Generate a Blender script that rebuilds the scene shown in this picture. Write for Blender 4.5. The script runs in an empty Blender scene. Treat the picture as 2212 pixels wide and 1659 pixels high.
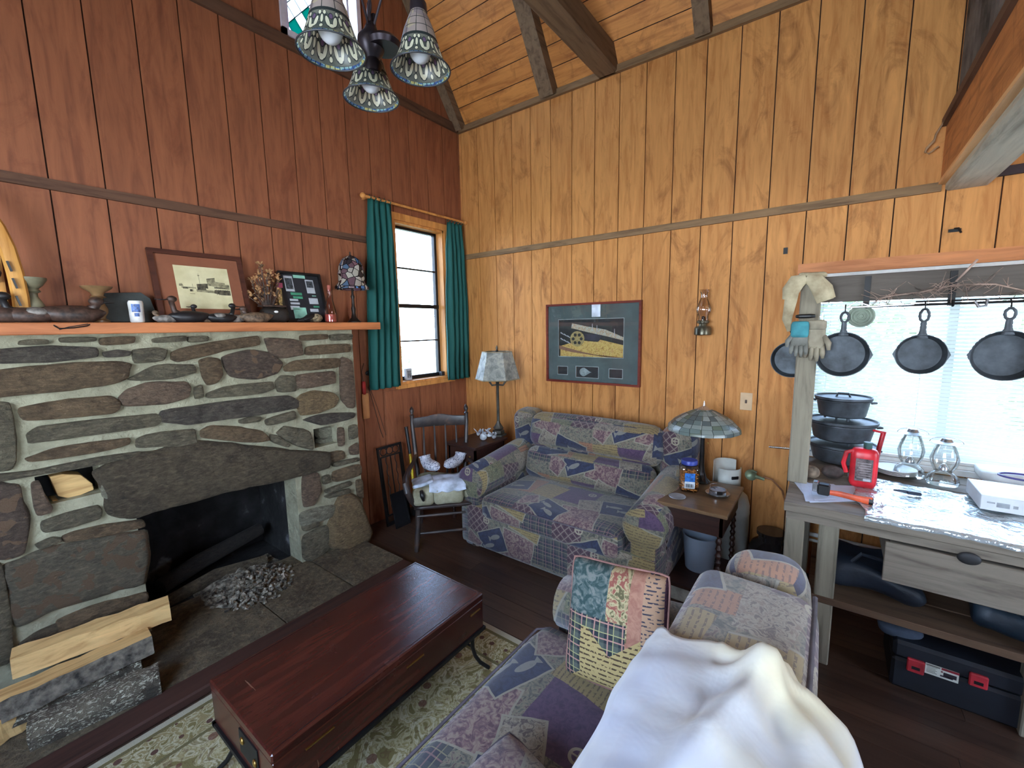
import bpy, bmesh, math, random
from mathutils import Vector, Matrix, noise as mnoise
random.seed(7)
R = math.radians
sc = bpy.context.scene
COL = sc.collection
# ------------------------------------------------------------------ camera, sky, light, exposure
W, H, FPX = 2212, 1659, 926.445
CAM = Vector((0, 0, 1.70))
_y, _p, _r = R(36.7712), R(-7.53775), R(-0.92555)
_f = Vector((math.cos(_y)*math.cos(_p), math.sin(_y)*math.cos(_p), math.sin(_p)))
_rt = Vector((math.sin(_y), -math.cos(_y), 0)); _u = _rt.cross(_f)
RT = _rt*math.cos(_r) + _u*math.sin(_r); UP = -_rt*math.sin(_r) + _u*math.cos(_r)
cd = bpy.data.cameras.new('camera'); cam = bpy.data.objects.new('camera', cd); COL.objects.link(cam)
cd.sensor_width = 36; cd.lens = FPX/W*36; cd.clip_start = 0.03; cd.clip_end = 200
cam.matrix_world = Matrix(((RT.x, UP.x, -_f.x, CAM.x), (RT.y, UP.y, -_f.y, CAM.y), (RT.z, UP.z, -_f.z, CAM.z), (0, 0, 0, 1)))
sc.camera = cam
sc.view_settings.view_transform = 'Standard'; sc.view_settings.look = 'None'
sc.view_settings.gamma = 1; sc.view_settings.use_curve_mapping = False
sc.view_settings.exposure = 0.25
sc.cycles.use_denoising = True
sc.cycles.max_bounces = 8; sc.cycles.diffuse_bounces = 5; sc.cycles.glossy_bounces = 3
sc.cycles.transmission_bounces = 6; sc.cycles.transparent_max_bounces = 10
sc.cycles.sample_clamp_indirect = 6; sc.cycles.caustics_reflective = False; sc.cycles.caustics_refractive = False
wd = bpy.data.worlds.new('sky'); sc.world = wd; wd.use_nodes = True
_n = wd.node_tree.nodes; _bg = _n['Background']
_tc = _n.new('ShaderNodeTexCoord'); _sx = _n.new('ShaderNodeSeparateXYZ'); _cr = _n.new('ShaderNodeValToRGB')
wd.node_tree.links.new(_tc.outputs['Generated'], _sx.inputs[0]); wd.node_tree.links.new(_sx.outputs['Z'], _cr.inputs[0])
_cr.color_ramp.elements[0].position = 0.0; _cr.color_ramp.elements[0].color = (0.74, 0.87, 1, 1)
_cr.color_ramp.elements[1].position = 0.6; _cr.color_ramp.elements[1].color = (0.42, 0.64, 1, 1)
wd.node_tree.links.new(_cr.outputs[0], _bg.inputs[0]); _bg.inputs[1].default_value = 18.0

def area_light(name, loc, target, sx, sy, power, color=(1, 1, 1), portal=False):
    l = bpy.data.lights.new(name, 'AREA'); l.shape = 'RECTANGLE'; l.size = sx; l.size_y = sy; l.energy = power; l.color = color
    o = bpy.data.objects.new(name, l); COL.objects.link(o); o.location = loc
    o.rotation_euler = (Vector(target)-Vector(loc)).to_track_quat('-Z', 'Y').to_euler()
    if portal: l.cycles.is_portal = True
    return o
# fill lamps added out of view, standing in for daylight behind and beside the camera
area_light('fill_light', (-1.36, 0.6, 1.75), (3, 1.2, 1.9), 1.9, 1.3, 8, (1.0, 0.97, 0.9))
area_light('fill_light', (-1.36, 1.0, 3.9), (3, 1.8, 2.6), 1.2, 1.0, 30, (1.0, 0.93, 0.8))
area_light('fill_light', (0.6, -3.9, 1.7), (1.2, 3, 1.2), 1.6, 1.2, 8, (0.92, 0.96, 1.0))
area_light('window_portal', (2.82, 3.30, 1.92), (2.82, 0, 1.9), 0.62, 1.45, 1, portal=True)
area_light('window_portal', (3.52, -0.87, 1.48), (0, -0.87, 1.48), 2.0, 1.06, 1, portal=True)
area_light('window_portal', (1.97, 3.30, 4.30), (1.97, 0, 4.3), 0.62, 1.1, 1, portal=True)

# ------------------------------------------------------------------ measuring and mesh helpers
def at(ax, v, x, y):
    """point of the plane ax = v seen at pixel x, y of the photograph"""
    d = RT*((x-W/2)/FPX) - UP*((y-H/2)/FPX) + _f
    i = 'xyz'.index(ax); t = (v-CAM[i])/d[i]
    return CAM + d*t

def lin(c):
    if isinstance(c, (int, float)): c = (c, c, c)
    o = []
    for v in c[:3]:
        v /= 255.0
        o.append(v/12.92 if v <= 0.04045 else ((v+0.055)/1.055)**2.4)
    return (*o, 1.0)

class B:
    """collects shapes into one mesh"""
    def __init__(s): s.bm = bmesh.new(); s.mi = 0
    def face(s, vs):
        try:
            f = s.bm.faces.new(vs); f.material_index = s.mi; return f
        except ValueError: return None
    def vs(s, pts, M=None):
        return [s.bm.verts.new(M @ Vector(p) if M else Vector(p)) for p in pts]
    def box(s, c, sz, rot=(0, 0, 0), bev=0.0, M=None, taper=1.0):
        m = Matrix.Translation(c) @ (Matrix.Rotation(rot[2], 4, 'Z') @ Matrix.Rotation(rot[1], 4, 'Y') @ Matrix.Rotation(rot[0], 4, 'X'))
        if M: m = M @ m
        x, y, z = [v/2 for v in sz]
        if bev <= 0:
            v = s.vs([(-x*taper, -y*taper, -z), (x*taper, -y*taper, -z), (x*taper, y*taper, -z), (-x*taper, y*taper, -z), (-x, -y, z), (x, -y, z), (x, y, z), (-x, y, z)], m)
            for q in ((0, 3, 2, 1), (4, 5, 6, 7), (0, 1, 5, 4), (1, 2, 6, 5), (2, 3, 7, 6), (3, 0, 4, 7)): s.face([v[i] for i in q])
        else:
            b = min(bev, x*.49, y*.49, z*.49)
            ring = lambda zz, i: [(-x+i, -y, zz), (x-i, -y, zz), (x, -y+i, zz), (x, y-i, zz), (x-i, y, zz), (-x+i, y, zz), (-x, y-i, zz), (-x, -y+i, zz)]
            inn = lambda zz: [(-x+b, -y+b, zz), (x-b, -y+b, zz), (x-b, -y+b, zz), (x-b, y-b, zz), (x-b, y-b, zz), (-x+b, y-b, zz), (-x+b, y-b, zz), (-x+b, -y+b, zz)]
            r0 = s.vs(inn(-z)[::2], m); r1 = s.vs(ring(-z+b, b), m); r2 = s.vs(ring(z-b, b), m); r3 = s.vs([inn(z)[i] for i in (0, 2, 4, 6)], m)
            r0 = [r0[0], r0[1], r0[2], r0[3]]
            for k in range(8): s.face([r1[k], r1[(k+1) % 8], r2[(k+1) % 8], r2[k]])
            for rr, ro, fl in ((r1, r0, 1), (r2, r3, 0)):
                for k in range(4):
                    a, b2, c2 = rr[2*k], rr[2*k+1], rr[(2*k+2) % 8]
                    q = [a, b2, ro[(k+1) % 4], ro[k]]; t = [b2, c2, ro[(k+1) % 4]]
                    s.face(q[::-1] if fl else q); s.face(t[::-1] if fl else t)
            s.face(r0[::-1]); s.face(r3)
        return s
    def b2(s, p0, p1, bev=0.0):
        c = [(a+b)/2 for a, b in zip(p0, p1)]; z = [abs(b-a) for a, b in zip(p0, p1)]
        return s.box(c, z, bev=bev)
    def lathe(s, prof, seg=24, c=(0, 0, 0), M=None, ang=(0, 2*math.pi), cap=True, fn=None):
        m = Matrix.Translation(c)
        if M: m = M @ m
        full = abs(ang[1]-ang[0]-2*math.pi) < 1e-6
        n = seg if full else seg+1
        rings = []
        for i, (r, z) in enumerate(prof):
            pts = []
            for k in range(n):
                a = ang[0]+(ang[1]-ang[0])*k/seg
                rr = fn(a, i, r) if fn else r
                pts.append((rr*math.cos(a), rr*math.sin(a), z))
            rings.append(s.vs(pts, m))
        for a, b in zip(rings, rings[1:]):
            for k in range(seg): s.face([a[k], a[(k+1) % n], b[(k+1) % n], b[k]])
        if cap and full:
            if prof[0][0] > 1e-5: s.face(rings[0][::-1])
            if prof[-1][0] > 1e-5: s.face(rings[-1])
        return s
    def tube(s, pts, r, seg=8, cap=True, flat=1.0, up=None):
        pts = [Vector(p) for p in pts]; n = len(pts)
        rs = r if isinstance(r, (list, tuple)) else [r]*n
        ref = Vector(up) if up else None; rings = []
        for i, p in enumerate(pts):
            t = (pts[min(i+1, n-1)]-pts[max(i-1, 0)]).normalized()
            if ref is None: ref = Vector((0, 0, 1)) if abs(t.z) < .9 else Vector((1, 0, 0))
            a = (ref - t*ref.dot(t))
            if a.length < 1e-6: a = t.orthogonal()
            a.normalize(); b = t.cross(a)
            if not up: ref = a
            rings.append([s.bm.verts.new(p + (a*math.cos(q)*rs[i]*flat + b*math.sin(q)*rs[i])) for q in [2*math.pi*k/seg for k in range(seg)]])
        for a, b in zip(rings, rings[1:]):
            for k in range(seg): s.face([a[k], a[(k+1) % seg], b[(k+1) % seg], b[k]])
        if cap: s.face(rings[0][::-1]); s.face(rings[-1])
        return s
    def bar(s, p0, p1, w, h, up=(0, 0, 1), bev=0):
        p0, p1 = Vector(p0), Vector(p1); t = (p1-p0); L = t.length; t.normalize(); u = Vector(up); a = u.cross(t)
        if a.length < 1e-5: a = t.orthogonal()
        a.normalize(); u = t.cross(a)
        m = Matrix(((t.x, a.x, u.x, 0), (t.y, a.y, u.y, 0), (t.z, a.z, u.z, 0), (0, 0, 0, 1))); m.translation = (p0+p1)/2
        return s.box((0, 0, 0), (L, w, h), bev=bev, M=m)
    def prism(s, poly, d, M=None):
        """poly in local xy, extruded along z by d"""
        a = s.vs([(x, y, 0) for x, y in poly], M); b = s.vs([(x, y, d) for x, y in poly], M)
        s.face(a[::-1]); s.face(b); n = len(poly)
        for k in range(n): s.face([a[k], a[(k+1) % n], b[(k+1) % n], b[k]])
        return s
    def soft(s, c, sz, r=.05, n=8, bulge=(0, 0, 0), rot=(0, 0, 0), M=None, wob=0.0, seed=0):
        """cushion-like rounded box"""
        m = Matrix.Translation(c) @ (Matrix.Rotation(rot[2], 4, 'Z') @ Matrix.Rotation(rot[1], 4, 'Y') @ Matrix.Rotation(rot[0], 4, 'X'))
        if M: m = M @ m
        h = Vector([v/2 for v in sz]); r = min(r, *h); cache = {}
        def V(p):
            key = tuple(round(q*n) for q in p)
            if key in cache: return cache[key]
            q = Vector([p[i]*h[i] for i in range(3)])
            inn = Vector([max(-(h[i]-r), min(h[i]-r, q[i])) for i in range(3)]); d = q-inn
            if d.length > 1e-9: q = inn + d.normalized()*r
            u = [1-abs(t)**2.2 for t in p]
            for i in range(3):
                if bulge[i]: q[i] += (p[i])*bulge[i]*u[(i+1) % 3]*u[(i+2) % 3]
            if wob:
                nn = mnoise.noise_vector(q*5+Vector((seed, seed*.7, 0))); q += nn*wob
            cache[key] = s.bm.verts.new(m @ q); return cache[key]
        g = [-1+2*i/n for i in range(n+1)]
        for ax in range(3):
            for sg in (-1, 1):
                for i in range(n):
                    for j in range(n):
                        ps = []
                        for a, b in ((i, j), (i+1, j), (i+1, j+1), (i, j+1)):
                            p = [0, 0, 0]; p[ax] = sg; p[(ax+1) % 3] = g[a]; p[(ax+2) % 3] = g[b]; ps.append(V(p))
                        s.face(ps if sg > 0 else ps[::-1])
        return s
    def ball(s, c, rad, seg=12, ring=8, M=None, rot=(0, 0, 0)):
        if isinstance(rad, (int, float)): rad = (rad,)*3
        m = Matrix.Translation(c) @ (Matrix.Rotation(rot[2], 4, 'Z') @ Matrix.Rotation(rot[1], 4, 'Y') @ Matrix.Rotation(rot[0], 4, 'X')) @ Matrix.Diagonal((*rad, 1))
        if M: m = M @ m
        return s.lathe([(max(1e-6, math.sin(math.pi*i/ring)), -math.cos(math.pi*i/ring)) for i in range(ring+1)], seg, M=m, cap=False)
    def grid(s, fn, nu, nv, cu=False):
        """surface fn(u, v) with u, v in 0..1"""
        g = [[s.bm.verts.new(Vector(fn(i/nu, j/nv))) for j in range(nv+1)] for i in range(nu if cu else nu+1)]
        L = len(g)
        for i in range(nu):
            for j in range(nv): s.face([g[i][j], g[(i+1) % L][j], g[(i+1) % L][j+1], g[i][j+1]])
        return s

def box_uv(me, off=(0, 0)):
    uv = me.uv_layers.new(name='UVMap')
    for p in me.polygons:
        n = p.normal; a = max(range(3), key=lambda i: abs(n[i]))
        i, j = ((1, 2), (0, 2), (0, 1))[a]
        for l in p.loop_indices:
            c = me.vertices[me.loops[l].vertex_index].co
            uv.data[l].uv = (c[i]+off[0]+a*.17, c[j]+off[1]+a*.11)

def obj(name, b, mat, parent=None, smooth=False, world=True, uv=None, label=None, kind=None, solid=0, bevel=0, subd=0, fix=True):
    if fix: bmesh.ops.recalc_face_normals(b.bm, faces=b.bm.faces)
    me = bpy.data.meshes.new(name); b.bm.to_mesh(me); b.bm.free()
    for m in (mat if isinstance(mat, (list, tuple)) else [mat]): me.materials.append(m)
    if parent is not None and world: me.transform(parent.matrix_basis.inverted() if parent.parent is None else (parent.parent.matrix_basis @ parent.matrix_basis).inverted())
    if smooth:
        me.polygons.foreach_set('use_smooth', [True]*len(me.polygons))
        if smooth != 'all':
            try: me.set_sharp_from_angle(angle=R(40))
            except Exception: pass
    if uv is not None: box_uv(me, uv)
    o = bpy.data.objects.new(name, me); COL.objects.link(o)
    if parent is not None: o.parent = parent
    if label: o['label'] = label
    if kind: o['kind'] = kind
    if solid: md = o.modifiers.new('solidify', 'SOLIDIFY'); md.thickness = solid; md.offset = 0
    if bevel: md = o.modifiers.new('bevel', 'BEVEL'); md.width = bevel; md.segments = 2; md.limit_method = 'ANGLE'
    if subd: md = o.modifiers.new('subsurf', 'SUBSURF'); md.levels = subd; md.render_levels = subd
    return o

def thing(name, label, cat, loc=(0, 0, 0), rz=0.0, group=None):
    o = bpy.data.objects.new(name, None); COL.objects.link(o); o.location = loc; o.rotation_euler = (0, 0, rz)
    o.empty_display_size = .05; o['label'] = label; o['category'] = cat
    if group: o['group'] = group
    o.matrix_basis = Matrix.Translation(loc) @ Matrix.Rotation(rz, 4, 'Z')
    return o
def tag(o, label, cat, group=None):
    o['label'] = label; o['category'] = cat
    if group: o['group'] = group
    return o
def struct(name, b, mat, label=None, **k):
    o = obj(name, b, mat, kind='structure', **k)
    if label: o['label'] = label
    return o
def dup(root, loc, rz=None, label=None):
    r = root.copy(); COL.objects.link(r); r.location = loc
    if rz is not None: r.rotation_euler = (0, 0, rz)
    if label: r['label'] = label
    for ch in list(root.children):
        c = ch.copy(); COL.objects.link(c); c.parent = r
        for g in ch.children:
            d = g.copy(); COL.objects.link(d); d.parent = c
    return r
def rects_minus(r, holes):
    """(a0,b0,a1,b1) minus holes -> rectangles"""
    out = [r]
    for h in holes:
        nx = []
        for q in out:
            if h[0] >= q[2] or h[2] <= q[0] or h[1] >= q[3] or h[3] <= q[1]: nx.append(q); continue
            if h[0] > q[0]: nx.append((q[0], q[1], h[0], q[3]))
            if h[2] < q[2]: nx.append((h[2], q[1], q[2], q[3]))
            a, b = max(q[0], h[0]), min(q[2], h[2])
            if h[1] > q[1]: nx.append((a, q[1], b, h[1]))
            if h[3] < q[3]: nx.append((a, h[3], b, q[3]))
        out = nx
    return out

# ------------------------------------------------------------------ material helpers
class K:
    def __init__(s, name, rough=.6, metal=0.0, base=(128, 128, 128), spec=None, **kw):
        s.mat = bpy.data.materials.new(name); s.mat.use_nodes = True; s.nt = s.mat.node_tree
        s.b = s.nt.nodes['Principled BSDF']; s.set('Base Color', lin(base)); s.set('Roughness', rough); s.set('Metallic', metal)
        if spec is not None: s.set('Specular IOR Level', spec)
        for k, v in kw.items(): s.set(k, v)
    def set(s, name, v):
        i = s.b.inputs[name]
        if hasattr(v, 'is_output') or isinstance(v, bpy.types.NodeSocket): s.nt.links.new(v, i)
        else: i.default_value = v
        return s
    def put(s, i, v):
        if isinstance(v, E): v = v.s
        if isinstance(v, bpy.types.NodeSocket): s.nt.links.new(v, i)
        else: i.default_value = v
    def n(s, t): return s.nt.nodes.new('ShaderNode'+t)
    def co(s, kind='Object', rnd=0.0, scale=(1, 1, 1), rot=(0, 0, 0)):
        v = s.n('TexCoord').outputs[kind]
        if rnd:
            oi = s.n('ObjectInfo'); a = s.n('VectorMath'); a.operation = 'MULTIPLY_ADD'
            s.nt.links.new(oi.outputs['Random'], a.inputs[0]); a.inputs[1].default_value = (rnd, rnd*.7, rnd*.4); s.nt.links.new(v, a.inputs[2]); v = a.outputs[0]
        if scale != (1, 1, 1) or rot != (0, 0, 0):
            m = s.n('Mapping'); s.nt.links.new(v, m.inputs[0]); m.inputs['Scale'].default_value = scale; m.inputs['Rotation'].default_value = rot; v = m.outputs[0]
        return v
    def noise(s, v, scale, detail=3, rough=.55, dist=0.0, out='Fac'):
        n = s.n('TexNoise'); s.nt.links.new(v, n.inputs['Vector']); n.inputs['Scale'].default_value = scale; n.inputs['Detail'].default_value = detail
        n.inputs['Roughness'].default_value = rough; n.inputs['Distortion'].default_value = dist; return n.outputs[out]
    def vor(s, v, scale, feature='F1', out='Distance', metric='EUCLIDEAN', rnd=1.0):
        n = s.n('TexVoronoi'); n.feature = feature
        if feature != 'DISTANCE_TO_EDGE': n.distance = metric
        s.nt.links.new(v, n.inputs['Vector']); n.inputs['Scale'].default_value = scale; n.inputs['Randomness'].default_value = rnd; return n.outputs[out]
    def ramp(s, f, stops, interp='LINEAR'):
        n = s.n('ValToRGB'); s.put(n.inputs[0], f); cr = n.color_ramp; cr.interpolation = interp
        while len(cr.elements) < len(stops): cr.elements.new(.5)
        for e, (p, c) in zip(cr.elements, stops): e.position = p; e.color = lin(c)
        return n.outputs[0]
    def mix(s, f, a, b, mode='MIX'):
        n = s.n('Mix'); n.data_type = 'RGBA'; n.blend_type = mode; s.put(n.inputs[0], f)
        s.put(n.inputs[6], a if isinstance(a, (E, bpy.types.NodeSocket)) else lin(a)); s.put(n.inputs[7], b if isinstance(b, (E, bpy.types.NodeSocket)) else lin(b)); return n.outputs[2]
    def m(s, op, a, b=None, c=None, clamp=False):
        n = s.n('Math'); n.operation = op; n.use_clamp = clamp
        for i, v in enumerate((a, b, c)):
            if v is not None: s.put(n.inputs[i], v)
        return n.outputs[0]
    def xyz(s, v):
        n = s.n('SeparateXYZ'); s.nt.links.new(v, n.inputs[0]); return [E(s, o) for o in n.outputs]
    def bump(s, h, strength=.3, dist=.01):
        n = s.n('Bump'); s.put(n.inputs['Height'], h); n.inputs['Strength'].default_value = strength; n.inputs['Distance'].default_value = dist
        s.nt.links.new(n.outputs[0], s.b.inputs['Normal']); return s
    def rand(s): return s.n('ObjectInfo').outputs['Random']
class E:
    def __init__(s, k, sk): s.k = k; s.s = sk
    def _(s, op, o=None, c=None): return E(s.k, s.k.m(op, s, o, c))
    def __add__(s, o): return s._('ADD', o)
    def __sub__(s, o): return s._('SUBTRACT', o)
    def __mul__(s, o): return s._('MULTIPLY', o)
    def __truediv__(s, o): return s._('DIVIDE', o)
    def __lt__(s, o): return s._('LESS_THAN', o)
    def __gt__(s, o): return s._('GREATER_THAN', o)
    def abs(s): return s._('ABSOLUTE')
    def fr(s): return s._('FRACT')
    def mod(s, o): return s._('FLOORED_MODULO', o)
    def mn(s, o): return s._('MINIMUM', o)
    def mx(s, o): return s._('MAXIMUM', o)
    def sin(s): return s._('SINE')

def plain(name, c, rough=.5, metal=0.0, var=.12, scale=12, bump=0.0, **kw):
    k = K(name, rough, metal, c, **kw); v = k.co(rnd=3.0)
    f = k.noise(v, scale, 4); d = tuple(x*(1-var*2) for x in c); l = tuple(min(255, x*(1+var)) for x in c)
    k.set('Base Color', k.ramp(f, [(.3, d), (.7, l)]))
    if bump: k.bump(k.noise(v, scale*4, 3), bump, .004)
    return k.mat
def wood(name, c1, c2, axis=2, rough=.55, scale=6, stretch=12, knots=None, bump=.15, vary=.25, spec=.3):
    k = K(name, rough, 0, c1, spec=spec); sc_ = [stretch if i != axis else 1.0 for i in range(3)]
    v = k.co(rnd=9.0, scale=tuple(sc_)); g = k.noise(v, scale*.35, 6, .6, .6)
    col = k.ramp(g, [(.28, c2), (.5, c1), (.75, tuple(min(255, x*1.12) for x in c1))])
    big = k.noise(k.co(rnd=9.0), 1.6, 3); col = k.mix(k.m('MULTIPLY', big, vary*1.6), col, c2)
    rv = k.m('MULTIPLY', k.rand(), vary); col = k.mix(rv, col, c2)
    if knots:
        st = k.noise(k.co(rnd=5.0, scale=(2.4, 2.4, 1.0)), 1.9, 6, .68, 1.4); col = k.mix(k.m('MULTIPLY', k.m('SUBTRACT', st, .53, clamp=True), 3.6, clamp=True), col, knots)
    k.set('Base Color', col); k.bump(g, bump, .004); return k.mat
def glass(name, c=(255, 255, 255), rough=.02, thin=.12):
    """thin clear glass: mostly transparent with a gloss"""
    k = K(name, rough, 0, c); nt = k.nt; out = [n for n in nt.nodes if n.type == 'OUTPUT_MATERIAL'][0]
    tr = k.n('BsdfTransparent'); tr.inputs[0].default_value = lin(c); gl = k.n('BsdfGlossy'); gl.inputs['Roughness'].default_value = rough
    lw = k.n('LayerWeight'); lw.inputs[0].default_value = .25; mx = k.n('MixShader')
    f = k.m('MULTIPLY_ADD', lw.outputs['Fresnel'], .75, thin); nt.links.new(f, mx.inputs[0]); nt.links.new(tr.outputs[0], mx.inputs[1]); nt.links.new(gl.outputs[0], mx.inputs[2]); nt.links.new(mx.outputs[0], out.inputs[0])
    return k.mat
def translucent(name, c, amt=.5, rough=.8):
    k = K(name, rough, 0, c); nt = k.nt; out = [n for n in nt.nodes if n.type == 'OUTPUT_MATERIAL'][0]
    t = k.n('BsdfTranslucent'); t.inputs[0].default_value = lin(c); mx = k.n('MixShader'); mx.inputs[0].default_value = amt
    nt.links.new(k.b.outputs[0], mx.inputs[1]); nt.links.new(t.outputs[0], mx.inputs[2]); nt.links.new(mx.outputs[0], out.inputs[0]); k.t = t
    return k.mat
# ------------------------------------------------------------------ materials of the setting
X2, Y1, EAVE, PITCH = 3.387, 3.15, 3.67, 1.45
LX, LY = -1.42, -4.05            # left wall and wall behind the camera
APEX_X = (X2+LX)/2
def roof(x): return EAVE + PITCH*((X2-x) if x > APEX_X else (x-LX))
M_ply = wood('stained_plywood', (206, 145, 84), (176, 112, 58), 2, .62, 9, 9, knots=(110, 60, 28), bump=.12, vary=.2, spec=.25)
M_ply_dim = wood('stained_plywood_dim', (150, 92, 62), (118, 68, 47), 2, .6, 9, 9, knots=(112, 60, 40), bump=.12, vary=.2, spec=.3)  # darker, redder copy of the same stain: weaker light put into the colour
M_ceil = wood('ceiling_pine', (208, 140, 74), (160, 95, 45), 1, .55, 8, 9, knots=(120, 70, 36), bump=.12, vary=.22, spec=.3)
M_back = plain('groove_backing_board', (52, 30, 18), .9)  # plain dark backing that shows in the gaps between boards
M_beam = wood('weathered_beam', (128, 104, 80), (80, 62, 46), 0, .8, 7, 10, bump=.5, vary=.2)
M_trim = wood('weathered_trim', (144, 114, 82), (100, 76, 54), 1, .75, 8, 10, bump=.3, vary=.2)
M_trimx = wood('weathered_trim_x', (104, 74, 56), (66, 44, 34), 0, .75, 8, 10, bump=.3, vary=.2)
M_grey = wood('grey_barn_board', (196, 190, 172), (146, 138, 122), 0, .85, 7, 10, bump=.5, vary=.2)
M_jamb = wood('window_pine', (214, 150, 84), (184, 118, 60), 2, .45, 8, 8, bump=.1, vary=.1)
M_plank = wood('dark_floor_plank', (94, 70, 57), (50, 37, 32), 1, .30, 7, 14, bump=.12, vary=.5, spec=.6)
M_white = plain('white_paint', (232, 232, 228), .5, var=.04)
M_black = plain('dark_bronze_aluminium', (38, 38, 40), .4, .5, var=.1)
M_glass = glass('window_glass', (250, 252, 255))

# ------------------------------------------------------------------ floor
b = B(); b.b2((LX-.1, LY-.1, -.16), (X2+.1, Y1+.1, -.022)); FL = struct('floor', b, M_back, 'dark stained plank floor')
i = 0; x = X2
while x > LX:
    w = .118; y = LY + (i*.37) % 1.1 - 1.1; y_end = Y1
    while y < y_end:
        L = random.uniform(1.0, 1.6); y0, y1 = max(LY, y), min(y_end, y+L)
        if y1-y0 > .02 and (x > -.4 and y1 > -1.6):
            b = B(); b.b2((x-w+.0012, y0+.001, -.022), (x-.0012, y1-.001, 0)); obj('plank', b, M_plank, FL)
        y += L
    x -= w; i += 1
b = B(); b.b2((LX, LY, -.022), (-.45, Y1, -.001)); b.b2((-.45, LY, -.022), (X2, -1.7, -.001)); obj('far_planking', b, M_plank, FL)

# ------------------------------------------------------------------ walls of grooved plywood
WIN1 = (2.515, 1.20, 3.125, 2.65); WINS = (1.655, 3.73, 2.29, 4.95); WIN2 = (-1.87, .86, .14, 2.0)
def board_wall(name, label, axis, span, ztop, holes, start, mat, front):
    b = B()
    for q in rects_minus((span[0], 0, span[1], 9.0), holes):
        if axis == 'x': b.b2((X2+.013, q[0], q[1]), (X2+.13, q[2], min(q[3], EAVE+.1)))
        else:
            # clip to the gable in steps
            n = max(1, int((q[2]-q[0])/.1)); st = (q[2]-q[0])/n
            for k in range(n):
                xa, xb = q[0]+k*st, q[0]+(k+1)*st; zt = min(q[3], max(roof(xa), roof(xb))+.05)
                if zt > q[1]: b.b2((xa, Y1+.013, q[1]), (xb, Y1+.13, zt))
    wobj = struct(name, b, M_back, label)
    c = start
    while c > span[0]:
        a0, a1 = max(span[0], c-.2095+.0065), min(c, span[1])
        if a1-a0 > .01:
            bb = B()
            zt = EAVE if axis == 'x' else max(roof(a0), roof(a1))+.02
            for q in rects_minus((a0, 0, a1, zt), holes):
                if axis == 'x': bb.b2((X2, q[0], q[1]), (X2+.013, q[2], q[3]))
                else: bb.b2((q[0], Y1, q[1]), (q[2], Y1+.013, q[3]))
            if len(bb.bm.verts): obj('board', bb, mat, wobj)
            else: bb.bm.free()
        c -= .2095
    return wobj
WR = board_wall('wall_right', 'orange stained grooved plywood wall', 'x', (LY, Y1), None, [(WIN2[0], WIN2[1], WIN2[2], WIN2[3])], 3.3265, M_ply, 1)
WL = board_wall('wall_back', 'stained grooved plywood gable wall coloured as dimly lit behind the fireplace', 'y', (LX, X2), None, [(.5, 0, 1.44, 1.05), (WIN1[0], WIN1[1], WIN1[2], WIN1[3]), (WINS[0], WINS[1], WINS[2], WINS[3])], 3.5695, M_ply_dim, 1)
b = B()
for q in rects_minus((LY, 0, Y1, EAVE), [(-.4, 1.05, 1.6, 2.45)]): b.b2((LX-.1, q[0], q[1]), (LX, q[2], q[3]))
struct('wall_left', b, M_ply_dim)
b = B()
for q in rects_minus((LX, 0, X2, 2.5), [(-.3, 1.05, 1.5, 2.4)]): b.b2((q[0], LY-.1, q[1]), (q[2], LY, q[3]))
b.b2((LX, LY-.1, 2.5), (X2, LY, 7.2)); struct('wall_front', b, M_ply)

# ------------------------------------------------------------------ ceiling
th = math.atan(PITCH); SL = Vector((-math.cos(th), 0, math.sin(th))); NO = Vector((-math.sin(th), 0, -math.cos(th)))
def slope_box(bm, s0, s1, y0, y1, d0, d1):
    """box on the right roof slope: s up the slope from the eave, d into the room"""
    o = Vector((X2, 0, EAVE)); P = []
    for d in (d0, d1):
        for s_, y_ in ((s0, y0), (s1, y0), (s1, y1), (s0, y1)): P.append(o+SL*s_+NO*d+Vector((0, y_, 0)))
    v = bm.vs(P)
    for q in ((0, 3, 2, 1), (4, 5, 6, 7), (0, 1, 5, 4), (1, 2, 6, 5), (2, 3, 7, 6), (3, 0, 4, 7)): bm.face([v[i] for i in q])
SLEN = (X2-APEX_X)/math.cos(th)
b = B(); slope_box(b, -.15, SLEN+.1, LY-.1, Y1+.13, -.12, -.015)
v = b.vs([(APEX_X, LY-.1, roof(APEX_X)), (LX-.1, LY-.1, roof(LX)-.145), (LX-.1, Y1+.1, roof(LX)-.145), (APEX_X, Y1+.1, roof(APEX_X))]); b.face(v)
v = b.vs([(APEX_X, LY-.1, roof(APEX_X)+.1), (LX-.1, LY-.1, roof(LX)-.045), (LX-.1, Y1+.1, roof(LX)-.045), (APEX_X, Y1+.1, roof(APEX_X)+.1)]); b.face(v)
CE = struct('ceiling', b, M_back, 'steep boarded ceiling of orange pine')
s0 = 0.02
while s0 < SLEN:
    b = B(); slope_box(b, s0, s0+.142, LY, Y1, -.015, 0); obj('board', b, M_ceil, CE); s0 += .148
for nm, y0, y1, dd in (('rafter', 3.05, 3.145, .08), ('rafter', 1.995, 2.125, .10), ('rafter', .785, .885, .09), ('rafter', -.38, -.3, .09)):
    b = B(); slope_box(b, 0.0, SLEN, y0, y1, 0, dd); struct(nm, b, M_beam, 'weathered rafter under the sloping ceiling')
b = B(); b.box(((X2+LX)/2, 1.54, 3.72), (X2-LX, .16, .19), bev=.015); struct('tie_beam', b, M_beam, 'heavy dark tie beam crossing under the roof')
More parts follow.
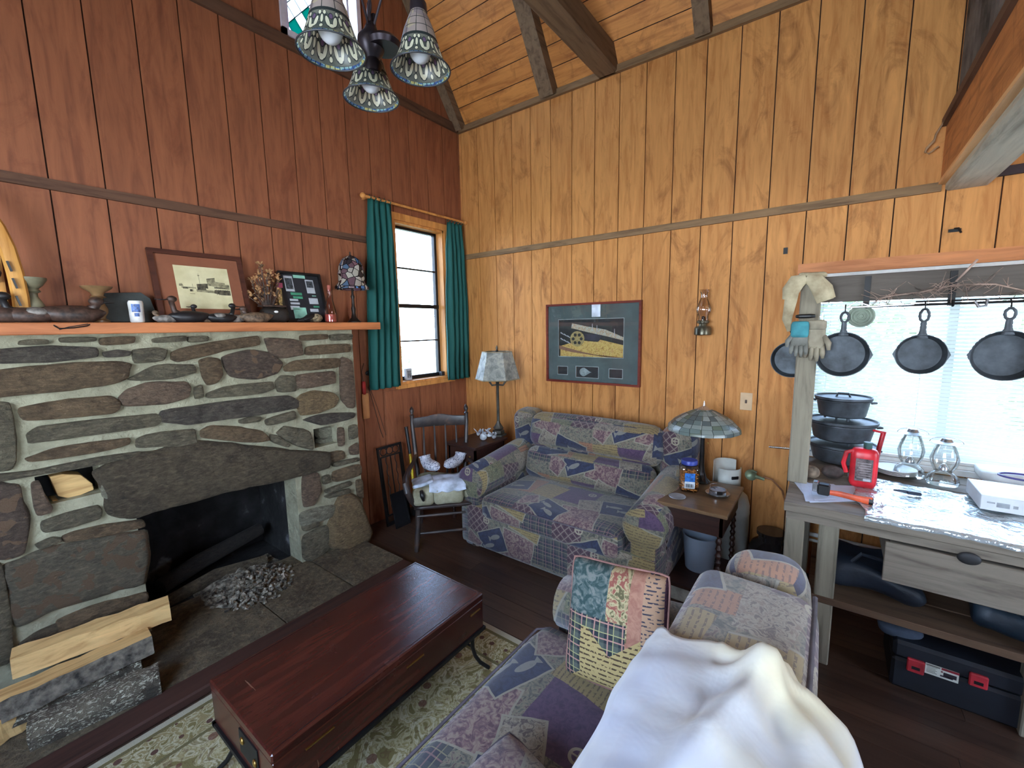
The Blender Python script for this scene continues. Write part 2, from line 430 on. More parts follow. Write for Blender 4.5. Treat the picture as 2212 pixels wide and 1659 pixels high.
# eave moulding and the horizontal battens
b = B(); b.b2((X2-.03, -.42, 3.625), (X2-.001, Y1, 3.675)); struct('trim_1', b, M_trim, 'brown moulding under the eave')
b = B(); b.b2((X2-.02, -.42, 2.398), (X2-.001, Y1, 2.446)); struct('trim_2', b, M_trim, 'weathered batten across the right wall')
b = B(); b.b2((LX, Y1-.02, 2.408), (2.42, Y1-.001, 2.458)); struct('trim_3', b, M_trimx, 'dark batten across the back wall above the mantel')
b = B(); b.b2((LX, Y1-.025, 3.625), (X2-.03, Y1-.001, 3.70)); struct('trim_4', b, M_trimx, 'dark batten at eave height on the gable wall')
b = B(); b.b2((X2-.02, LY, 2.43), (X2-.001, -.6, 2.475)); struct('trim_5', b, plain('dark_trim', (52, 38, 40), .7), 'dark trim where the loft floor meets the wall')

# ------------------------------------------------------------------ loft
b = B(); b.box(((X2+LX)/2, -.52, 2.47), (X2-LX, .17, .15), bev=.012); LB = struct('loft_beam', b, M_grey, 'pale weathered beam carrying the loft edge')
b = B(); b.b2((LX, -.434, 2.45), (X2, -.415, 2.735)); o = obj('fascia_board', b, wood('loft_fascia', (196, 128, 76), (150, 90, 48), 0, .6, 8, 10, knots=(112, 64, 36), vary=.1), LB)
b = B(); b.b2((LX, -.437, 2.432), (X2, -.405, 2.45)); obj('edge_strip', b, wood('pale_strip', (226, 178, 126), (190, 140, 90), 0, .6, vary=.1), LB)
b = B(); b.b2((LX, -.47, 2.735), (X2, -.395, 2.775)); obj('cap_rail', b, M_trimx, LB)
b = B(); b.b2((LX, LY, 2.56), (X2, -.6, 2.62)); LF = struct('loft_floor', b, M_back, 'loft floor seen from below')
M_loft = wood('loft_pine', (222, 158, 88), (186, 118, 58), 1, .5, 8, 9, vary=.15)
x = X2
while x > 1.2:
    b = B(); b.b2((x-.088, LY, 2.545), (x, -.6, 2.56)); obj('board', b, M_loft, LF); x -= .093
def corr(u, v):
    xx = X2-.005-u*(X2-APEX_X); zt = roof(xx)-.02
    return (xx, -.455+.011*math.sin(2*math.pi*u*(X2-APEX_X)/.068), 2.775+(zt-2.775)*v)
b = B(); b.grid(corr, 420, 1); struct('loft_railing', b, plain('old_corrugated_steel', (104, 98, 96), .55, .5, var=.25, scale=5), 'grey corrugated metal panel closing the loft', smooth='all', solid=.002)

# ------------------------------------------------------------------ window in the gable wall
wx0, wz0, wx1, wz1 = WIN1
W1 = B()
for q in ((wx0, Y1-.001, wz0, wx0+.022, Y1+.14, wz1), (wx1-.022, Y1-.001, wz0, wx1, Y1+.14, wz1), (wx0, Y1-.001, wz1-.022, wx1, Y1+.14, wz1), (wx0, Y1-.02, wz0-.002, wx1, Y1+.14, wz0+.02)): W1.b2((q[0], q[1], q[2]), (q[3], q[4], q[5]))
W1.b2((wx0-.05, Y1-.018, wz1), (wx1+.05, Y1-.001, wz1+.06)); W1.b2((wx1, Y1-.018, wz0-.02), (wx1+.055, Y1-.001, wz1)); W1.b2((wx0-.055, Y1-.018, wz0-.02), (wx0, Y1-.001, wz1)); W1.b2((wx0-.06, Y1-.035, wz0-.04), (wx1+.06, Y1-.001, wz0-.002))
WN1 = struct('window_1', W1, M_jamb, 'tall window with natural pine jambs in the back wall')
b = B(); yg = Y1+.105; z_r = (wz0+wz1)/2-.01
b.b2((wx0+.022, yg-.02, wz0+.02), (wx0+.045, yg+.02, wz1-.022)); b.b2((wx1-.05, yg-.02, wz0+.02), (wx1-.022, yg+.02, wz1-.022))
b.b2((wx0+.022, yg-.02, wz0+.02), (wx1-.022, yg+.02, wz0+.055)); b.b2((wx0+.022, yg-.02, wz1-.045), (wx1-.022, yg+.02, wz1-.022)); b.b2((wx0+.022, yg-.025, z_r-.018), (wx1-.022, yg+.02, z_r+.018))
obj('sash', b, M_black, WN1)
for z in ((wz0+.055+z_r)/2, (wz1-.045+z_r)/2):
    b = B(); b.b2((wx0+.045, yg-.012, z-.007), (wx1-.05, yg+.012, z+.007)); obj('muntin', b, M_black, WN1)
zz = [wz0+.055, (wz0+.055+z_r)/2, z_r, (wz1-.045+z_r)/2, wz1-.04]
for a, c in zip(zz, zz[1:]):
    b = B(); b.b2((wx0+.04, yg-.002, a), (wx1-.045, yg+.002, c)); obj('pane', b, M_glass, WN1)

# ------------------------------------------------------------------ stained glass window high in the gable
sx0, sz0, sx1, sz1 = WINS
b = B(); M_lil = plain('pale_window_paint', (214, 206, 214), .5, var=.04)
b.b2((sx0, Y1-.02, sz0-.02), (sx0+.035, Y1+.12, sz1)); b.b2((sx1-.035, Y1-.02, sz0-.02), (sx1, Y1+.12, sz1)); b.b2((sx0, Y1-.02, sz0-.02), (sx1, Y1+.12, sz0+.02)); b.b2((sx0, Y1-.02, sz1-.03), (sx1, Y1+.12, sz1))
b.b2((sx0+.06, Y1+.03, sz0+.03), (sx0+.075, Y1+.06, sz1)); b.b2((sx1-.09, Y1+.03, sz0+.03), (sx1-.07, Y1+.06, sz1)); b.b2((sx1-.13, Y1+.035, sz0+.03), (sx1-.115, Y1+.05, sz1))
WS = struct('window_2', b, M_lil, 'stained glass window with teal diamonds above the upper batten')
M_frost = translucent('frosted_white_glass', (240, 244, 250), .92, .3); M_teal = translucent('teal_glass', (22, 118, 108), .95, .3); M_lead = plain('lead_came', (60, 60, 64), .5, .6)
cols_, rows_ = 4, 9; cw = (sx1-sx0-.2)/cols_; ch = (sz1-sz0-.06)/rows_; gx, gz, gy = sx0+.075, sz0+.03, Y1+.05
lead = B()
for r_ in range(rows_):
    for c_ in range(cols_):
        cx, cz = gx+(c_+.5)*cw, gz+(r_+.5)*ch
        di = [(cx, cz-ch*.5), (cx+cw*.5, cz), (cx, cz+ch*.5), (cx-cw*.5, cz)]
        teal = (r_+c_*2) % 5 in (0, 3) and r_ < 8
        b = B(); b.prism([(px-cx, pz-cz) for px, pz in di], .004, Matrix(((1, 0, 0, cx), (0, 0, -1, gy), (0, 1, 0, cz), (0, 0, 0, 1)))); obj('pane', b, M_teal if teal else M_frost, WS)
        for p, q in zip(di, di[1:]+di[:1]): lead.bar((p[0], gy, p[1]), (q[0], gy, q[1]), .008, .005)
for r_ in range(rows_+1):
    for c_ in range(cols_+1):
        cx, cz = gx+c_*cw, gz+r_*ch
        di = [(max(gx, min(gx+cols_*cw, cx+dx)), max(gz, min(gz+rows_*ch, cz+dz))) for dx, dz in ((0, -ch*.5), (cw*.5, 0), (0, ch*.5), (-cw*.5, 0))]
        b = B(); b.prism([(px-cx, pz-cz) for px, pz in di], .004, Matrix(((1, 0, 0, cx), (0, 0, -1, gy), (0, 1, 0, cz), (0, 0, 0, 1)))); obj('pane', b, M_frost, WS)
obj('lead_came', lead, M_lead, WS, kind='stuff')

# ------------------------------------------------------------------ wide window with blinds in the right wall
wy0, vz0, wy1, vz1 = WIN2
b = B()
b.b2((X2-.02, wy0-.06, vz1), (X2-.001, wy1+.07, vz1+.07)); b.b2((X2-.018, wy1, vz0-.06), (X2-.001, wy1+.05, vz1)); b.b2((X2-.018, wy0-.05, vz0-.06), (X2-.001, wy0, vz1))
WN2 = struct('window_3', b, wood('header_board', (206, 136, 88), (170, 102, 60), 1, .55, 8, 9, vary=.1), 'wide bright window behind white blinds in the right wall')
b = B(); b.b2((X2, wy1-.02, vz0), (X2+.13, wy1, vz1)); b.b2((X2, wy0, vz0), (X2+.13, wy0+.02, vz1)); b.b2((X2, wy0, vz1-.02), (X2+.13, wy1, vz1)); b.b2((X2, wy0, vz0), (X2+.13, wy1, vz0+.02)); obj('jamb', b, M_white, WN2)
b = B(); b.b2((X2-.035, wy0-.05, vz0-.03), (X2-.001, wy1+.0, vz0+.001)); obj('sill', b, M_white, WN2); b = B(); xg = X2+.1; nm_ = 3  # sill is white instead of wood: window glare put into its colour
for k in range(nm_+1):
    yy = wy0+.04+(wy1-wy0-.08)*k/nm_; b.b2((xg-.015, yy-.02, vz0+.02), (xg+.015, yy+.02, vz1-.02))
b.b2((xg-.015, wy0, vz0+.02), (xg+.015, wy1, vz0+.06)); b.b2((xg-.015, wy0, vz1-.06), (xg+.015, wy1, vz1-.02)); obj('sash', b, M_white, WN2)
for k in range(nm_):
    ya = wy0+.04+(wy1-wy0-.08)*k/nm_; b = B(); b.b2((xg-.002, ya, vz0+.05), (xg+.002, ya+(wy1-wy0-.08)/nm_, vz1-.05)); obj('pane', b, M_glass, WN2)
BL = thing('window_blind', 'white horizontal slat blind hanging over the wide bright window', 'blind', (X2+.03, (wy0+wy1)/2, vz1))
M_slat = translucent('white_slat', (236, 240, 240), .45, .5)
b = B(); b.b2((X2-.03, wy0+.03, vz1-.045), (X2+.045, wy1-.005, vz1-.005)); obj('head_rail', b, M_white, BL)
zc = vz1-.06; k = 0
while zc > vz0+.04:
    b = B(); t = R(38); dx, dz = .0125*math.cos(t), .0125*math.sin(t)
    y0_, y1_ = wy0+.035, wy1-.012; xc = X2+.03
    v = b.vs([(xc-dx, y0_, zc-dz), (xc, y0_, zc+.002), (xc+dx, y0_, zc+dz), (xc-dx, y1_, zc-dz), (xc, y1_, zc+.002), (xc+dx, y1_, zc+dz)])
    b.face([v[0], v[1], v[4], v[3]]); b.face([v[1], v[2], v[5], v[4]]); obj('slat', b, M_slat, BL); zc -= .0215; k += 1
b = B(); b.b2((X2+.018, wy0+.035, zc-.005), (X2+.042, wy1-.012, zc+.01)); obj('bottom_rail', b, M_white, BL)
b = B()
for yy in (.02, -.42, -.86, -1.3, -1.75):
    b.tube([(X2+.03, yy, vz1-.05), (X2+.03, yy, zc)], .0012, 5)
    b.tube([(X2+.017, yy, vz1-.05), (X2+.017, yy, zc)], .0008, 5)
obj('ladder_cord', b, M_white, BL)
b = B(); b.tube([(X2-.02, .06, vz1-.05), (X2-.02, .065, 1.45)], .003, 6); obj('tilt_wand', b, glass('clear_wand'), BL)

# ------------------------------------------------------------------ outdoors
b = B(); b.b2((-12, 3.6, -.5), (30, 40, -.4)); b.b2((3.9, -30, -.5), (30, 3.6, -.4)); struct('ground', b, plain('dry_grass', (150, 150, 110), .9, scale=2), 'pale grass outside the windows')
def leafy(name, label, c, r, h, n, mats, sz=.06):
    t = thing(name, label, 'bush' if h < 2 else 'tree', (c[0], c[1], -.4), group='greenery outside the windows')
    b = B(); rng = random.Random(int(c[0]*100+c[1]*10))
    for q in range(n):
        a = rng.uniform(0, 2*math.pi); rr = r*rng.random()**.5; z = rng.uniform(.15, 1)*h; f = math.sin(math.pi*min(1, z/h*.9+.1))**.5
        p = Vector((c[0]+rr*f*math.cos(a), c[1]+rr*f*math.sin(a), -.4+z)); d = Vector((rng.uniform(-1, 1), rng.uniform(-1, 1), rng.uniform(-1, 1))).normalized(); e = d.orthogonal().normalized()
        v = b.vs([p, p+(d+e*.5)*sz*.5, p+d*sz, p+(d-e*.5)*sz*.5]); b.face(v)
    obj('foliage', b, mats, t, kind='stuff', fix=False)
    b = B(); b.tube([(c[0], c[1], -.4), (c[0]+.05, c[1], -.4+h*.5), (c[0], c[1]+.05, -.4+h*.85)], [.06*h/2, .04*h/2, .01], 7); obj('trunk', b, plain('bark_out', (90, 75, 60), .9), t)
M_leaf = translucent('leaf_green', (140, 150, 110), .5)
leafy('bush', 'leafy bush low outside the tall back window', (3.55, 5.4, 0), .8, 1.55, 2600, M_leaf)
leafy('bush', 'second bush further off outside the tall back window', (5.2, 7.2, 0), .9, 2.0, 1600, M_leaf, .09)
for k, (tx, ty) in enumerate(((7.5, .4), (8.2, -2.9), (7.6, -6.2))):
    leafy('tree', ('tree behind the left part of the blinds', 'tree behind the middle of the blinds', 'tree behind the right part of the blinds')[k], (tx, ty, 0), 1.2, 3.6, 2600, M_leaf, .16)
# ------------------------------------------------------------------ stone fireplace
YF = 2.95                                             # face of the masonry
M_mortar = None
k = K('grey_green_mortar', .95); v = k.co(); f = k.noise(v, 9, 5); k.set('Base Color', k.ramp(f, [(.3, (134, 130, 108)), (.7, (172, 168, 142))])); k.bump(k.noise(v, 22, 5), .9, .02); M_mortar = k.mat
def stone_mat(name, a, b_, spots=None, sc_=9):
    a = tuple(c*1.14 for c in a); b_ = tuple(c*1.12 for c in b_)
    k = K(name, .88); v = k.co(rnd=6); f = k.noise(v, sc_, 6, .65, .8); col = k.ramp(f, [(.25, b_), (.55, a), (.8, tuple(min(255, c*1.15) for c in a))])
    col = k.mix(k.m('MULTIPLY', k.rand(), .3), col, b_)
    f2 = k.noise(k.co(rnd=6, scale=(1, 1, 2.6)), 30, 6, .72, .4); col = k.mix(k.m('MULTIPLY', k.m('SUBTRACT', f2, .50, clamp=True), 3.2, clamp=True), col, tuple(min(255, c*1.38) for c in a)); col = k.mix(k.m('MULTIPLY', k.m('SUBTRACT', .47, f2, clamp=True), 3.4, clamp=True), col, tuple(c*.5 for c in b_))
    if spots:
        s_ = k.m('GREATER_THAN', k.noise(v, 14, 2, .5, .5), .56); col = k.mix(s_, col, spots)
    k.set('Base Color', col); k.bump(k.m('ADD', k.noise(v, sc_*1.6, 8, .75), k.m('MULTIPLY', f2, .5)), 1.0, .07); return k.mat
SM = {'b': stone_mat('brown_stone', (122, 102, 78), (84, 68, 52)), 'g': stone_mat('grey_stone', (118, 110, 90), (82, 74, 62)), 'd': stone_mat('dark_blue_stone', (98, 90, 80), (62, 56, 52)),
      'p': stone_mat('purplish_stone', (124, 104, 86), (86, 70, 60)), 't': stone_mat('tan_stone', (140, 118, 86), (104, 86, 66)), 's': stone_mat('speckled_stone', (104, 88, 76), (76, 64, 56), (146, 118, 94)),
      'l': stone_mat('pale_stone', (150, 146, 126), (118, 112, 96)), 'k': stone_mat('sooty_stone', (98, 86, 68), (60, 52, 44)), 'o': stone_mat('spotted_stone', (108, 100, 84), (84, 78, 66), (126, 104, 82), 5)}
FP = thing('stone_fireplace', 'fieldstone fireplace of long flat stones set in grey mortar', 'fireplace', (.95, YF+.1, 0))
NL = (.125, .72, .402, .955); NR = (1.50, 1.035, 1.635, 1.19)    # little wood niches left and right of the lintel
a_ = at('y', YF, 85, 1095); c_ = at('y', YF, 214, 1012); NL = (a_.x, a_.z, c_.x, c_.z+.02)
a_ = at('y', YF, 680, 968); c_ = at('y', YF, 727, 917); NR = (a_.x, a_.z, c_.x, c_.z)
OP = (.545, 0.0, 1.40, .80)
b = B(); D = .30
for q in rects_minus((-.02, 0, 1.915, 1.70), [OP, NL, NR]): b.b2((q[0], YF, q[1]), (q[2], YF+.17, q[3]))
for n_ in (NL, NR): pass
obj('mortar_wall', b, M_mortar, FP)
k = K('soot', .95); v = k.co(); f = k.noise(v, 5, 4); k.set('Base Color', k.ramp(f, [(.42, (16, 15, 15)), (.62, (40, 39, 40)), (.72, (112, 112, 116))])); k.bump(k.noise(v, 14, 4), .6, .02); M_soot = k.mat
b = B(); yb = Y1+.42
b.b2((OP[0]-.03, YF+.16, 0), (OP[0]-.001, yb, 1.0)); b.b2((OP[2]+.001, YF+.16, 0), (OP[2]+.03, yb, 1.0)); b.b2((OP[0]-.03, yb, 0), (OP[2]+.03, yb+.05, 1.0)); b.b2((OP[0], YF+.171, .98), (OP[2], yb, 1.02)); b.b2((OP[0], YF+.15, 0.0), (OP[2], yb, .04))
v = b.vs([(OP[0], yb-.1, .04), (OP[0]+.18, yb-.001, .04), (OP[0]+.18, yb-.001, .98), (OP[0], yb-.1, .98)]); b.face(v)
obj('firebox', b, M_soot, FP)
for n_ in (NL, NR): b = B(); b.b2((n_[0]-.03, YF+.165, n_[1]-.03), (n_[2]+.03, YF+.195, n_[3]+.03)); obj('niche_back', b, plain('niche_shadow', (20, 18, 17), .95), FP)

def outline(pts, n_it=2, rough=.0, rng=random):
    P = [Vector((x, z)) for x, z in pts]
    for _ in range(n_it):
        Q = []
        for i in range(len(P)):
            a, c = P[i], P[(i+1) % len(P)]; w_ = .12 if _ == 0 else .25; Q += [a*(1-w_)+c*w_, a*w_+c*(1-w_)]
        P = Q
    return P
def stone(px, m, depth=.035, y0=None, name='stone'):
    y0 = YF if y0 is None else y0
    rng = random.Random(hash(px[0]) & 0xffff)
    pts = []
    for x, y in px:
        p = at('y', y0-.01, x/2.665, y/2.665+700); pts.append((p.x, p.z))
    P = outline(pts, 2); c = sum(P, Vector((0, 0)))/len(P); P = [c+(p-c)*1.05+(p-c).normalized()*.004 for p in P]; b = B(); rings = []
    s0 = rng.uniform(0, 50)
    J = [1+.09*mnoise.noise(Vector((p.x*14, p.y*14, s0))) for p in P]
    wid = min(max(p.x for p in P)-min(p.x for p in P), max(p.y for p in P)-min(p.y for p in P))
    for dd, ins in ((-.02, -.03), (.4, .0), (.85, .05), (1.0, .15)):
        r_ = []
        for p, j in zip(P, J):
            d = (c-p); L = d.length; q = p + d*(1-j) + d.normalized()*min(L*.8, ins*wid*.75)
            yy = y0 - depth*dd - (.006*mnoise.noise(Vector((q.x*9, q.y*9, s0+3))) if dd > .5 else 0)
            r_.append((q.x, yy, q.y))
        rings.append(b.vs(r_))
    n = len(P)
    for r0, r1 in zip(rings, rings[1:]):
        for i in range(n): b.face([r0[i], r0[(i+1) % n], r1[(i+1) % n], r1[i]])
    cv = b.bm.verts.new((c.x, y0-depth*1.06, c.y))
    for i in range(n): b.face([rings[-1][i], rings[-1][(i+1) % n], cv])
    return obj(name, b, SM[m], FP, smooth='all')
ST = [
 ('g', [(120, 95), (270, 90), (275, 116), (110, 120)]), ('g', [(350, 78), (550, 74), (545, 100), (360, 106)]), ('b', [(580, 80), (770, 72), (762, 110), (585, 122)]), ('g', [(880, 85), (1060, 66), (1068, 98), (890, 108)]),
 ('g', [(1085, 75), (1190, 70), (1190, 98), (1090, 104)]), ('b', [(1730, 65), (1880, 58), (1880, 86), (1735, 95)]), ('g', [(1905, 62), (2022, 56), (2018, 88), (1910, 95)]),
 ('d', [(-70, 150), (300, 130), (540, 135), (545, 190), (300, 215), (-70, 225)]), ('d', [(600, 162), (680, 152), (748, 158), (740, 182), (610, 190)]), ('g', [(775, 150), (900, 138), (955, 150), (940, 205), (785, 225)]),
 ('b', [(995, 160), (1080, 135), (1300, 95), (1480, 68), (1488, 125), (1300, 150), (1120, 200), (1040, 215), (1000, 200)]), ('p', [(1525, 85), (1640, 88), (1725, 98), (1740, 175), (1610, 192), (1560, 165)]), ('b', [(1765, 128), (2012, 112), (2008, 160), (1768, 182)]),
 ('b', [(-70, 272), (300, 240), (660, 215), (742, 240), (720, 310), (640, 345), (400, 375), (0, 420), (-70, 430)]), ('g', [(745, 318), (900, 240), (1108, 232), (1125, 280), (1000, 310), (830, 325)]), ('b', [(1148, 215), (1205, 195), (1262, 208), (1280, 290), (1250, 335), (1195, 345), (1170, 300)]),
 ('s', [(1285, 195), (1420, 155), (1560, 172), (1615, 225), (1590, 285), (1480, 312), (1340, 298), (1300, 250)]), ('b', [(1652, 245), (1690, 212), (1948, 196), (1945, 252), (1800, 262), (1660, 272)]), ('g', [(1592, 330), (1620, 302), (1696, 298), (1700, 386), (1600, 388)]),
 ('p', [(1704, 296), (1920, 272), (1922, 340), (1800, 362), (1706, 372)]), ('p', [(1955, 205), (2022, 205), (2042, 480), (2000, 478), (1965, 430)]), ('p', [(708, 425), (740, 375), (850, 342), (1060, 336), (1088, 365), (1080, 420), (960, 455), (740, 470)]),
 ('g', [(1120, 370), (1160, 352), (1168, 415), (1125, 428)]), ('g', [(1198, 400), (1300, 362), (1560, 333), (1575, 370), (1500, 400), (1205, 428)]), ('b', [(138, 480), (300, 450), (630, 415), (680, 450), (680, 490), (640, 515), (400, 535), (150, 556)]),
 ('d', [(948, 500), (1200, 462), (1660, 410), (1692, 440), (1685, 485), (1500, 520), (1300, 545), (1070, 582), (960, 552)]), ('t', [(1712, 450), (1740, 405), (1820, 388), (1920, 398), (1942, 430), (1920, 475), (1840, 505), (1740, 525)]),
 ('g', [(175, 640), (240, 588), (560, 555), (880, 518), (908, 560), (890, 588), (500, 640), (180, 684)]), ('g', [(1380, 552), (1440, 538), (1502, 536), (1488, 560), (1385, 572)]), ('g', [(1532, 550), (1690, 500), (1696, 545), (1550, 582)]),
 ('d', [(1750, 552), (1850, 520), (2030, 510), (2034, 538), (1860, 582)]), ('g', [(800, 660), (850, 640), (1120, 606), (1126, 680), (1080, 706), (930, 700), (798, 712)]), ('b', [(1165, 615), (1235, 585), (1380, 600), (1500, 615), (1545, 665), (1480, 682), (1170, 655)]),
 ('g', [(1600, 630), (1645, 592), (1785, 622), (1800, 700), (1795, 722), (1720, 700), (1640, 660)]), ('g', [(1560, 638), (1600, 645), (1668, 692), (1650, 708), (1560, 672)]), ('b', [(165, 770), (330, 712), (600, 672), (742, 655), (742, 690), (600, 728), (190, 792)]),
 ('g', [(-70, 458), (60, 462), (85, 600), (92, 780), (60, 830), (-70, 838)]), ('g', [(-70, 868), (200, 842), (560, 768), (790, 735), (780, 762), (560, 808), (230, 865), (-70, 912)]),
 ('l', [(578, 842), (625, 828), (640, 960), (632, 1000), (590, 990)]), ('p', [(180, 922), (228, 905), (262, 1000), (300, 1050), (290, 1080), (212, 1102)]), ('g', [(248, 1135), (400, 1090), (560, 1045), (585, 1075), (570, 1118), (420, 1165), (262, 1198)]),
 ('b', [(380, 1218), (440, 1192), (600, 1160), (800, 1128), (822, 1165), (600, 1215), (385, 1252)]), ('g', [(212, 1268), (300, 1232), (348, 1232), (348, 1250), (235, 1290)]),
 ('o', [(40, 1385), (300, 1300), (560, 1248), (815, 1205), (828, 1330), (828, 1492), (600, 1545), (280, 1650), (110, 1745), (70, 1600)]), ('s', [(-70, 930), (112, 935), (130, 1040), (165, 1110), (142, 1310), (40, 1335), (-70, 1345)]),
 ('b', [(340, 1706), (500, 1635), (820, 1550), (828, 1592), (640, 1668), (420, 1740), (352, 1765)]), ('k', [(109, 1847), (200, 1785), (320, 1730), (338, 1754), (300, 1800), (218, 1839)]), ('g', [(-70, 1400), (10, 1400), (55, 1600), (80, 1900), (-70, 1990)]),
 ('p', [(1945, 600), (1975, 595), (1978, 690), (1950, 702)]), ('g', [(2010, 590), (2050, 582), (2056, 650), (2014, 662)]), ('p', [(2012, 712), (2058, 684), (2060, 748), (2020, 752)]), ('b', [(1868, 748), (1975, 728), (1978, 775), (1880, 798)]),
 ('g', [(1918, 798), (2060, 768), (2062, 786), (1925, 820)]), ('b', [(1918, 850), (2072, 806), (2076, 870), (1925, 908)]), ('g', [(1858, 880), (1896, 868), (1898, 910), (1862, 922)]), ('p', [(1742, 880), (1790, 860), (1832, 865), (1848, 960), (1800, 1040), (1752, 1052)]),
 ('g', [(1874, 952), (2010, 905), (2016, 926), (1880, 976)]), ('g', [(1872, 988), (2010, 945), (2012, 970), (1885, 1002)]), ('l', [(1730, 1092), (1800, 1068), (1930, 1040), (1905, 1110), (1742, 1162)]), ('g', [(1742, 1162), (1826, 1130), (1832, 1160), (1750, 1192)]),
 ('g', [(1748, 1222), (1885, 1160), (1895, 1290), (1795, 1372), (1750, 1335)]), ('b', [(2050, 905), (2080, 895), (2088, 1000), (2060, 990)])]
for m, px in ST: stone(px, m, .03 if m != 'o' else .035)
stone([(592, 850), (680, 792), (900, 738), (1150, 688), (1300, 700), (1560, 722), (1855, 742), (1862, 826), (1700, 872), (1400, 935), (1000, 1040), (800, 1096), (700, 1122), (660, 1085), (640, 1010), (625, 900)], 'k', .06, name='lintel_stone')
stone([(1900, 1150), (1955, 1010), (2010, 985), (2050, 1005), (2112, 1190), (2095, 1250), (2020, 1300), (1960, 1290), (1890, 1262)], 't', .10, name='boulder')
for q, m in (([(1818, 598), (1920, 588), (1928, 640), (1825, 655)], 'l'), ([(1826, 662), (1880, 648), (1945, 660), (1938, 676), (1826, 684)], 'l'), ([(1824, 690), (1930, 682), (1925, 708), (1830, 714)], 'g')): stone(q, m, .05, YF+.12, 'loose_stone')
# split log ends inside the left niche
M_split = wood('split_log_wood', (222, 184, 124), (170, 126, 74), 0, .75, 7, 10, bump=.5, vary=.12)
M_bark = plain('grey_bark', (112, 104, 92), .95, var=.3, scale=30, bump=.9)
def split_log(name, label, px, y, L, mats=(M_split, M_bark), group=None, top=True):
    pts = [at('y', y, *p) for p in px]; t = thing(name, label, 'firewood', (pts[0].x, y, min(p.z for p in pts)), group=group); b = B()
    b.prism([(p.x, p.z) for p in pts], -L, Matrix(((1, 0, 0, 0), (0, 0, -1, y), (0, 1, 0, 0), (0, 0, 0, 1)))); obj('log', b, mats[0], t, bevel=.004); return t
split_log('split_log', 'pale split log end tucked in the left fireplace niche', [(107, 1030), (135, 1024), (175, 1026), (200, 1045), (203, 1058), (178, 1068), (160, 1079), (125, 1072)], YF+.045, .1)
split_log('split_log', 'thin pale split log under the bigger one in the left niche', [(112, 1081), (160, 1080), (195, 1071), (200, 1077), (135, 1089), (114, 1086)], YF+.04, .1)

# ------------------------------------------------------------------ hearth slab, ash, grate log
M_hearth = stone_mat('hearth_flagstone', (112, 98, 76), (72, 60, 46), None, 4)
HE = thing('hearth', 'dark flagstone hearth in front of the fireplace', 'hearth', (.95, 2.7, 0))
xs = [-.6, -.05, .42, 1.02, 1.45, 1.86]
for xa, xb in zip(xs, xs[1:]):
    b = B(); b.b2((xa+.003, 2.40, 0.0), (xb-.003, YF+.001, .05), bev=.004); obj('flagstone', b, M_hearth, HE)
b = B(); b.b2((OP[0], YF, 0.0), (OP[2], YF+.16, .05)); obj('flagstone', b, M_hearth, HE)
b = B(); b.b2((-.6, 2.262, 0), (1.86, 2.398, .048), bev=.008); obj('wooden_edge', b, wood('dark_hearth_edge', (78, 52, 44), (50, 34, 30), 0, .6, 7, 12, vary=.2), HE)
k = K('ash', .95); v = k.co(); f = k.noise(v, 26, 4, .6); k.set('Base Color', k.ramp(f, [(.38, (56, 50, 44)), (.52, (120, 112, 98)), (.68, (190, 182, 164))])); M_ash = k.mat
def ash(u, v):
    x = .80+.52*u; y = 2.72+.58*v; r_ = ((u-.5)**2+(v-.5)**2)**.5*2; h = max(0, 1-r_**1.5)
    return (x+.02*mnoise.noise(Vector((x*20, y*20, 3))), y, .047+h*(.055+.035*mnoise.noise(Vector((x*22, y*22, 0))))+.012*h*mnoise.noise(Vector((x*60, y*60, 9))))
A = thing('ash_heap', 'heap of pale ash and charcoal spilling from the firebox', 'ash', (1.05, 3.0, .05)); b = B(); b.grid(ash, 64, 64); obj('ash', b, M_ash, A, smooth='all', kind='stuff')
b = B(); rng = random.Random(5)
for q in range(420):
    a = rng.uniform(0, 6.28); rr = rng.random()**.6; cx, cy = 1.06+.25*rr*math.cos(a), 2.95+.27*rr*math.sin(a); s_ = rng.uniform(.006, .019)
    hz = .047+max(0, 1-rr**1.5)*.06
    b.box((cx, cy, hz+s_*.3), (s_*1.6, s_, s_*.7), (rng.uniform(-1, 1), rng.uniform(-1, 1), rng.uniform(0, 3)))
obj('cinders', b, [M_ash], A, kind='stuff')
CL = thing('charred_log', 'charred log lying across the back of the firebox', 'firewood', (.95, 3.3, .05)); b = B(); b.tube([(.66, 3.22, .15), (.9, 3.3, .18), (1.3, 3.34, .24)], [.05, .055, .045], 9); obj('log', b, stone_mat('charcoal', (44, 38, 34), (16, 14, 14), None, 12), CL)
b = B(); b.tube([(.62, 3.15, .07), (.95, 3.2, .09), (1.25, 3.16, .08)], [.035, .045, .03], 8); obj('charred_stub', b, SM['k'], CL)
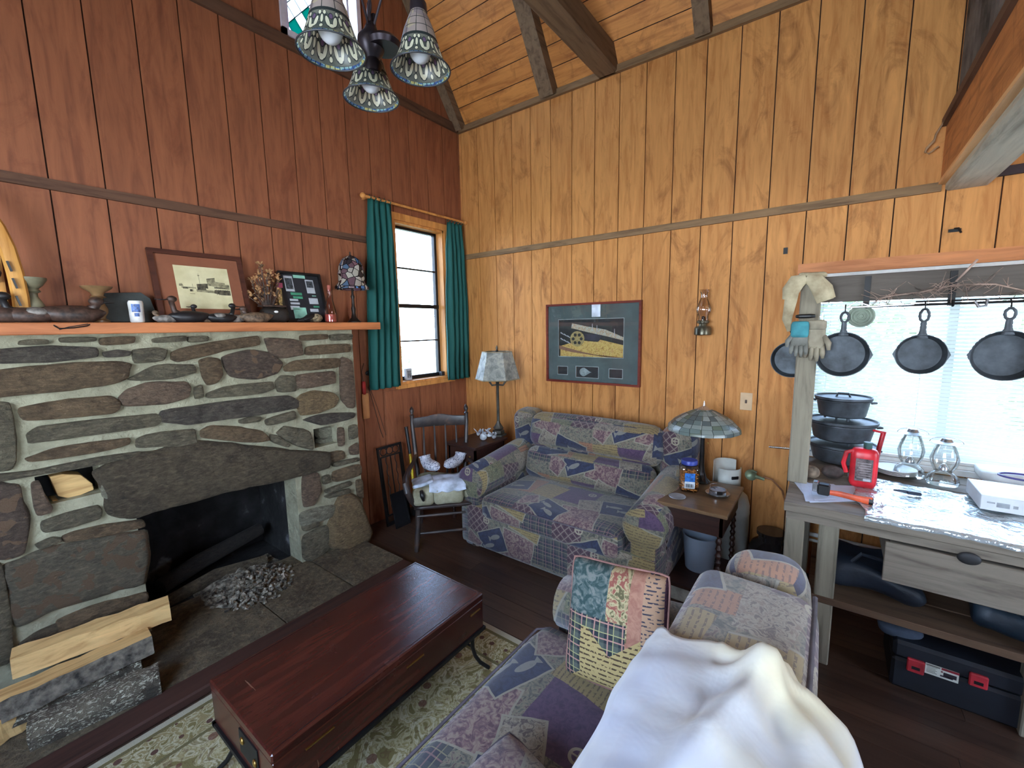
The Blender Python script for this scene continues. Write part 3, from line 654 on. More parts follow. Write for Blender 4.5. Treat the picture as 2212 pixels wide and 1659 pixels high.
# firewood stacked on the hearth
def fire_log(name, label, p0, p1, prof, mats, mi=None, group='firewood stacked on the hearth', seed=0):
    """faceted log between two end points; prof = cross-section (across, up)"""
    p0, p1 = Vector(p0), Vector(p1); t = thing(name, label, 'firewood', tuple(p0)); b = B(); ax = (p1-p0).normalized(); sd = Vector((0, 0, 1)).cross(ax).normalized(); up = ax.cross(sd); N = 14; rings = []
    for i in range(N+1):
        c = p0.lerp(p1, i/N); r_ = []
        for j, (a, h) in enumerate(prof):
            nz = mnoise.noise(Vector((i*.5+seed, j*1.7, seed)))*.006
            r_.append(b.bm.verts.new(c+sd*(a+nz)+up*(h+nz*.8)))
        rings.append(r_)
    n = len(prof)
    for r0, r1 in zip(rings, rings[1:]):
        for j in range(n):
            b.mi = mi[j] if mi else 0; b.face([r0[j], r0[(j+1) % n], r1[(j+1) % n], r1[j]])
    b.mi = 0; b.face(rings[0][::-1]); b.face(rings[-1]); t['group'] = group; o = obj('log', b, mats, t); return t
M_lich = None
k = K('lichen_bark', .95); v = k.co(); f = k.noise(k.co(scale=(1, 2, 2)), 62, 3, .6, .8); g = k.noise(v, 9, 4); c0 = k.ramp(g, [(.35, (70, 62, 52)), (.7, (122, 112, 94))]); k.set('Base Color', k.mix(k.m('MULTIPLY', k.m('GREATER_THAN', f, .56), k.m('GREATER_THAN', g, .42)), c0, (196, 190, 168))); k.bump(f, 1.0, .02); M_lich = k.mat
def P3(z, x, y): return tuple(at('z', z, x, y))
fire_log('split_log', 'long pale split log topmost on the hearth stack', at('z', .25, 30, 1432), at('z', .25, 366, 1312), [(-.075, -.035), (.06, -.05), (.085, .015), (.01, .065), (-.06, .05)], [M_split, M_bark], [0, 0, 0, 0, 0], seed=1)
fire_log('split_log', 'second split log with pale ends below the topmost one', at('z', .17, 0, 1530), at('z', .17, 325, 1385), [(-.07, -.03), (.05, -.045), (.075, .015), (.03, .062), (-.06, .058)], [M_split, M_bark], [1, 0, 0, 0, 1], seed=4)
fire_log('bark_log', 'rough grey bark log behind the speckled one', at('z', .12, -20, 1555), at('z', .12, 300, 1415), [(-.08, -.03), (.05, -.05), (.075, .0), (.04, .045), (-.05, .05)], [M_bark, M_lich], [1, 0, 0, 1, 1], seed=7)
fire_log('bark_log', 'grey log with lichen speckled bark nearest the rug', at('z', .10, 65, 1580), at('z', .10, 345, 1460), [(-.06, -.05), (.05, -.045), (.07, .0), (.035, .05), (-.045, .055), (-.075, .01)], [M_bark, M_lich], [1]*6, seed=9)
fire_log('bark_log', 'dark log half hidden at the left end of the stack', at('z', .1, -120, 1640), at('z', .1, 60, 1530), [(-.06, -.045), (.05, -.045), (.06, .0), (.03, .045), (-.045, .05)], [M_bark, M_split], [0, 0, 0, 0, 1], seed=12)

# ------------------------------------------------------------------ mantel
MT = 1.755
b = B(); b.b2((-1.0, 2.86, 1.70), (2.115, Y1-.001, MT), bev=.004); tag(obj('mantel_shelf', b, wood('mantel_wood', (196, 122, 76), (156, 90, 54), 0, .5, 7, 10, bump=.1, vary=.12)), 'long orange wooden mantel shelf above the fieldstone fireplace', 'shelf')
M_drk = plain('dark_stained_wood', (66, 40, 34), .5); M_iron = plain('black_iron', (26, 25, 26), .5, .3, var=.2)
M_blk = plain('satin_black', (22, 22, 24), .4)
def mx(px, y=3.0): return at('y', y, px, 700).x
def leaning(name, label, cat, px0, px1, zt, y0, tilt, parts):
    pass
# framed sepia street photograph leaning on the wall
def frame_plane(tlx, trx, blx, brx, y_top, y_bot, z_top_l, z_top_r, z_bot): pass
def lean_matrix(xc, zb, yb, yt, h):
    """local x right, y up along the leaning panel, z out to the room"""
    ang = math.atan2(yt-yb, h); return Matrix.Translation((xc, yb, zb)) @ Matrix.Rotation(R(90)-ang, 4, 'X')
def rect(b, M, x0, y0, x1, y1, z0, z1): b.box(((x0+x1)/2, (y0+y1)/2, (z0+z1)/2), (x1-x0, y1-y0, z1-z0), M=M); return b
xl, xr = at('y', 3.02, 345, 690).x, at('y', 3.02, 545, 690).x; xc = (xl+xr)/2; w = (xr-xl); hh = at('y', 3.1, 420, 542).z - MT
Mx = lean_matrix(xc, MT, 3.03, 3.13, hh)
T = thing('street_photograph', 'large wood-framed sepia photograph of an old town street leaning on the mantel', 'picture', (xc, 3.03, MT)); w2 = w/2
b = B(); fw = .026
for q in ((-w2, 0, w2, fw), (-w2, hh-fw, w2, hh), (-w2, fw, -w2+fw, hh-fw), (w2-fw, fw, w2, hh-fw)): rect(b, Mx, *q, 0, .02)
obj('frame', b, wood('dark_frame_wood', (92, 54, 42), (60, 34, 28), 0, .45), T)
b = B(); rect(b, Mx, -w2+fw, fw, w2-fw, hh-fw, 0, .008); obj('mat_board', b, plain('brown_mat', (140, 84, 58), .8, var=.03), T)
iw, ih = w2-.105, hh*.5; ix0, ix1, iy0, iy1 = -w2+.11, w2-.09, .085, hh-.085
k = K('sepia_paper', .6); v = k.co(); f = k.noise(v, 14, 4); k.set('Base Color', k.ramp(f, [(.3, (206, 196, 152)), (.7, (226, 217, 176))])); M_paper = k.mat
b = B(); rect(b, Mx, ix0, iy0, ix1, iy1, .008, .010); PH = obj('photo_print', b, M_paper, T)
M_ink = plain('sepia_ink', (84, 78, 62), .8, var=.3, scale=60); M_inkl = plain('sepia_half_tone', (150, 142, 112), .8, var=.2, scale=60)
pw, ph = ix1-ix0, iy1-iy0
def q4(b, pts, z=.0105): b.prism([(ix0+u*pw, iy0+v_*ph) for u, v_ in pts], .0006, Mx @ Matrix.Translation((0, 0, z)))
b = B(); b2_ = B()
for pts in ([(.36, .44), (.52, .44), (.52, .60), (.36, .58)], [(.80, .34), (.98, .34), (.98, .46), (.68, .46), (.66, .38)], [(.50, .50), (.56, .48), (.56, .60), (.50, .60)], [(.10, .46), (.20, .46), (.18, .50), (.11, .50)], [(.22, .40), (.27, .40), (.27, .45), (.22, .45)], [(.56, .70), (.72, .74), (.72, .755), (.56, .72)], [(.68, .5), (.98, .49), (.98, .51), (.68, .53)]): q4(b, pts)
for pts in ([(.56, .56), (.72, .54), (.72, .74), (.56, .70)], [(.72, .52), (.90, .52), (.90, .64), (.72, .66)], [(.34, .40), (.68, .38), (.68, .44), (.34, .46)], [(.90, .52), (.98, .52), (.98, .60), (.90, .60)], [(.42, .56), (.425, .56), (.425, .84), (.42, .84)], [(.405, .78), (.44, .78), (.44, .80), (.405, .80)], [(.28, .40), (.285, .40), (.285, .58), (.28, .58)], [(.08, .48), (.34, .47), (.34, .50), (.08, .505)], [(.04, .52), (.12, .52), (.1, .58), (.05, .57)], [(.21, .34), (.30, .34), (.30, .352), (.21, .352)]): q4(b2_, pts, .0102)
for uu in (.71, .75, .79, .84, .88, .93): q4(b, [(uu, .34), (uu+.008, .34), (uu+.008, .47), (uu, .47)], .0112)
obj('building_ink', b, M_ink, PH); obj('half_tone_ink', b2_, M_inkl, PH)

# black display frame with paper labels
xl, xr = at('y', 3.02, 622, 690).x, at('y', 3.02, 706, 690).x; xc = (xl+xr)/2; w2 = (xr-xl)/2+.01; hh = at('y', 3.1, 655, 588).z-MT
Mx = lean_matrix(xc, MT, 3.02, 3.12, hh)
T = thing('display_frame', 'black shadow frame with small white and green labels leaning on the mantel', 'picture', (xc, 3.02, MT)); b = B(); fw = .014
for q in ((-w2, 0, w2, fw), (-w2, hh-fw, w2, hh), (-w2, fw, -w2+fw, hh-fw), (w2-fw, fw, w2, hh-fw)): rect(b, Mx, *q, 0, .03)
obj('frame', b, M_blk, T); b = B(); rect(b, Mx, -w2+fw, fw, w2-fw, hh-fw, 0, .008); obj('backing', b, plain('charcoal_card', (36, 36, 42), .7), T)
M_lab = plain('paper_label', (190, 194, 200), .6, var=.05); M_grn = plain('green_label', (70, 150, 116), .6); M_mint = plain('mint_label', (150, 206, 184), .6)
def lab(u0, v0, u1, v1, m, inner=None):
    b = B(); rect(b, Mx, -w2+u0*2*w2, v0*hh, -w2+u1*2*w2, v1*hh, .008, .0095); o = obj('label', b, m, T)
    if inner: b = B(); rect(b, Mx, -w2+(u0+.02)*2*w2, (v0+inner[0]*(v1-v0))*hh, -w2+(u1-.02)*2*w2, (v0+inner[1]*(v1-v0))*hh, .0095, .0100); obj('printed_picture', b, plain('dark_print', (58, 62, 66), .6, var=.5, scale=60), o)
for q in ((.13, .62, .33, .93, M_lab, (.15, .85)), (.36, .90, .64, .96, M_mint), (.62, .60, .82, .88, M_lab, (.42, .9)), (.22, .55, .48, .60, M_grn), (.26, .48, .48, .525, M_grn), (.62, .38, .84, .50, M_lab), (.17, .43, .36, .47, M_lab), (.17, .36, .38, .40, M_lab), (.20, .08, .50, .30, M_mint), (.60, .22, .80, .28, M_lab), (.15, .25, .36, .33, M_lab), (.72, .54, .82, .56, M_mint), (.7, .31, .84, .34, M_grn)): lab(*q)

# turned candlesticks
def candlestick(label, px, m, zs, r, prof, y=3.02):
    x = at('y', y, px, 640).x; t = thing('candlestick', label, 'candlestick', (x, y, MT)); b = B(); b.lathe([(a*r, h*zs) for a, h in prof], 20, c=(x, y, MT)); obj('turned_body', b, m, t, smooth=True); return t
pf1 = [(.9, 0), (.9, .06), (.6, .12), (.62, .2), (.95, .3), (1.0, .4), (.75, .5), (.5, .58), (.5, .66), (.85, .70), (.62, .76), (1.1, .84), (1.55, .96), (1.55, 1.0), (1.2, 1.0), (1.1, .97), (.0, .96)]
candlestick('grey-green turned candlestick beside the boat-shaped shelf', 71, plain('sage_wood', (128, 122, 96), .6), at('y', 3.02, 71, 600).z-MT, .035, pf1)
pf2 = [(1.0, 0), (1.0, .07), (.6, .12), (.6, .18), (.9, .28), (.95, .38), (.7, .5), (.5, .62), (.5, .68), (.95, .71), (.6, .75), (.8, .84), (1.6, .95), (1.75, 1.0), (1.5, 1.0), (0, .97)]
candlestick('brown turned candlestick left of the grey slate plaque', 211, plain('walnut_wood', (134, 104, 70), .4), at('y', 3.02, 211, 619).z-MT, .036, pf2)
# slate plaque
b = B(); x = at('y', 3.06, 276, 660).x; zt = at('y', 3.06, 276, 626).z-MT; Mx = lean_matrix(x, MT, 3.04, 3.12, zt)
b.prism([(-.10, 0), (.10, 0), (.115, .04), (.105, zt*.8), (.07, zt), (.02, zt*.98), (-.09, zt*.93)], .02, Mx); t = thing('slate_plaque', 'grey slate plaque leaning behind the white can', 'plaque', (x, 3.04, MT)); obj('slab', b, plain('dark_slate', (68, 72, 70), .8, bump=.4), t, bevel=.003)
# white can with blue print
x = at('y', 2.96, 297, 690).x; zt = at('y', 2.96, 297, 650).z-MT; t = thing('drink_can', 'dented white can with blue print standing at the mantel edge', 'can', (x, 2.96, MT)); b = B()
b.lathe([(.026, 0), (.031, .008), (.033, zt*.5), (.0335, zt-.01), (.028, zt), (.026, zt-.004), (0, zt-.004)], 20, c=(x, 2.96, MT), fn=lambda a, i, r_: r_*(1-.06*max(0, math.sin(a*2+i)))); CAN = obj('body', b, plain('white_tin', (226, 226, 222), .35), t, smooth=True)
b = B(); b.lathe([(.0345, zt*.48), (.0347, zt*.84)], 8, c=(x, 2.96, MT), ang=(R(225), R(285)), cap=False); b.lathe([(.034, zt*.28), (.0344, zt*.44)], 5, c=(x, 2.96, MT), ang=(R(240), R(275)), cap=False); obj('blue_print', b, plain('blue_ink', (76, 110, 176), .4, var=.25, scale=90), t)

# duck decoys
def decoy(label, px, L, m_body, m_head, face=1, y=2.95, head_h=.5, bill=1.0, up=0.0, z=MT, m_patch=None):
    x = at('y', y, px, 690).x; t = thing('duck_decoy', label, 'decoy', (x, y, z), 0 if face > 0 else math.pi, group='duck decoys along the mantel')
    b = B(); n = 14
    prof = [(-.5, .02, .30), (-.42, .10, .27), (-.28, .19, .22), (-.05, .25, .19), (.15, .25, .19), (.32, .19, .21), (.44, .10, .24), (.5, .03, .26)]
    rings = []
    for px_, rr, zc in prof:
        rings.append(b.vs([(px_*L, rr*L*.85*math.cos(a), max(0.0, (zc-.0)*L*.75+rr*L*.75*math.sin(a))) for a in [2*math.pi*q/n for q in range(n)]]))
    for r0, r1 in zip(rings, rings[1:]):
        for q in range(n): b.face([r0[q], r0[(q+1) % n], r1[(q+1) % n], r1[q]])
    b.face(rings[0][::-1]); b.face(rings[-1]); obj('body', b, m_body, t, smooth='all', world=False)
    b = B(); hx, hz = .36*L, .36*L+head_h*L*.35; b.tube([(.30*L, 0, .25*L), (.36*L, 0, .33*L+up*L), (hx+.01, 0, hz)], [.10*L, .07*L, .065*L], 8); b.ball((hx+.02*L, 0, hz+.02*L), (.12*L, .085*L, .09*L), 10, 6)
    obj('head', b, m_head, t, smooth='all', world=False)
    b = B(); b.tube([(hx+.10*L, 0, hz+.01*L), (hx+.2*L, 0, hz-.005*L), (hx+.13*L+.15*L*bill, 0, hz-.0*L)], [.035*L, .028*L, .016*L], 6, flat=.5); obj('bill', b, M_blk, t, smooth='all', world=False)
    if m_patch: b = B(); b.ball((-.05*L, 0, .22*L), (.26*L, .222*L, .12*L), 12, 8); obj('wing', b, m_patch, t, smooth='all', world=False)
    return t
D_br = plain('decoy_brown', (72, 54, 46), .5, var=.3, scale=40); D_bk = plain('decoy_black', (34, 32, 34), .45, var=.2); D_gy = plain('decoy_grey', (128, 122, 116), .6, var=.25, scale=40); D_tn = plain('decoy_tan', (112, 92, 74), .6, var=.3, scale=40)
decoy('grey and brown duck decoy beneath the boat-shaped shelf', 12, .22, D_br, D_br, -1, 2.94)
decoy('dark speckled duck decoy between the shelf and the wire tangle', 72, .21, D_br, D_bk, -1, 2.93, m_patch=D_gy)
decoy('slim tan duck decoy lying in front of the brown candlestick', 155, .25, D_br, D_br, 1, 2.93, .1)
decoy('small pale duck decoy first from the left before the street photograph', 362, .13, D_gy, D_tn, -1, 2.93, .1)
decoy('merganser decoy with a long raised bill before the street photograph', 412, .20, D_bk, D_br, -1, 2.92, .75, 1.9)
decoy('small dark-headed duck decoy in the middle before the street photograph', 445, .14, D_tn, D_bk, -1, 2.95, .8)
decoy('wood duck decoy with white face lines right of the merganser', 478, .17, D_bk, D_bk, 1, 2.92, .6, m_patch=D_gy)
decoy('grey-flanked duck decoy low before the photograph frame corner', 505, .15, D_gy, D_tn, 1, 2.95, .15)
decoy('flat tan duck decoy in front of the dark basket', 556, .20, D_tn, D_br, -1, 2.92, .1)
# dark basket pot with dried flowers
x = at('y', 3.0, 592, 690).x; t = thing('basket_pot', 'dark lidded basket pot holding dried flowers on the mantel', 'basket', (x, 3.0, MT)); b = B()
b.soft((x, 2.99, MT+.05), (.17, .11, .10), r=.04, n=6); obj('pot', b, plain('black_basket', (40, 34, 30), .6, bump=.6), t, smooth=True)
b = B(); b.soft((x-.01, 2.99, MT+.108), (.15, .09, .016), r=.007, n=4); obj('rim', b, D_br, t, smooth=True)
b = B(); b.ball((x-.012, 2.934, MT+.07), (.014, .004, .008), 10, 6); obj('pearl_badge', b, M_white, t)
t = thing('dried_flowers', 'tall dried flower and seed pod arrangement rising from the basket pot', 'flowers', (x-.02, 3.04, MT+.1)); rng = random.Random(3); stems = B(); pods = B(); blooms = B(); zt = at('y', 3.04, 560, 560).z
for q in range(26):
    a = rng.uniform(-.11, .14); hgt = rng.uniform(.10, 1)**.8*(zt-MT-.11)*(1-abs(a)*2.6); tip = Vector((x-.03+a*.9-.03*hgt, 3.04+rng.uniform(-.03, .04), MT+.11+hgt)); base = Vector((x-.02+a*.2, 3.03, MT+.09))
    mid = base.lerp(tip, .5)+Vector((rng.uniform(-.02, .02), 0, .01)); stems.tube([base, mid, tip], .0022, 5)
    for s_ in range(3):
        c = base.lerp(tip, .5+.24*s_)+Vector((rng.uniform(-.012, .012), rng.uniform(-.01, .01), 0)); (pods if rng.random() < .55 else blooms).ball(c, (rng.uniform(.006, .012), .007, rng.uniform(.007, .014)), 6, 4, rot=(rng.uniform(-1, 1), rng.uniform(-1, 1), 0))
    for s_ in range(4):
        d = Vector((rng.uniform(-1, 1), rng.uniform(-.6, .6), rng.uniform(.2, 1))).normalized()*.022; v = blooms.vs([tip, tip+d+Vector((.006, 0, 0)), tip+d*1.3, tip+d-Vector((.006, 0, 0))]); blooms.face(v)
obj('stems', stems, D_br, t, kind='stuff'); obj('seed_pods', pods, plain('brown_pods', (104, 74, 50), .7), t, kind='stuff', smooth='all'); obj('blooms', blooms, plain('dry_blooms', (188, 142, 96), .8), t, kind='stuff')
# small pink packet behind, rug-like fur fly bundle
b = B(); xx = at('y', 3.06, 606, 640).x; zz_ = at('y', 3.06, 606, 612).z; b.b2((xx-.016, 3.055, MT), (xx+.016, 3.085, zz_)); t = thing('tall_box', 'narrow gold patterned box with a pink top behind the flowers', 'box', (xx, 3.07, MT)); obj('carton', b, plain('gold_paper', (140, 112, 66), .5, var=.6, scale=70), t)
b = B(); b.b2((xx-.017, 3.054, zz_-.03), (xx+.017, 3.086, zz_+.002)); obj('lid', b, plain('pink_lid', (166, 66, 96), .5), t)
x = at('y', 2.95, 672, 690).x; t = thing('feathered_decoy', 'small bird mount with dark feathers and a buff breast right of the basket', 'decoy', (x, 2.95, MT)); b = B(); b.ball((x+.03, 2.95, MT+.032), (.055, .032, .032), 12, 8); obj('breast', b, plain('buff_feather', (150, 134, 106), .8, var=.3, scale=60), t, smooth='all')
b = B(); b.tube([(x-.10, 2.94, MT+.012), (x-.05, 2.94, MT+.022), (x, 2.95, MT+.045), (x+.03, 2.96, MT+.062)], [.010, .024, .034, .014], 8, flat=.7); obj('dark_wing', b, D_bk, t, smooth='all')
b = B(); rng = random.Random(8)
for q in range(40):
    p = Vector((x-.10+rng.uniform(0, .1), 2.90+rng.uniform(0, .05), MT+.012)); b.tube([p, p+Vector((rng.uniform(-.06, .03), rng.uniform(-.05, .0), rng.uniform(-.006, .02)))], .0011, 3)
obj('feather_barbs', b, D_bk, t, kind='stuff')
# pink liqueur bottle
def bottle_prof(s_, h): return [(r_*s_, z_*h) for r_, z_ in ((.0, 0), (.82, 0), (1, .03), (.98, .25), (.8, .45), (.5, .66), (.3, .8), (.28, .9), (.34, .91), (.34, .93), (.26, .94))]
x = at('y', 2.95, 715, 690).x; hb = at('y', 2.95, 711, 616).z-MT; t = thing('glass_bottle', 'clear tapering glass bottle with pink drink and a pink stopper', 'bottle', (x, 2.95, MT)); b = B(); b.lathe(bottle_prof(.042, hb*.93), 20, c=(x, 2.95, MT)); obj('glass_body', b, glass('bottle_glass', (248, 226, 222), .02, .10), t, smooth=True)
b = B(); b.lathe([(0, .004), (.035, .004), (.039, .01), (.0385, hb*.22), (.0, hb*.20)], 18, c=(x, 2.95, MT)); obj('pink_contents', b, plain('pink_liquid', (206, 106, 98), .2), t, smooth=True)
b = B(); b.lathe([(.011, hb*.84), (.0125, hb*.96), (.010, hb*1.0), (0, hb*1.0)], 14, c=(x, 2.95, MT)); obj('stopper', b, plain('pink_wax', (206, 112, 96), .5), t, smooth=True)

# stained glass helper: mosaic on a lathe surface, each glass piece proud of dark cames
def mosaic_mat(name, cols, scale, lead=.06, tr=.55, rnd=1.0, stretch=(1, 1, 1)):
    k = K(name, .25, 0); v = k.co('UV', scale=stretch); e = k.vor(v, scale, 'DISTANCE_TO_EDGE', rnd=rnd); c = k.vor(v, scale, 'F1', 'Color', rnd=rnd); s_ = k.n('SeparateColor'); k.nt.links.new(c, s_.inputs[0])
    col = k.ramp(s_.outputs[0], [(i/len(cols), q) for i, q in enumerate(cols)], 'CONSTANT'); L = k.m('LESS_THAN', e, lead); fin = k.mix(L, col, (28, 28, 32)); k.set('Base Color', fin)
    out = [n for n in k.nt.nodes if n.type == 'OUTPUT_MATERIAL'][0]; t = k.n('BsdfTranslucent'); k.nt.links.new(fin, t.inputs[0]); mx_ = k.n('MixShader'); mx_.inputs[0].default_value = tr
    k.nt.links.new(k.b.outputs[0], mx_.inputs[1]); k.nt.links.new(t.outputs[0], mx_.inputs[2]); k.nt.links.new(mx_.outputs[0], out.inputs[0]); k.bump(L, .4, .003); return k.mat
def lathe_uv(o, seg, n):
    me = o.data; uv = me.uv_layers.new(name='UVMap')
    for p in me.polygons:
        cx = [me.vertices[me.loops[l].vertex_index].co for l in p.loop_indices]
        an = [math.atan2(c.y-LC[1], c.x-LC[0]) for c in cx]
        if max(an)-min(an) > math.pi: an = [a+2*math.pi if a < 0 else a for a in an]
        for l, a, c in zip(p.loop_indices, an, cx): uv.data[l].uv = (a/(2*math.pi), c.z-LC[2])
LC = (0, 0, 0)
# small stained glass lamp on the mantel
x = at('y', 3.02, 765, 690).x; y = 3.02; zt = at('y', y, 759, 552).z-MT; zr = at('y', y, 765, 622).z-MT
t = thing('mantel_lamp', 'small lamp with a blue and pink leaded glass shade at the mantel end', 'lamp', (x, y, MT))
b = B(); b.lathe([(.05, 0), (.05, .008), (.038, .02), (.02, .04), (.014, .08), (.018, .11), (.012, .13), (.01, .18), (.016, .2), (.008, .22), (.008, zr+.03), (0, zr+.03)], 16, c=(x, y, MT)); obj('base', b, plain('bronze_patina', (52, 44, 40), .4, .6), t, smooth=True)
LC = (0, 0, 0); b = B(); hs = zt-zr; b.lathe([(.118, zr-.012), (.120, zr+.004), (.098, zr+hs*.16), (.098, zr+hs*.40), (.090, zr+hs*.66), (.062, zr+hs*.88), (.030, zr+hs*.97), (.008, zr+hs)], 40, c=(x, y, MT), cap=False, fn=lambda a, i, r_: r_*(1+(.05*math.sin(a*10) if i < 2 else 0)))
o = obj('glass_shade', b, mosaic_mat('mantel_shade_glass', [(84, 132, 190), (196, 190, 176), (150, 110, 122), (60, 56, 60), (186, 178, 168), (120, 92, 100), (96, 120, 150), (206, 200, 190)], 13, .05, .35, .8, (1, 1.9, 1)), t, smooth=True); lathe_uv(o, 40, 7)
b = B(); b.lathe([(.012, zt-.003), (.004, zt+.008), (.006, zt+.016), (.001, zt+.03)], 10, c=(x, y, MT)); obj('finial', b, M_iron, t, smooth=True)
# boat-shaped shelf at the left edge
t = thing('boat_shelf', 'curved pale wooden boat-shaped shelf with slots at the left end of the mantel', 'shelf', (0, 3.05, MT)); zt = at('y', 3.02, -60, 420).z
pts = [at('y', 2.98, px, py) for px, py in ((51, 694), (44, 640), (33, 590), (16, 535), (-6, 490), (-40, 440), (-80, 405))]; b = B()
b.tube(pts+[Vector((pts[-1].x-.06, 2.98, pts[-1].z+.02))], [.028, .028, .028, .027, .026, .024, .02, .014], 8, flat=.6, up=(0, 1, 0)); M_pale = wood('pale_varnished_wood', (216, 158, 82), (176, 118, 54), 2, .45, vary=.05); obj('rim', b, M_pale, t, smooth=True)
for px, py in ((18, 575), (30, 612), (38, 650), (47, 682)):
    p = at('y', 2.955, px+2, py); b = B(); b.box(tuple(p), (.007, .012, .045), (0, -.2, 0)); obj('slot', b, M_blk, t)
b = B(); xr_ = pts[1].x; b.b2((xr_-.5, 2.98, MT), (xr_-.02, 3.12, MT+.015)); z1_ = at('y', 3.0, 10, 603).z; b.b2((xr_-.5, 2.99, z1_-.012), (xr_-.055, 3.12, z1_)); b.b2((xr_-.5, 3.1, MT), (xr_-.03, 3.115, MT+.32)); obj('inner_shelf', b, M_pale, t)
b = B(); x = at('y', 3.02, 10, 690).x; z_ = z1_; b.ball((xr_-.12, 3.04, z_+.05), (.05, .04, .05), 10, 8); b.ball((xr_-.07, 3.03, z_+.03), (.03, .03, .03), 8, 6); tag(obj('dark_ornament', b, D_bk, smooth=True), 'dark rounded ornament sitting inside the boat-shaped shelf', 'ornament')
# wire tangle hanging over the mantel edge
b = B(); p = lambda px, py, y_: at('y', y_, px, py); b.tube([p(108, 696, 2.9), p(118, 704, 2.855), p(128, 710, 2.85), p(160, 708, 2.85), p(188, 704, 2.85), p(202, 696, 2.88)], .003, 6); b.tube([p(128, 712, 2.85), p(150, 706, 2.85), p(190, 700, 2.852)], .002, 6); tag(obj('wire_tangle', b, M_iron), 'thin dark wire looping over the front edge of the mantel', 'wire')
# ------------------------------------------------------------------ patchwork upholstery
def patch_material(name, ou=0, ov=0, mul=1.0):
    k = K(name, .9, spec=.2); uv = k.co('UV'); wob = k.noise(uv, 7, 2, out='Color'); a = k.n('VectorMath'); a.operation = 'MULTIPLY_ADD'
    k.nt.links.new(wob, a.inputs[0]); a.inputs[1].default_value = (.018, .018, 0); k.nt.links.new(uv, a.inputs[2]); x, y, _z = k.xyz(a.outputs[0])
    TU, TV = .64, .54; x = x*.72+ou; y = y*.72+ov; row = (y/TV)._('FLOOR'); u = (x+row*.27).mod(TU); v = y.mod(TV)
    fl = k.noise(uv, 34, 3, .6, 1.6); ve = k.vor(uv, 42)
    sage = k.ramp(fl, [(.36, (78, 80, 70)), (.47, (116, 114, 98)), (.56, (146, 136, 112)), (.66, (100, 82, 78))])
    leaf = k.ramp(fl, [(.38, (64, 76, 58)), (.46, (150, 146, 108)), (.52, (84, 92, 66)), (.62, (124, 116, 84))])
    rose = k.ramp(fl, [(.38, (96, 66, 74)), (.5, (136, 104, 102)), (.6, (160, 140, 124))])
    crm = k.ramp(fl, [(.40, (104, 92, 84)), (.5, (168, 158, 136)), (.62, (132, 116, 100))])
    p1 = (u/.046).fr(); p2 = (v/.046).fr(); q1 = ((u+.019)/.046).fr(); q2 = ((v+.015)/.046).fr()
    plaid = k.mix(((p1 < .34)+(p2 < .34))*.45, (42, 46, 62), (80, 84, 78)); plaid = k.mix(((q1 < .08)+(q2 < .08)).mn(1.0)*.7, plaid, (156, 116, 112)); plaid = k.mix((((u+.004)/.046).fr() < .06).mx(((v+.032)/.046).fr() < .06)*.6, plaid, (166, 158, 116))
    d1 = ((u+v)/.042).fr(); d2 = ((u-v)/.042).fr(); lat = k.mix((d1 < .17).mx(d2 < .17), k.mix(((d1-.58).abs() < .13)*((d2-.58).abs() < .13), (84, 56, 66), (58, 40, 50)), (142, 126, 116))
    tx = ((v/.013).fr() < .34)*(E(k, k.noise(uv, 90, 1)) > .47)
    letter = k.mix(tx, (158, 138, 88), (112, 94, 66)); ptx = k.mix(tx, (166, 118, 84), (120, 86, 70))
    def rect(cx, cy, hw, hh, ang):
        c, s = math.cos(R(ang)), math.sin(R(ang)); du = u-cx; dv = v-cy; a = du*c+dv*s; b_ = dv*c-du*s; return a, b_, (a.abs()-hw).mx(b_.abs()-hh)
    col = sage
    navy = k.ramp(fl, [(.4, (34, 40, 66)), (.6, (48, 58, 88))])
    purp = k.ramp(fl, [(.4, (78, 56, 84)), (.6, (96, 70, 98))])
    for cx, cy, hw, hh, ang, cc, bd in ((.10, .36, .13, .085, 0, plaid, 0), (.40, .10, .10, .10, 0, purp, 0), (.56, .12, .075, .085, -8, letter, 0), (.30, .31, .095, .085, 10, rose, 1), (.585, .42, .10, .085, 6, lat, 0), (.24, .47, .09, .07, 16, letter, 1), (.04, .52, .09, .07, 0, leaf, 0), (.42, .50, .085, .06, -10, crm, 0), (.02, .10, .06, .10, 0, ptx, 0), (.30, .17, .05, .05, 24, crm, 1), (.15, .13, .095, .07, 17, navy, 1), (.46, .31, .085, .062, -24, navy, 1), (.60, .27, .05, .045, 30, rose, 1)):
        a_, b_, m_ = rect(cx, cy, hw, hh, ang)
        if bd: col = k.mix(m_ < .006, col, (158, 152, 132))
        col = k.mix(m_ < 0.0, col, cc)
        if cc is navy:
            for sx_, sy_ in ((-.028, .018), (.03, -.018)):
                aa = a_-sx_; bb = b_-sy_; body = ((aa/.034)*(aa/.034)+(bb/.0125)*(bb/.0125)) < 1.0; tail = (((aa-.036).abs()-.010).mx((bb.abs()-(aa-.026)*.8))) < 0.0
                col = k.mix(body.mx(tail)*.85, col, (150, 148, 136))
    for cx, cy in ((.34, .05), (.50, .42)):   # little compass wheels
        du = u-cx; dv = v-cy; rr = (du*du+dv*dv)._('SQRT'); col = k.mix((((rr-.018).abs() < .0035).mx((rr < .018)*((du.abs() < .0022).mx(dv.abs() < .0022)))), col, (176, 166, 140))
    var = k.noise(uv, 2.3, 2); col = k.mix(k.m('MULTIPLY', var, .35), col, (96, 94, 98))
    col = k.mix(k.m('MULTIPLY', k.m('LESS_THAN', ve, .3), .12), col, (60, 56, 60))
    if mul != 1.0: col = k.mix(1-mul, col, (196, 188, 190))
    else: col = k.mix(.22, col, (40, 36, 46))
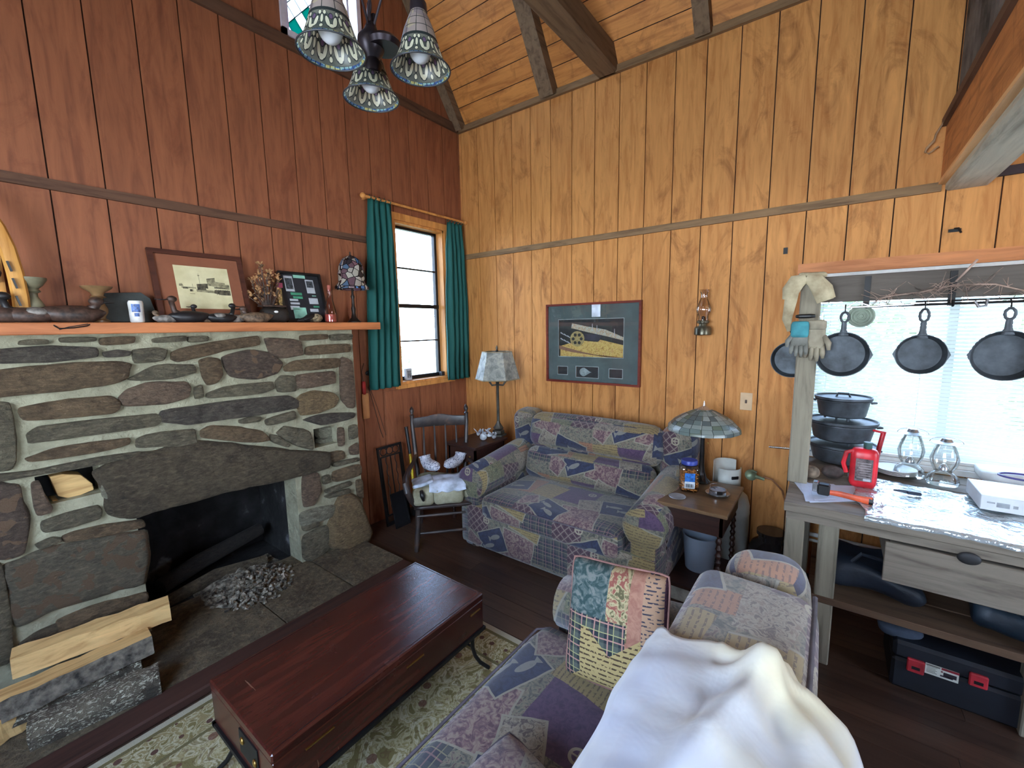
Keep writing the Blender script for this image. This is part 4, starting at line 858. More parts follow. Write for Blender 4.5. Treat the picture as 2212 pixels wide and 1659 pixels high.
    k.set('Base Color', col); k.bump(k.noise(uv, 320, 2), .35, .002); k.set('Sheen Weight', .25); return k.mat
M_p1 = patch_material('patchwork_fabric'); M_p2 = patch_material('patchwork_fabric_pale', .31, .17, .88)
M_pipe = plain('upholstery_piping', (92, 84, 92), .85)

def sofa(name, label, loc, rz, Wd, arm_w, seat_d, fab, fab2, zs=.45, zb=.94, arm_h=.62, n_back=2, low_back=True, lean=.10):
    """local x along the width, y from the back to the front"""
    T = thing(name, label, 'sofa', loc, rz); ix0, ix1 = arm_w, Wd-arm_w; kw = dict(world=False, smooth='all')
    b = B(); b.soft((Wd/2, seat_d*.5+.02, .185), (Wd-.06, seat_d-.06, .33), r=.03, n=10); obj('base', b, fab, T, uv=(.1, .2), **kw)
    b = B(); b.soft((Wd/2, seat_d/2+.16, zs-.09), (ix1-ix0-.01, seat_d-.30, .18), r=.055, n=16, bulge=(0, .01, .02)); obj('seat_cushion', b, fab, T, uv=(0, .05), **kw)
    for zz in (zs-.022,):
        pp = [(ix0+.02, .3, zz), (ix0+.02, seat_d-.04, zz), (ix0+.06, seat_d+.008, zz), (Wd/2, seat_d+.020, zz), (ix1-.06, seat_d+.008, zz), (ix1-.02, seat_d-.04, zz), (ix1-.02, .3, zz)]
        b = B(); b.tube(pp, .0055, 6); obj('seat_piping', b, M_pipe, T, **kw)
    b = B(); b.soft((Wd/2, .09, zb/2-.02), (Wd-.16, .14, zb-.10), r=.05, n=10); obj('back_frame', b, fab, T, uv=(.3, .0), **kw)
    if not low_back: b = B(); b.tube([(ix0-.02, .022, zb-.012), (ix1-.03, .022, zb-.012), (ix1-.015, .02, zb-.08), (ix1-.015, .015, .5)], .007, 6); obj('back_piping', b, M_pipe, T, **kw)
    for s_ in (0, 1):
        cx = arm_w*.5 if s_ == 0 else Wd-arm_w*.5
        b = B(); b.soft((cx, .5*seat_d+.02, arm_h*.5-.06), (arm_w*.72, seat_d-.10, arm_h-.10), r=.04, n=8)
        # scroll-shaped roll along the arm
        pts = [(cx, .16, arm_h-.03), (cx, .3, arm_h-.045), (cx, seat_d*.7, arm_h-.09), (cx, seat_d-.04, arm_h-.11)]; b.tube(pts, [arm_w*.56, arm_w*.56, arm_w*.55, arm_w*.54], 20)
        b.ball((cx, seat_d-.045, arm_h-.11), (arm_w*.54, .03, arm_w*.54), 20, 8); obj('armrest', b, fab, T, uv=(.2*s_, .1), **kw)
        b = B(); b.soft((cx+(.02 if s_ == 0 else -.02), .14, zb-.20), (arm_w+.02, .24, .44), r=.09, n=10, rot=(R(-6), 0, 0)); obj('back_wing', b, fab2, T, uv=(.4*s_, .33), **kw)
    bw = (ix1-ix0-.02)/n_back
    if low_back:
        b = B(); b.soft((Wd/2, .335, zs+.11), (ix1-ix0-.02, .16, .27), r=.078, n=20, bulge=(0, .035, 0), rot=(R(14), 0, 0)); obj('lumbar_cushion', b, fab, T, uv=(.15, .4), **kw)
        b = B(); b.soft((Wd/2, .225, zb-.14), (ix1-ix0+.03, .21, .30), r=.10, n=24, bulge=(0, .055, .015), rot=(R(10), 0, 0)); obj('back_cushion', b, fab2, T, uv=(.5, .1), **kw)
    else:
        for q in range(n_back):
            b = B(); b.soft((ix0-.02+bw*(q+.5), .175, (zs+zb)/2+.0), (bw-.004, .315, zb-zs+.03), r=.06, n=18, bulge=(0, .012, .01), rot=(R(2), 0, 0)); obj('back_cushion', b, fab2, T, uv=(.5+q*.2, .1), **kw)
    return T
LS = sofa('loveseat', 'patchwork print loveseat against the orange plank wall', (3.30, .70, 0), R(90), 1.60, .24, .98, M_p1, M_p1, zs=.45, zb=.955)
S2 = sofa('sofa', 'patchwork print sofa in the foreground with a white sheet over its back', (-.55, -.03, 0), 0.0, 2.20, .20, .95, M_p1, M_p2, zs=.45, zb=.93, arm_h=.60, n_back=2, low_back=False)

# throw pillow leaning in the far corner of the sofa
k = K('pillow_patch', .9, spec=.2); uv = k.co('UV'); x, y, _z = k.xyz(uv); fl = k.noise(uv, 34, 3, .6, 1.2)
p1 = (x/.05).fr(); p2 = (y/.05).fr(); pl_ = k.mix(((p1 < .4)+(p2 < .4))*.4, (44, 50, 56), (92, 98, 88)); pl_ = k.mix((((x+.02)/.05).fr() < .09).mx(((y+.02)/.05).fr() < .09)*.75, pl_, (188, 140, 128)); pl_ = k.mix(((x/.05).fr() < .06).mx((y/.05).fr() < .06)*.7, pl_, (180, 176, 120))
tl = k.ramp(fl, [(.4, (52, 72, 72)), (.5, (84, 98, 96)), (.6, (116, 120, 116))]); pk = k.ramp(fl, [(.4, (150, 104, 88)), (.6, (170, 126, 106))]); pp_ = k.ramp(fl, [(.4, (72, 48, 64)), (.6, (88, 60, 78))]); lf = k.ramp(fl, [(.4, (98, 92, 66)), (.5, (182, 168, 128)), (.6, (140, 84, 74))])
tx = ((y/.016).fr() < .35)*(E(k, k.noise(uv, 85, 1)) > .46); let = k.mix(tx, (166, 146, 100), (74, 60, 46)); ink = k.mix(((y/.012).fr() < .4)*(E(k, k.noise(uv, 60, 1)) > .5), (172, 138, 112), (66, 64, 76))
col = tl; col = k.mix((x > .17), col, lf); col = k.mix((x > .245), col, pk); col = k.mix((x > .29), col, ink); col = k.mix((x > .35), col, pp_); col = k.mix((y < .24)*(x < .24), col, pl_); col = k.mix((y < .19)*(x > .24), col, pk); col = k.mix(((x*.9+y) < .30)*(x > .08)*(y < .20), col, let); col = k.mix(((x*.75-y) > .01)*(x < .29)*((x*.75-y) < .28), col, let); col = k.mix((y < .10)*(x > .27), col, lf)
k.set('Base Color', col); k.bump(k.noise(uv, 300, 2), .35, .002); M_pil = k.mat
def pillow(name, label, cat, M, w, h, t, mat, pipe=None, group=None, seed=0):
    T = thing(name, label, cat, tuple(M.translation)); b = B(); n = 22
    def f(sgn):
        def g(u, v):
            a, c = u*2-1, v*2-1; e = (1-abs(a)**2.6)*(1-abs(c)**2.6); sx = 1-.045*(1-c*c)*abs(a)**3-.05*(abs(a)*abs(c))**6; sy = 1-.045*(1-a*a)*abs(c)**3-.05*(abs(a)*abs(c))**6
            z = sgn*(t/2)*max(0, e)**.48; z += .006*mnoise.noise(Vector((a*3+seed, c*3, sgn)))*e
            return M @ Vector((a*w/2*sx, c*h/2*sy, z))
        return g
    b.grid(f(1), n, n); b.grid(f(-1), n, n); bmesh.ops.remove_doubles(b.bm, verts=b.bm.verts, dist=.0006)
    o = obj('cushion_body', b, mat, T, smooth='all'); me = o.data; uvl = me.uv_layers.new(name='UVMap'); Mi = M.inverted() @ T.matrix_basis
    for lp in me.loops: q = Mi @ me.vertices[lp.vertex_index].co; uvl.data[lp.index].uv = (q.x+w/2, q.y+h/2)
    if pipe:
        P = []; m_ = 24
        for s_ in range(4):
            for q in range(m_//2):
                r_ = -1+2*q/(m_//2); a, c = ((r_, -1), (1, r_), (-r_, 1), (-1, -r_))[s_]; sx = 1-.045*(1-c*c)*abs(a)**3-.05*(abs(a)*abs(c))**6; sy = 1-.045*(1-a*a)*abs(c)**3-.05*(abs(a)*abs(c))**6; P.append(M @ Vector((a*w/2*sx, c*h/2*sy, 0)))
        b = B(); b.tube(P+[P[0]], .0045, 6, cap=False); obj('piping', b, pipe, T, smooth='all')
    return T
def basis(o, xv, yv):
    xv = Vector(xv).normalized(); z = xv.cross(Vector(yv)).normalized(); y = z.cross(xv); m = Matrix(((xv.x, y.x, z.x, 0), (xv.y, y.y, z.y, 0), (xv.z, y.z, z.z, 0), (0, 0, 0, 1))); m.translation = Vector(o); return m
pillow('throw_pillow', 'square plaid and script patchwork pillow leaning in the far sofa corner', 'pillow', basis((1.315, .545, .655), (.05, -1, .08), (.34, .08, 1)), .365, .42, .15, M_pil, plain('pink_piping', (146, 104, 96), .8))
pillow('throw_pillow', 'purple and plaid pillow lying flat on the near part of the sofa seat', 'pillow', basis((.60, .50, .535), (.95, -.15, .0), (.15, .95, .12)), .46, .42, .18, M_p1, M_pipe, seed=5)

# white sheet bunched over the sofa back
k = K('white_sheet', .85, base=(200, 202, 208), spec=.2); v = k.co(); k.set('Base Color', k.ramp(k.noise(v, 2.5, 3), [(.35, (186, 192, 210)), (.55, (204, 205, 206)), (.68, (206, 196, 168))])); k.bump(k.noise(v, 11, 3, .5, .3), .16, .03); k.set('Sheen Weight', .2); M_sheet = k.mat
prof = [(.315, .62), (.325, .70), (.33, .78), (.33, .85), (.322, .905), (.295, .945), (.25, .962), (.16, .966), (.07, .962), (.0, .945), (-.055, .90), (-.095, .80), (-.12, .68), (-.14, .52)]
def sheet(u, v):
    s = u*(len(prof)-1); i = min(int(s), len(prof)-2); f = s-i; y = prof[i][0]*(1-f)+prof[i+1][0]*f; z = prof[i][1]*(1-f)+prof[i+1][1]*f
    edge = .985+.012*math.sin(u*23)+.008*math.sin(u*51)-.75*max(0, .30-u)-.25*max(0, u-.7)
    x = edge-v*1.45
    kx, ky = .95, .075; dx, dy = x-kx, y-ky; r_ = math.hypot(dx, dy); th = math.atan2(dy, -dx)
    fan = math.sin(th*7+2.0*mnoise.noise(Vector((x*2.5, y*2.5, 1)))+1)*min(1, r_/.12)*(.35 if y > .16 else 1)
    # ridge running from the knot towards the camera
    t_ = max(0, min(1, ((dx)*(-.60)+(dy)*(.14))/(.38))); qx, qy = kx-.60*t_, ky+.16*t_; dr = math.hypot(x-qx, (y-qy))
    ridge = .040*math.exp(-(dr/.030)**2)*(1-.45*t_)
    knot = .030*math.exp(-(r_/.05)**2)
    n_ = mnoise.noise(Vector((x*5, u*5, 2)))*.012+mnoise.noise(Vector((x*14, u*12, 7)))*.005
    i2 = min(i+1, len(prof)-1); ny, nz = (prof[i2][1]-prof[i][1]), -(prof[i2][0]-prof[i][0]); L = math.hypot(ny, nz) or 1; ny, nz = ny/L, nz/L
    h = .012+.011*fan+ridge+knot+n_+.05*math.exp(-(((x-.62)/.16)**2+((y+.03)/.07)**2))
    return (x+.004*fan, y+abs(ny)*h*(1 if u < .5 else -1), z+max(0, nz)*h)
b = B(); b.grid(sheet, 120, 160); T = thing('bed_sheet', 'crumpled white sheet bunched over the sofa back', 'sheet', (.4, .15, .93)); obj('cloth', b, M_sheet, T, smooth='all', solid=.004)

# ------------------------------------------------------------------ rug
k = K('rug_wool', .95, spec=.1); v = k.co(); x, y, _z = k.xyz(v); n1 = k.noise(v, 9, 3, .55, 2.2); n2 = k.noise(v, 17, 2, .5, 3.0)
base = k.ramp(n1, [(.40, (126, 114, 74)), (.46, (186, 174, 138)), (.52, (148, 134, 90)), (.57, (198, 188, 156)), (.66, (126, 114, 76))]); base = k.mix(k.m('MULTIPLY', k.m('LESS_THAN', k.vor(v, 8), .17), .8), base, (108, 66, 58)); base = k.mix(k.m('MULTIPLY', k.m('GREATER_THAN', n2, .62), .6), base, (112, 90, 62))
edge = (x.abs()-1.3).mx(y.abs()-.985)   # distance to the border, negative inside
bord = k.ramp(n2, [(.42, (150, 136, 96)), (.5, (194, 186, 154)), (.58, (128, 116, 76))]); bord = k.mix(k.m('LESS_THAN', k.vor(v, 11, rnd=.3), .16), bord, (96, 70, 60)); col = k.mix(edge > -.21, base, bord); col = k.mix(((edge+.205).abs() < .008).mx((edge+.045).abs() < .009), col, (112, 104, 72)); col = k.mix(edge > -.035, col, (176, 170, 148))
k.set('Base Color', col); k.bump(k.noise(v, 220, 2), .5, .004); M_rug = k.mat
RG = thing('area_rug', 'cream and olive floral rug under the trunk table', 'rug', (.42, 1.255, 0)); b = B(); b.box((0, 0, .007), (2.6, 1.97, .013), bev=.004); obj('pile', b, M_rug, RG, world=False)

# ------------------------------------------------------------------ wooden trunk on an iron stand
k = K('mahogany_gloss', .22, 0, spec=.6); v = k.co(scale=(1, 9, 9)); g = k.noise(v, 3, 5, .6, .5); col = k.ramp(g, [(.3, (44, 17, 14)), (.55, (74, 30, 22)), (.75, (96, 44, 32))]); col = k.mix(k.m('MULTIPLY', k.noise(k.co(), 2.4, 3), .5), col, (52, 22, 22))
sc1 = k.m('GREATER_THAN', k.noise(k.co(scale=(30, 2, 4), rot=(0, 0, .9)), 1.5, 3, .6), .74); col = k.mix(k.m('MULTIPLY', sc1, .4), col, (164, 120, 96))
k.set('Base Color', col); k.set('Roughness', k.ramp(k.noise(k.co(), 5, 4), [(.3, (118, 118, 118)), (.7, (146, 146, 146))])); k.bump(k.noise(k.co(), 28, 4, .6), .12, .004); M_mah = k.mat
CH = thing('trunk_table', 'long glossy mahogany trunk used as a coffee table on a black iron stand', 'trunk', (.96, 1.53, 0)); cx0, cx1, cy0, cy1, cz = .47, 1.456, 1.288, 1.777, .42
b = B(); b.b2((cx0, cy0, .245), (cx1, cy1, .385), bev=.003); obj('case', b, M_mah, CH)
b = B(); b.b2((cx0-.002, cy0-.002, .3865), (cx1+.002, cy1+.002, cz), bev=.005); LID = obj('lid', b, M_mah, CH)
b = B()
for q in ((cx0+.008, cy0+.012, cx1-.008, cy0+.0145), (cx0+.008, cy1-.0145, cx1-.008, cy1-.012), (cx1-.0135, cy0+.012, cx1-.011, cy1-.012)): b.b2((q[0], q[1], cz-.001), (q[2], q[3], cz+.0008))
obj('inlay_line', b, plain('dark_inlay', (30, 14, 12), .5), LID)
M_brass = K('aged_brass', .3, 1.0, (206, 168, 96)).mat
for xx, w_ in ((1.40, .07), (1.03, .09), (.62, .10)):
    b = B(); b.b2((xx-w_/2, cy0-.0035, .347), (xx+w_/2, cy0+.002, .352)); obj('brass_slot', b, M_brass, CH)
b = B(); b.ball((cx0-.006, 1.50, .34), (.006, .013, .013), 10, 6); obj('brass_stud', b, M_brass, CH); b = B(); b.ball((cx0-.006, 1.41, .315), (.006, .013, .013), 10, 6); obj('brass_stud', b, M_brass, CH)
b = B(); b.b2((cx0-.004, 1.39, .28), (cx0+.001, 1.53, .37), bev=.001); obj('end_plate', b, M_iron, CH)
b = B(); e_ = .008
for q in ((cx0-e_, cy0-e_, cx1+e_, cy0+.012), (cx0-e_, cy1-.012, cx1+e_, cy1+e_), (cx0-e_, cy0, cx0+.012, cy1), (cx1-.012, cy0, cx1+e_, cy1)): b.b2((q[0], q[1], .228), (q[2], q[3], .244))
ST_ = obj('stand_frame', b, M_iron, CH)
for lx, ly, dx, dy in ((cx1-.05, cy0+.03, .06, -.05), (cx1-.05, cy1-.03, .06, .05), (cx0+.05, cy0+.03, -.06, -.05), (cx0+.05, cy1-.03, -.06, .05)):
    b = B(); b.tube([(lx, ly, .235), (lx, ly, .15), (lx+dx*.15, ly+dy*.15, .10), (lx+dx*.45, ly+dy*.45, .06), (lx+dx, ly+dy, .021)], .0095, 8); obj('leg', b, M_iron, CH, smooth=True)
for lx in (cx0+.05, cx1-.05):
    b = B(); b.tube([(lx, cy0+.03, .15), (lx, cy1-.03, .15)], .005, 6); obj('cross_bar', b, M_iron, CH)
b = B(); b.tube([(cx0+.05, 1.53, .15), (cx1-.05, 1.53, .15)], .005, 6); obj('cross_bar', b, M_iron, CH)

# ------------------------------------------------------------------ dark armchair with shirt bag and slippers
k = K('worn_dark_wood', .38, 0, spec=.5); v = k.co(); k.set('Base Color', k.ramp(k.noise(v, 9, 4), [(.4, (38, 32, 32)), (.62, (66, 54, 50)), (.72, (110, 80, 60))])); M_chair = k.mat
AC = thing('armchair', 'dark wooden armchair with curved arms standing before the back window', 'chair', (2.20, 2.31, 0), R(137.9))
def CP(name, fn, mat=M_chair, **kw): b = B(); fn(b); return obj(name, b, mat, AC, smooth=kw.pop('smooth', True), world=False, **kw)
hw = .235; zs = .335; top = 1.03
for s_ in (-1, 1):
    CP('leg', lambda b: b.tube([(s_*(hw-.01), 0.0, 0), (s_*(hw-.02), -.02, .1), (s_*(hw-.03), -.04, .2), (s_*(hw-.035), -.05, zs)], [.017, .023, .019, .022], 10))
    CP('leg', lambda b: b.tube([(s_*(hw-.04), -.50, 0), (s_*(hw-.045), -.46, zs)], [.016, .02], 10))
    CP('back_post', lambda b: b.tube([(s_*(hw-.04), -.44, zs), (s_*(hw-.02), -.50, .6), (s_*(hw-.0), -.545, .88), (s_*(hw), -.56, .945), (s_*hw, -.562, .955), (s_*hw, -.565, .965), (s_*hw, -.567, .975), (s_*hw, -.57, .99), (s_*hw, -.575, 1.012), (s_*hw, -.58, 1.03)], [.019, .02, .017, .017, .021, .012, .012, .02, .016, .003], 10))
    CP('arm', lambda b: b.tube([(s_*(hw-.02), -.49, .62), (s_*(hw+.0), -.40, .585), (s_*(hw+.03), -.25, .575), (s_*(hw+.045), -.08, .57), (s_*(hw+.045), -.0, .545), (s_*(hw+.035), .03, .49), (s_*(hw+.01), .0, .41), (s_*(hw-.02), -.05, .345)], [.016, .018, .021, .024, .026, .025, .022, .018], 10, flat=.7))
def crest(u, v):
    x = (u*2-1)*hw*.96; zc = .02*math.exp(-(x/.09)**2)
    return (x, -.545-.028*(1-(x/hw)**2), (.85 if v < .5 else .935+zc) if v in (0, 1) else .85+v*(.085+zc))
b = B(); b.grid(crest, 24, 2); obj('crest_rail', b, M_chair, AC, smooth='all', world=False, solid=.02, bevel=.003)
for q in range(4):
    x_ = -hw*.6+q*hw*.4; CP('spindle', lambda b: b.tube([(x_, -.45, zs), (x_, -.50, .55), (x_, -.565, .86)], [.008, .011, .007], 8))
CP('seat', lambda b: b.soft((0, -.24, zs+.012), (2*hw-.005, .50, .035), r=.017, n=6), smooth='all')
for z_, y0_, y1_ in ((.13, .0, 0), (.27, 0, 0)):
    CP('stretcher', lambda b: b.tube([(-(hw-.025), -.03, z_), (0, -.03, z_), (hw-.025, -.03, z_)], [.009, .014, .009], 8))
for s_ in (-1, 1): CP('stretcher', lambda b: b.tube([(s_*(hw-.03), -.03, .16), (s_*(hw-.045), -.48, .16)], .010, 8))
CP('stretcher', lambda b: b.tube([(-(hw-.04), -.48, .18), (hw-.04, -.48, .18)], .010, 8))
MA = AC.matrix_basis
# khaki bag
k = K('khaki_canvas', .9, base=(150, 146, 122)); v = k.co(); k.set('Base Color', k.ramp(k.noise(v, 8, 4), [(.35, (124, 120, 96)), (.65, (168, 164, 140))])); k.bump(k.noise(v, 30, 4, .6, 1), .7, .01); M_kh = k.mat
T = thing('khaki_bag', 'khaki fishing bag with a pale scalloped flap on the dark armchair seat', 'bag', tuple(MA @ Vector((0, -.18, zs+.03))), R(137.9))
def lp(b, name, mat, **kw): return obj(name, b, mat, T, smooth='all', **kw)
b = B(); b.soft((0, -.20, zs+.105), (.44, .30, .15), r=.06, n=12, M=MA, wob=.02); lp(b, 'body', M_kh)
b = B(); b.soft((.16, -.03, zs+.09), (.17, .09, .14), r=.04, n=8, M=MA, wob=.02, seed=4); lp(b, 'side_pocket', M_kh)
b = B(); b.soft((-.03, -.02, zs+.085), (.23, .07, .13), r=.04, n=8, M=MA, wob=.015, seed=7); lp(b, 'front_pocket', M_kh)
b = B(); b.soft((-.20, -.06, zs+.09), (.09, .09, .13), r=.04, n=8, M=MA, wob=.02, seed=9); lp(b, 'side_pocket', M_kh)
M_pale_cl = plain('faded_blue_cotton', (196, 206, 222), .85, bump=.4)
def flap(u, v):
    x = -.03+(u-.5)*.28; sc_ = .012*abs(math.sin(u*math.pi*3)); y = -.20+v*.21; z = zs+.195-.005*v-.05*max(0, v-.75)*4*(1)+.008*mnoise.noise(Vector((u*5, v*5, 0))); y = min(y, .02-sc_) if v > .9 else y
    return MA @ Vector((x, y+(v > .9)*(.01), z-(sc_ if v > .95 else 0)))
b = B(); b.grid(flap, 24, 10); lp(b, 'flap', M_pale_cl, solid=.006)
b = B(); b.soft((.16, -.13, zs+.175), (.15, .20, .03), r=.014, n=8, M=MA, wob=.03, seed=3, rot=(0, .25, 0)); lp(b, 'shirt_sleeve', M_pale_cl)
b = B(); b.soft((-.21, -.12, zs+.17), (.12, .22, .04), r=.018, n=8, M=MA, wob=.035, seed=13, rot=(0, -.3, .4)); lp(b, 'shirt_cuff', M_pale_cl)
b = B(); b.tube([MA @ Vector(p) for p in ((.17, .02, zs+.16), (.16, .035, zs+.12), (.155, .03, zs+.08))], [.012, .02, .01], 8); lp(b, 'dark_buckle', M_blk)
# knitted slippers
k = K('knit', .95, base=(196, 198, 210)); v = k.co(); k.set('Base Color', k.mix(k.m('LESS_THAN', k.vor(v, 60), .33), (206, 208, 220), (120, 124, 150))); k.bump(k.vor(v, 90), .8, .01); M_knit = k.mat
for lab_, px_, py_, rz_ in (('left grey-white knitted slipper standing on the khaki bag', .09, -.30, .5), ('right grey-white knitted slipper leaning on the khaki bag', -.10, -.33, -.7)):
    Ms = MA @ Matrix.Translation((px_, py_, zs+.21)) @ Matrix.Rotation(rz_, 4, 'Z') @ Matrix.Rotation(.35, 4, 'X'); t = thing('knitted_slipper', lab_, 'slipper', tuple(Ms.translation), group='knitted slippers on the armchair'); b = B()
    b.tube([Ms @ Vector(p) for p in ((0, .12, .0), (0, .09, .015), (0, .03, .03), (0, -.03, .05), (0, -.06, .085), (0, -.065, .12))], [.02, .042, .05, .052, .047, .045], 12, flat=.9); obj('knit_body', b, M_knit, t, smooth=True)
    b = B(); b.tube([Ms @ Vector((.043*math.cos(a), -.065+.043*math.sin(a), .12)) for a in [2*math.pi*q/14 for q in range(15)]], .008, 6, cap=False); obj('cuff', b, M_knit, t, smooth=True)

# ------------------------------------------------------------------ end tables
def barley_leg(b, x, y, z0, z1, r=.016):
    b.lathe([(r*1.2, z0), (r*1.2, z0+.03), (r*.6, z0+.04)]+[(r*(.85+.28*math.sin((z-z0)*150)), z) for z in [z0+.05+(z1-z0-.1)*q/40 for q in range(41)]]+[(r*1.3, z1-.03), (r*1.3, z1)], 10, c=(x, y, 0))
def table(name, label, x0, x1, y0, y1, z, mat_top, mat, apron=.10, leg='barley', body=False):
    T = thing(name, label, 'table', ((x0+x1)/2, (y0+y1)/2, 0)); b = B(); b.b2((x0, y0, z-.022), (x1, y1, z), bev=.004); obj('tabletop', b, mat_top, T)
    b = B(); i_ = .025; b.b2((x0+i_, y0+i_, z-.022-apron), (x1-i_, y0+i_+.018, z-.023)); b.b2((x0+i_, y1-i_-.018, z-.022-apron), (x1-i_, y1-i_, z-.023)); b.b2((x0+i_, y0+i_, z-.022-apron), (x0+i_+.018, y1-i_, z-.023)); b.b2((x1-i_-.018, y0+i_, z-.022-apron), (x1-i_, y1-i_, z-.023)); obj('apron', b, mat, T)
    for lx in (x0+i_+.02, x1-i_-.02):
        for ly in (y0+i_+.02, y1-i_-.02):
            b = B(); barley_leg(b, lx, ly, 0, z-.03); obj('leg', b, mat, T, smooth=True)
    if body: b = B(); b.b2((x0+i_+.01, y0+i_+.01, .12), (x1-i_-.01, y1-i_-.01, .14)); obj('lower_shelf', b, mat, T)
    return T
M_drk2 = wood('dark_table_wood', (58, 36, 30), (36, 24, 22), 1, .4, vary=.1)
M_top2 = wood('worn_brown_tabletop', (116, 90, 64), (72, 52, 40), 1, .3, 6, 6, knots=(64, 44, 34), vary=.1, spec=.5)
TL = table('side_table', 'dark side table between the armchair and the loveseat', 2.60, 3.05, 2.335, 2.70, .70, M_drk2, M_drk2, .12, body=True)
b = B(); b.ball((2.62, 2.42, .61), (.008, .008, .008), 8, 6); obj('drawer_knob', b, M_brass, TL)
TR = table('side_table', 'worn brown side table between the loveseat and the gas tank', 2.49, 3.03, .40, .79, .65, M_top2, M_drk2, .12, body=True)
# propane tank
tx_, ty_ = 3.19, .53; T = thing('propane_tank', 'white propane tank with a handle collar behind the brown side table', 'tank', (tx_, ty_, 0)); M_tank = plain('tank_white', (206, 208, 200), .4, var=.06, scale=6)
b = B(); r_ = .15; b.lathe([(.10, .0), (.10, .03)], 24, c=(tx_, ty_, 0), cap=True); b.lathe([(.03, .03), (.12, .045), (r_, .10), (r_, .40), (r_*1.012, .405), (r_*1.012, .42), (r_, .425), (r_, .46), (.135, .52), (.09, .56), (.03, .575), (0, .575)], 36, c=(tx_, ty_, 0)); obj('cylinder_body', b, M_tank, T, smooth=True)
b = B(); rc = .085
for a0, a1, h0, h1 in ((R(150), R(290), .55, .72), (R(-30), R(110), .55, .755)):
    b.lathe([(rc, h0), (rc, h1)], 16, c=(tx_, ty_, 0), ang=(a0, a1), cap=False)
obj('handle_collar', b, M_tank, T, smooth=True, solid=.006)
b = B(); b.box((tx_+rc*math.cos(R(225)), ty_+rc*math.sin(R(225)), .665), (.012, .05, .022), (0, 0, R(45)), bev=.005); obj('handle_slot', b, M_blk, T)
b = B(); b.lathe([(.02, .57), (.02, .61), (.012, .62), (.012, .65), (.028, .655), (.028, .672), (0, .675)], 12, c=(tx_, ty_, 0)); obj('valve', b, M_brass, T, smooth=True)
# regulator and hose
M_rg = plain('green_grey_cast_metal', (126, 140, 112), .5, .4); pr = at('x', 3.25, 1622, 1026); T = thing('gas_regulator', 'green-grey gas regulator hanging by its hose on the wall right of the tank', 'regulator', tuple(pr)); b = B()
b.lathe([(0, -.012), (.035, -.010), (.038, 0), (.03, .012), (.012, .02), (0, .022)], 18, M=Matrix.Translation(pr) @ Matrix.Rotation(R(-60), 4, 'Y') @ Matrix.Rotation(R(20), 4, 'X')); b.tube([pr, pr+Vector((.01, -.05, -.012)), pr+Vector((.015, -.08, -.02))], [.016, .012, .010], 8); obj('body', b, M_rg, T, smooth=True)
b = B(); b.tube([pr+Vector((.0, .02, .02)), pr+Vector((.0, -.01, .035)), pr+Vector((.0, -.035, .025))], .006, 6); obj('handle_loop', b, M_rg, T, smooth=True)
b = B(); pts = [at('x', 3.30, *q) for q in ((1648, 1030), (1668, 1036), (1690, 1060), (1700, 1100), (1698, 1150), (1688, 1190))]; b.tube(pts, .006, 8); obj('hose', b, plain('copper_hose', (150, 96, 58), .5), T, smooth=True)
# things on the right table
def jar_at(px, py, z=.65): p = at('z', z, px, py); return p
p = jar_at(1487, 1058); w_ = .056
T = thing('snack_jar', 'square clear jar of small pretzels with a blue lid', 'jar', tuple(p), R(20)); b = B(); b.soft((0, 0, .085), (.115, .115, .17), r=.022, n=8); M_jar = glass('clear_plastic', (250, 246, 240), .05, .08); obj('jar_body', b, M_jar, T, smooth='all', world=False)
b = B(); b.lathe([(.044, .165), (.044, .178)], 24); obj('neck', b, M_jar, T, smooth=True, world=False)
b = B(); b.lathe([(.047, .172), (.0495, .174), (.0495, .195), (.046, .2), (0, .2)], 28); obj('lid', b, plain('blue_plastic', (44, 60, 140), .4), T, smooth=True, world=False)
b = B(); rng = random.Random(2)
for q in range(420):
    c = Vector((rng.uniform(-.048, .048), rng.uniform(-.048, .048), rng.uniform(.008, .125))); a = Matrix.Translation(c) @ Matrix.Rotation(rng.uniform(0, 6), 4, 'Z') @ Matrix.Rotation(rng.uniform(0, 3), 4, 'X'); b.box((0, 0, 0), (.017, .005, .005), M=a)
obj('pretzels', b, plain('pretzel_brown', (196, 132, 66), .6, var=.3, scale=120), T, world=False, kind='stuff')
b = B(); b.b2((-.06, -.030, .075), (-.0578, .030, .128)); obj('blue_label', b, plain('label_blue', (40, 110, 190), .5, var=.2, scale=60), T, world=False)
b = B(); b.b2((-.06, -.030, .03), (-.0578, .030, .074)); o = obj('barcode_label', b, plain('label_white', (214, 222, 228), .5), T, world=False); b = B()
for q in range(9): b.b2((-.0606, -.022+q*.005, .038), (-.0599, -.020+q*.005+.001*(q % 3), .060))
obj('barcode', b, M_blk, o, world=False, kind='stuff')
p = jar_at(1463, 1073); b = B(); b.lathe([(.0, .0), (.047, 0), (.05, .004), (.048, .006), (.042, .004), (0, .005)], 32, c=tuple(p+Vector((0, 0, .0005)))); tag(obj('jar_lid', b, plain('brushed_tin', (176, 180, 184), .35, .6), smooth=True), 'flat round metal lid lying at the table front beside the pretzel jar', 'lid')
p = jar_at(1550, 1068); T = thing('ash_tin', 'round metal tin with a silver saucer on the brown side table', 'tin', tuple(p)); M_tin = plain('bright_tin', (190, 192, 196), .25, .85)
b = B(); b.lathe([(0, 0), (.05, 0), (.068, .008), (.07, .012), (.048, .006), (0, .006)], 32, c=tuple(p)); obj('saucer', b, M_tin, T, smooth=True)
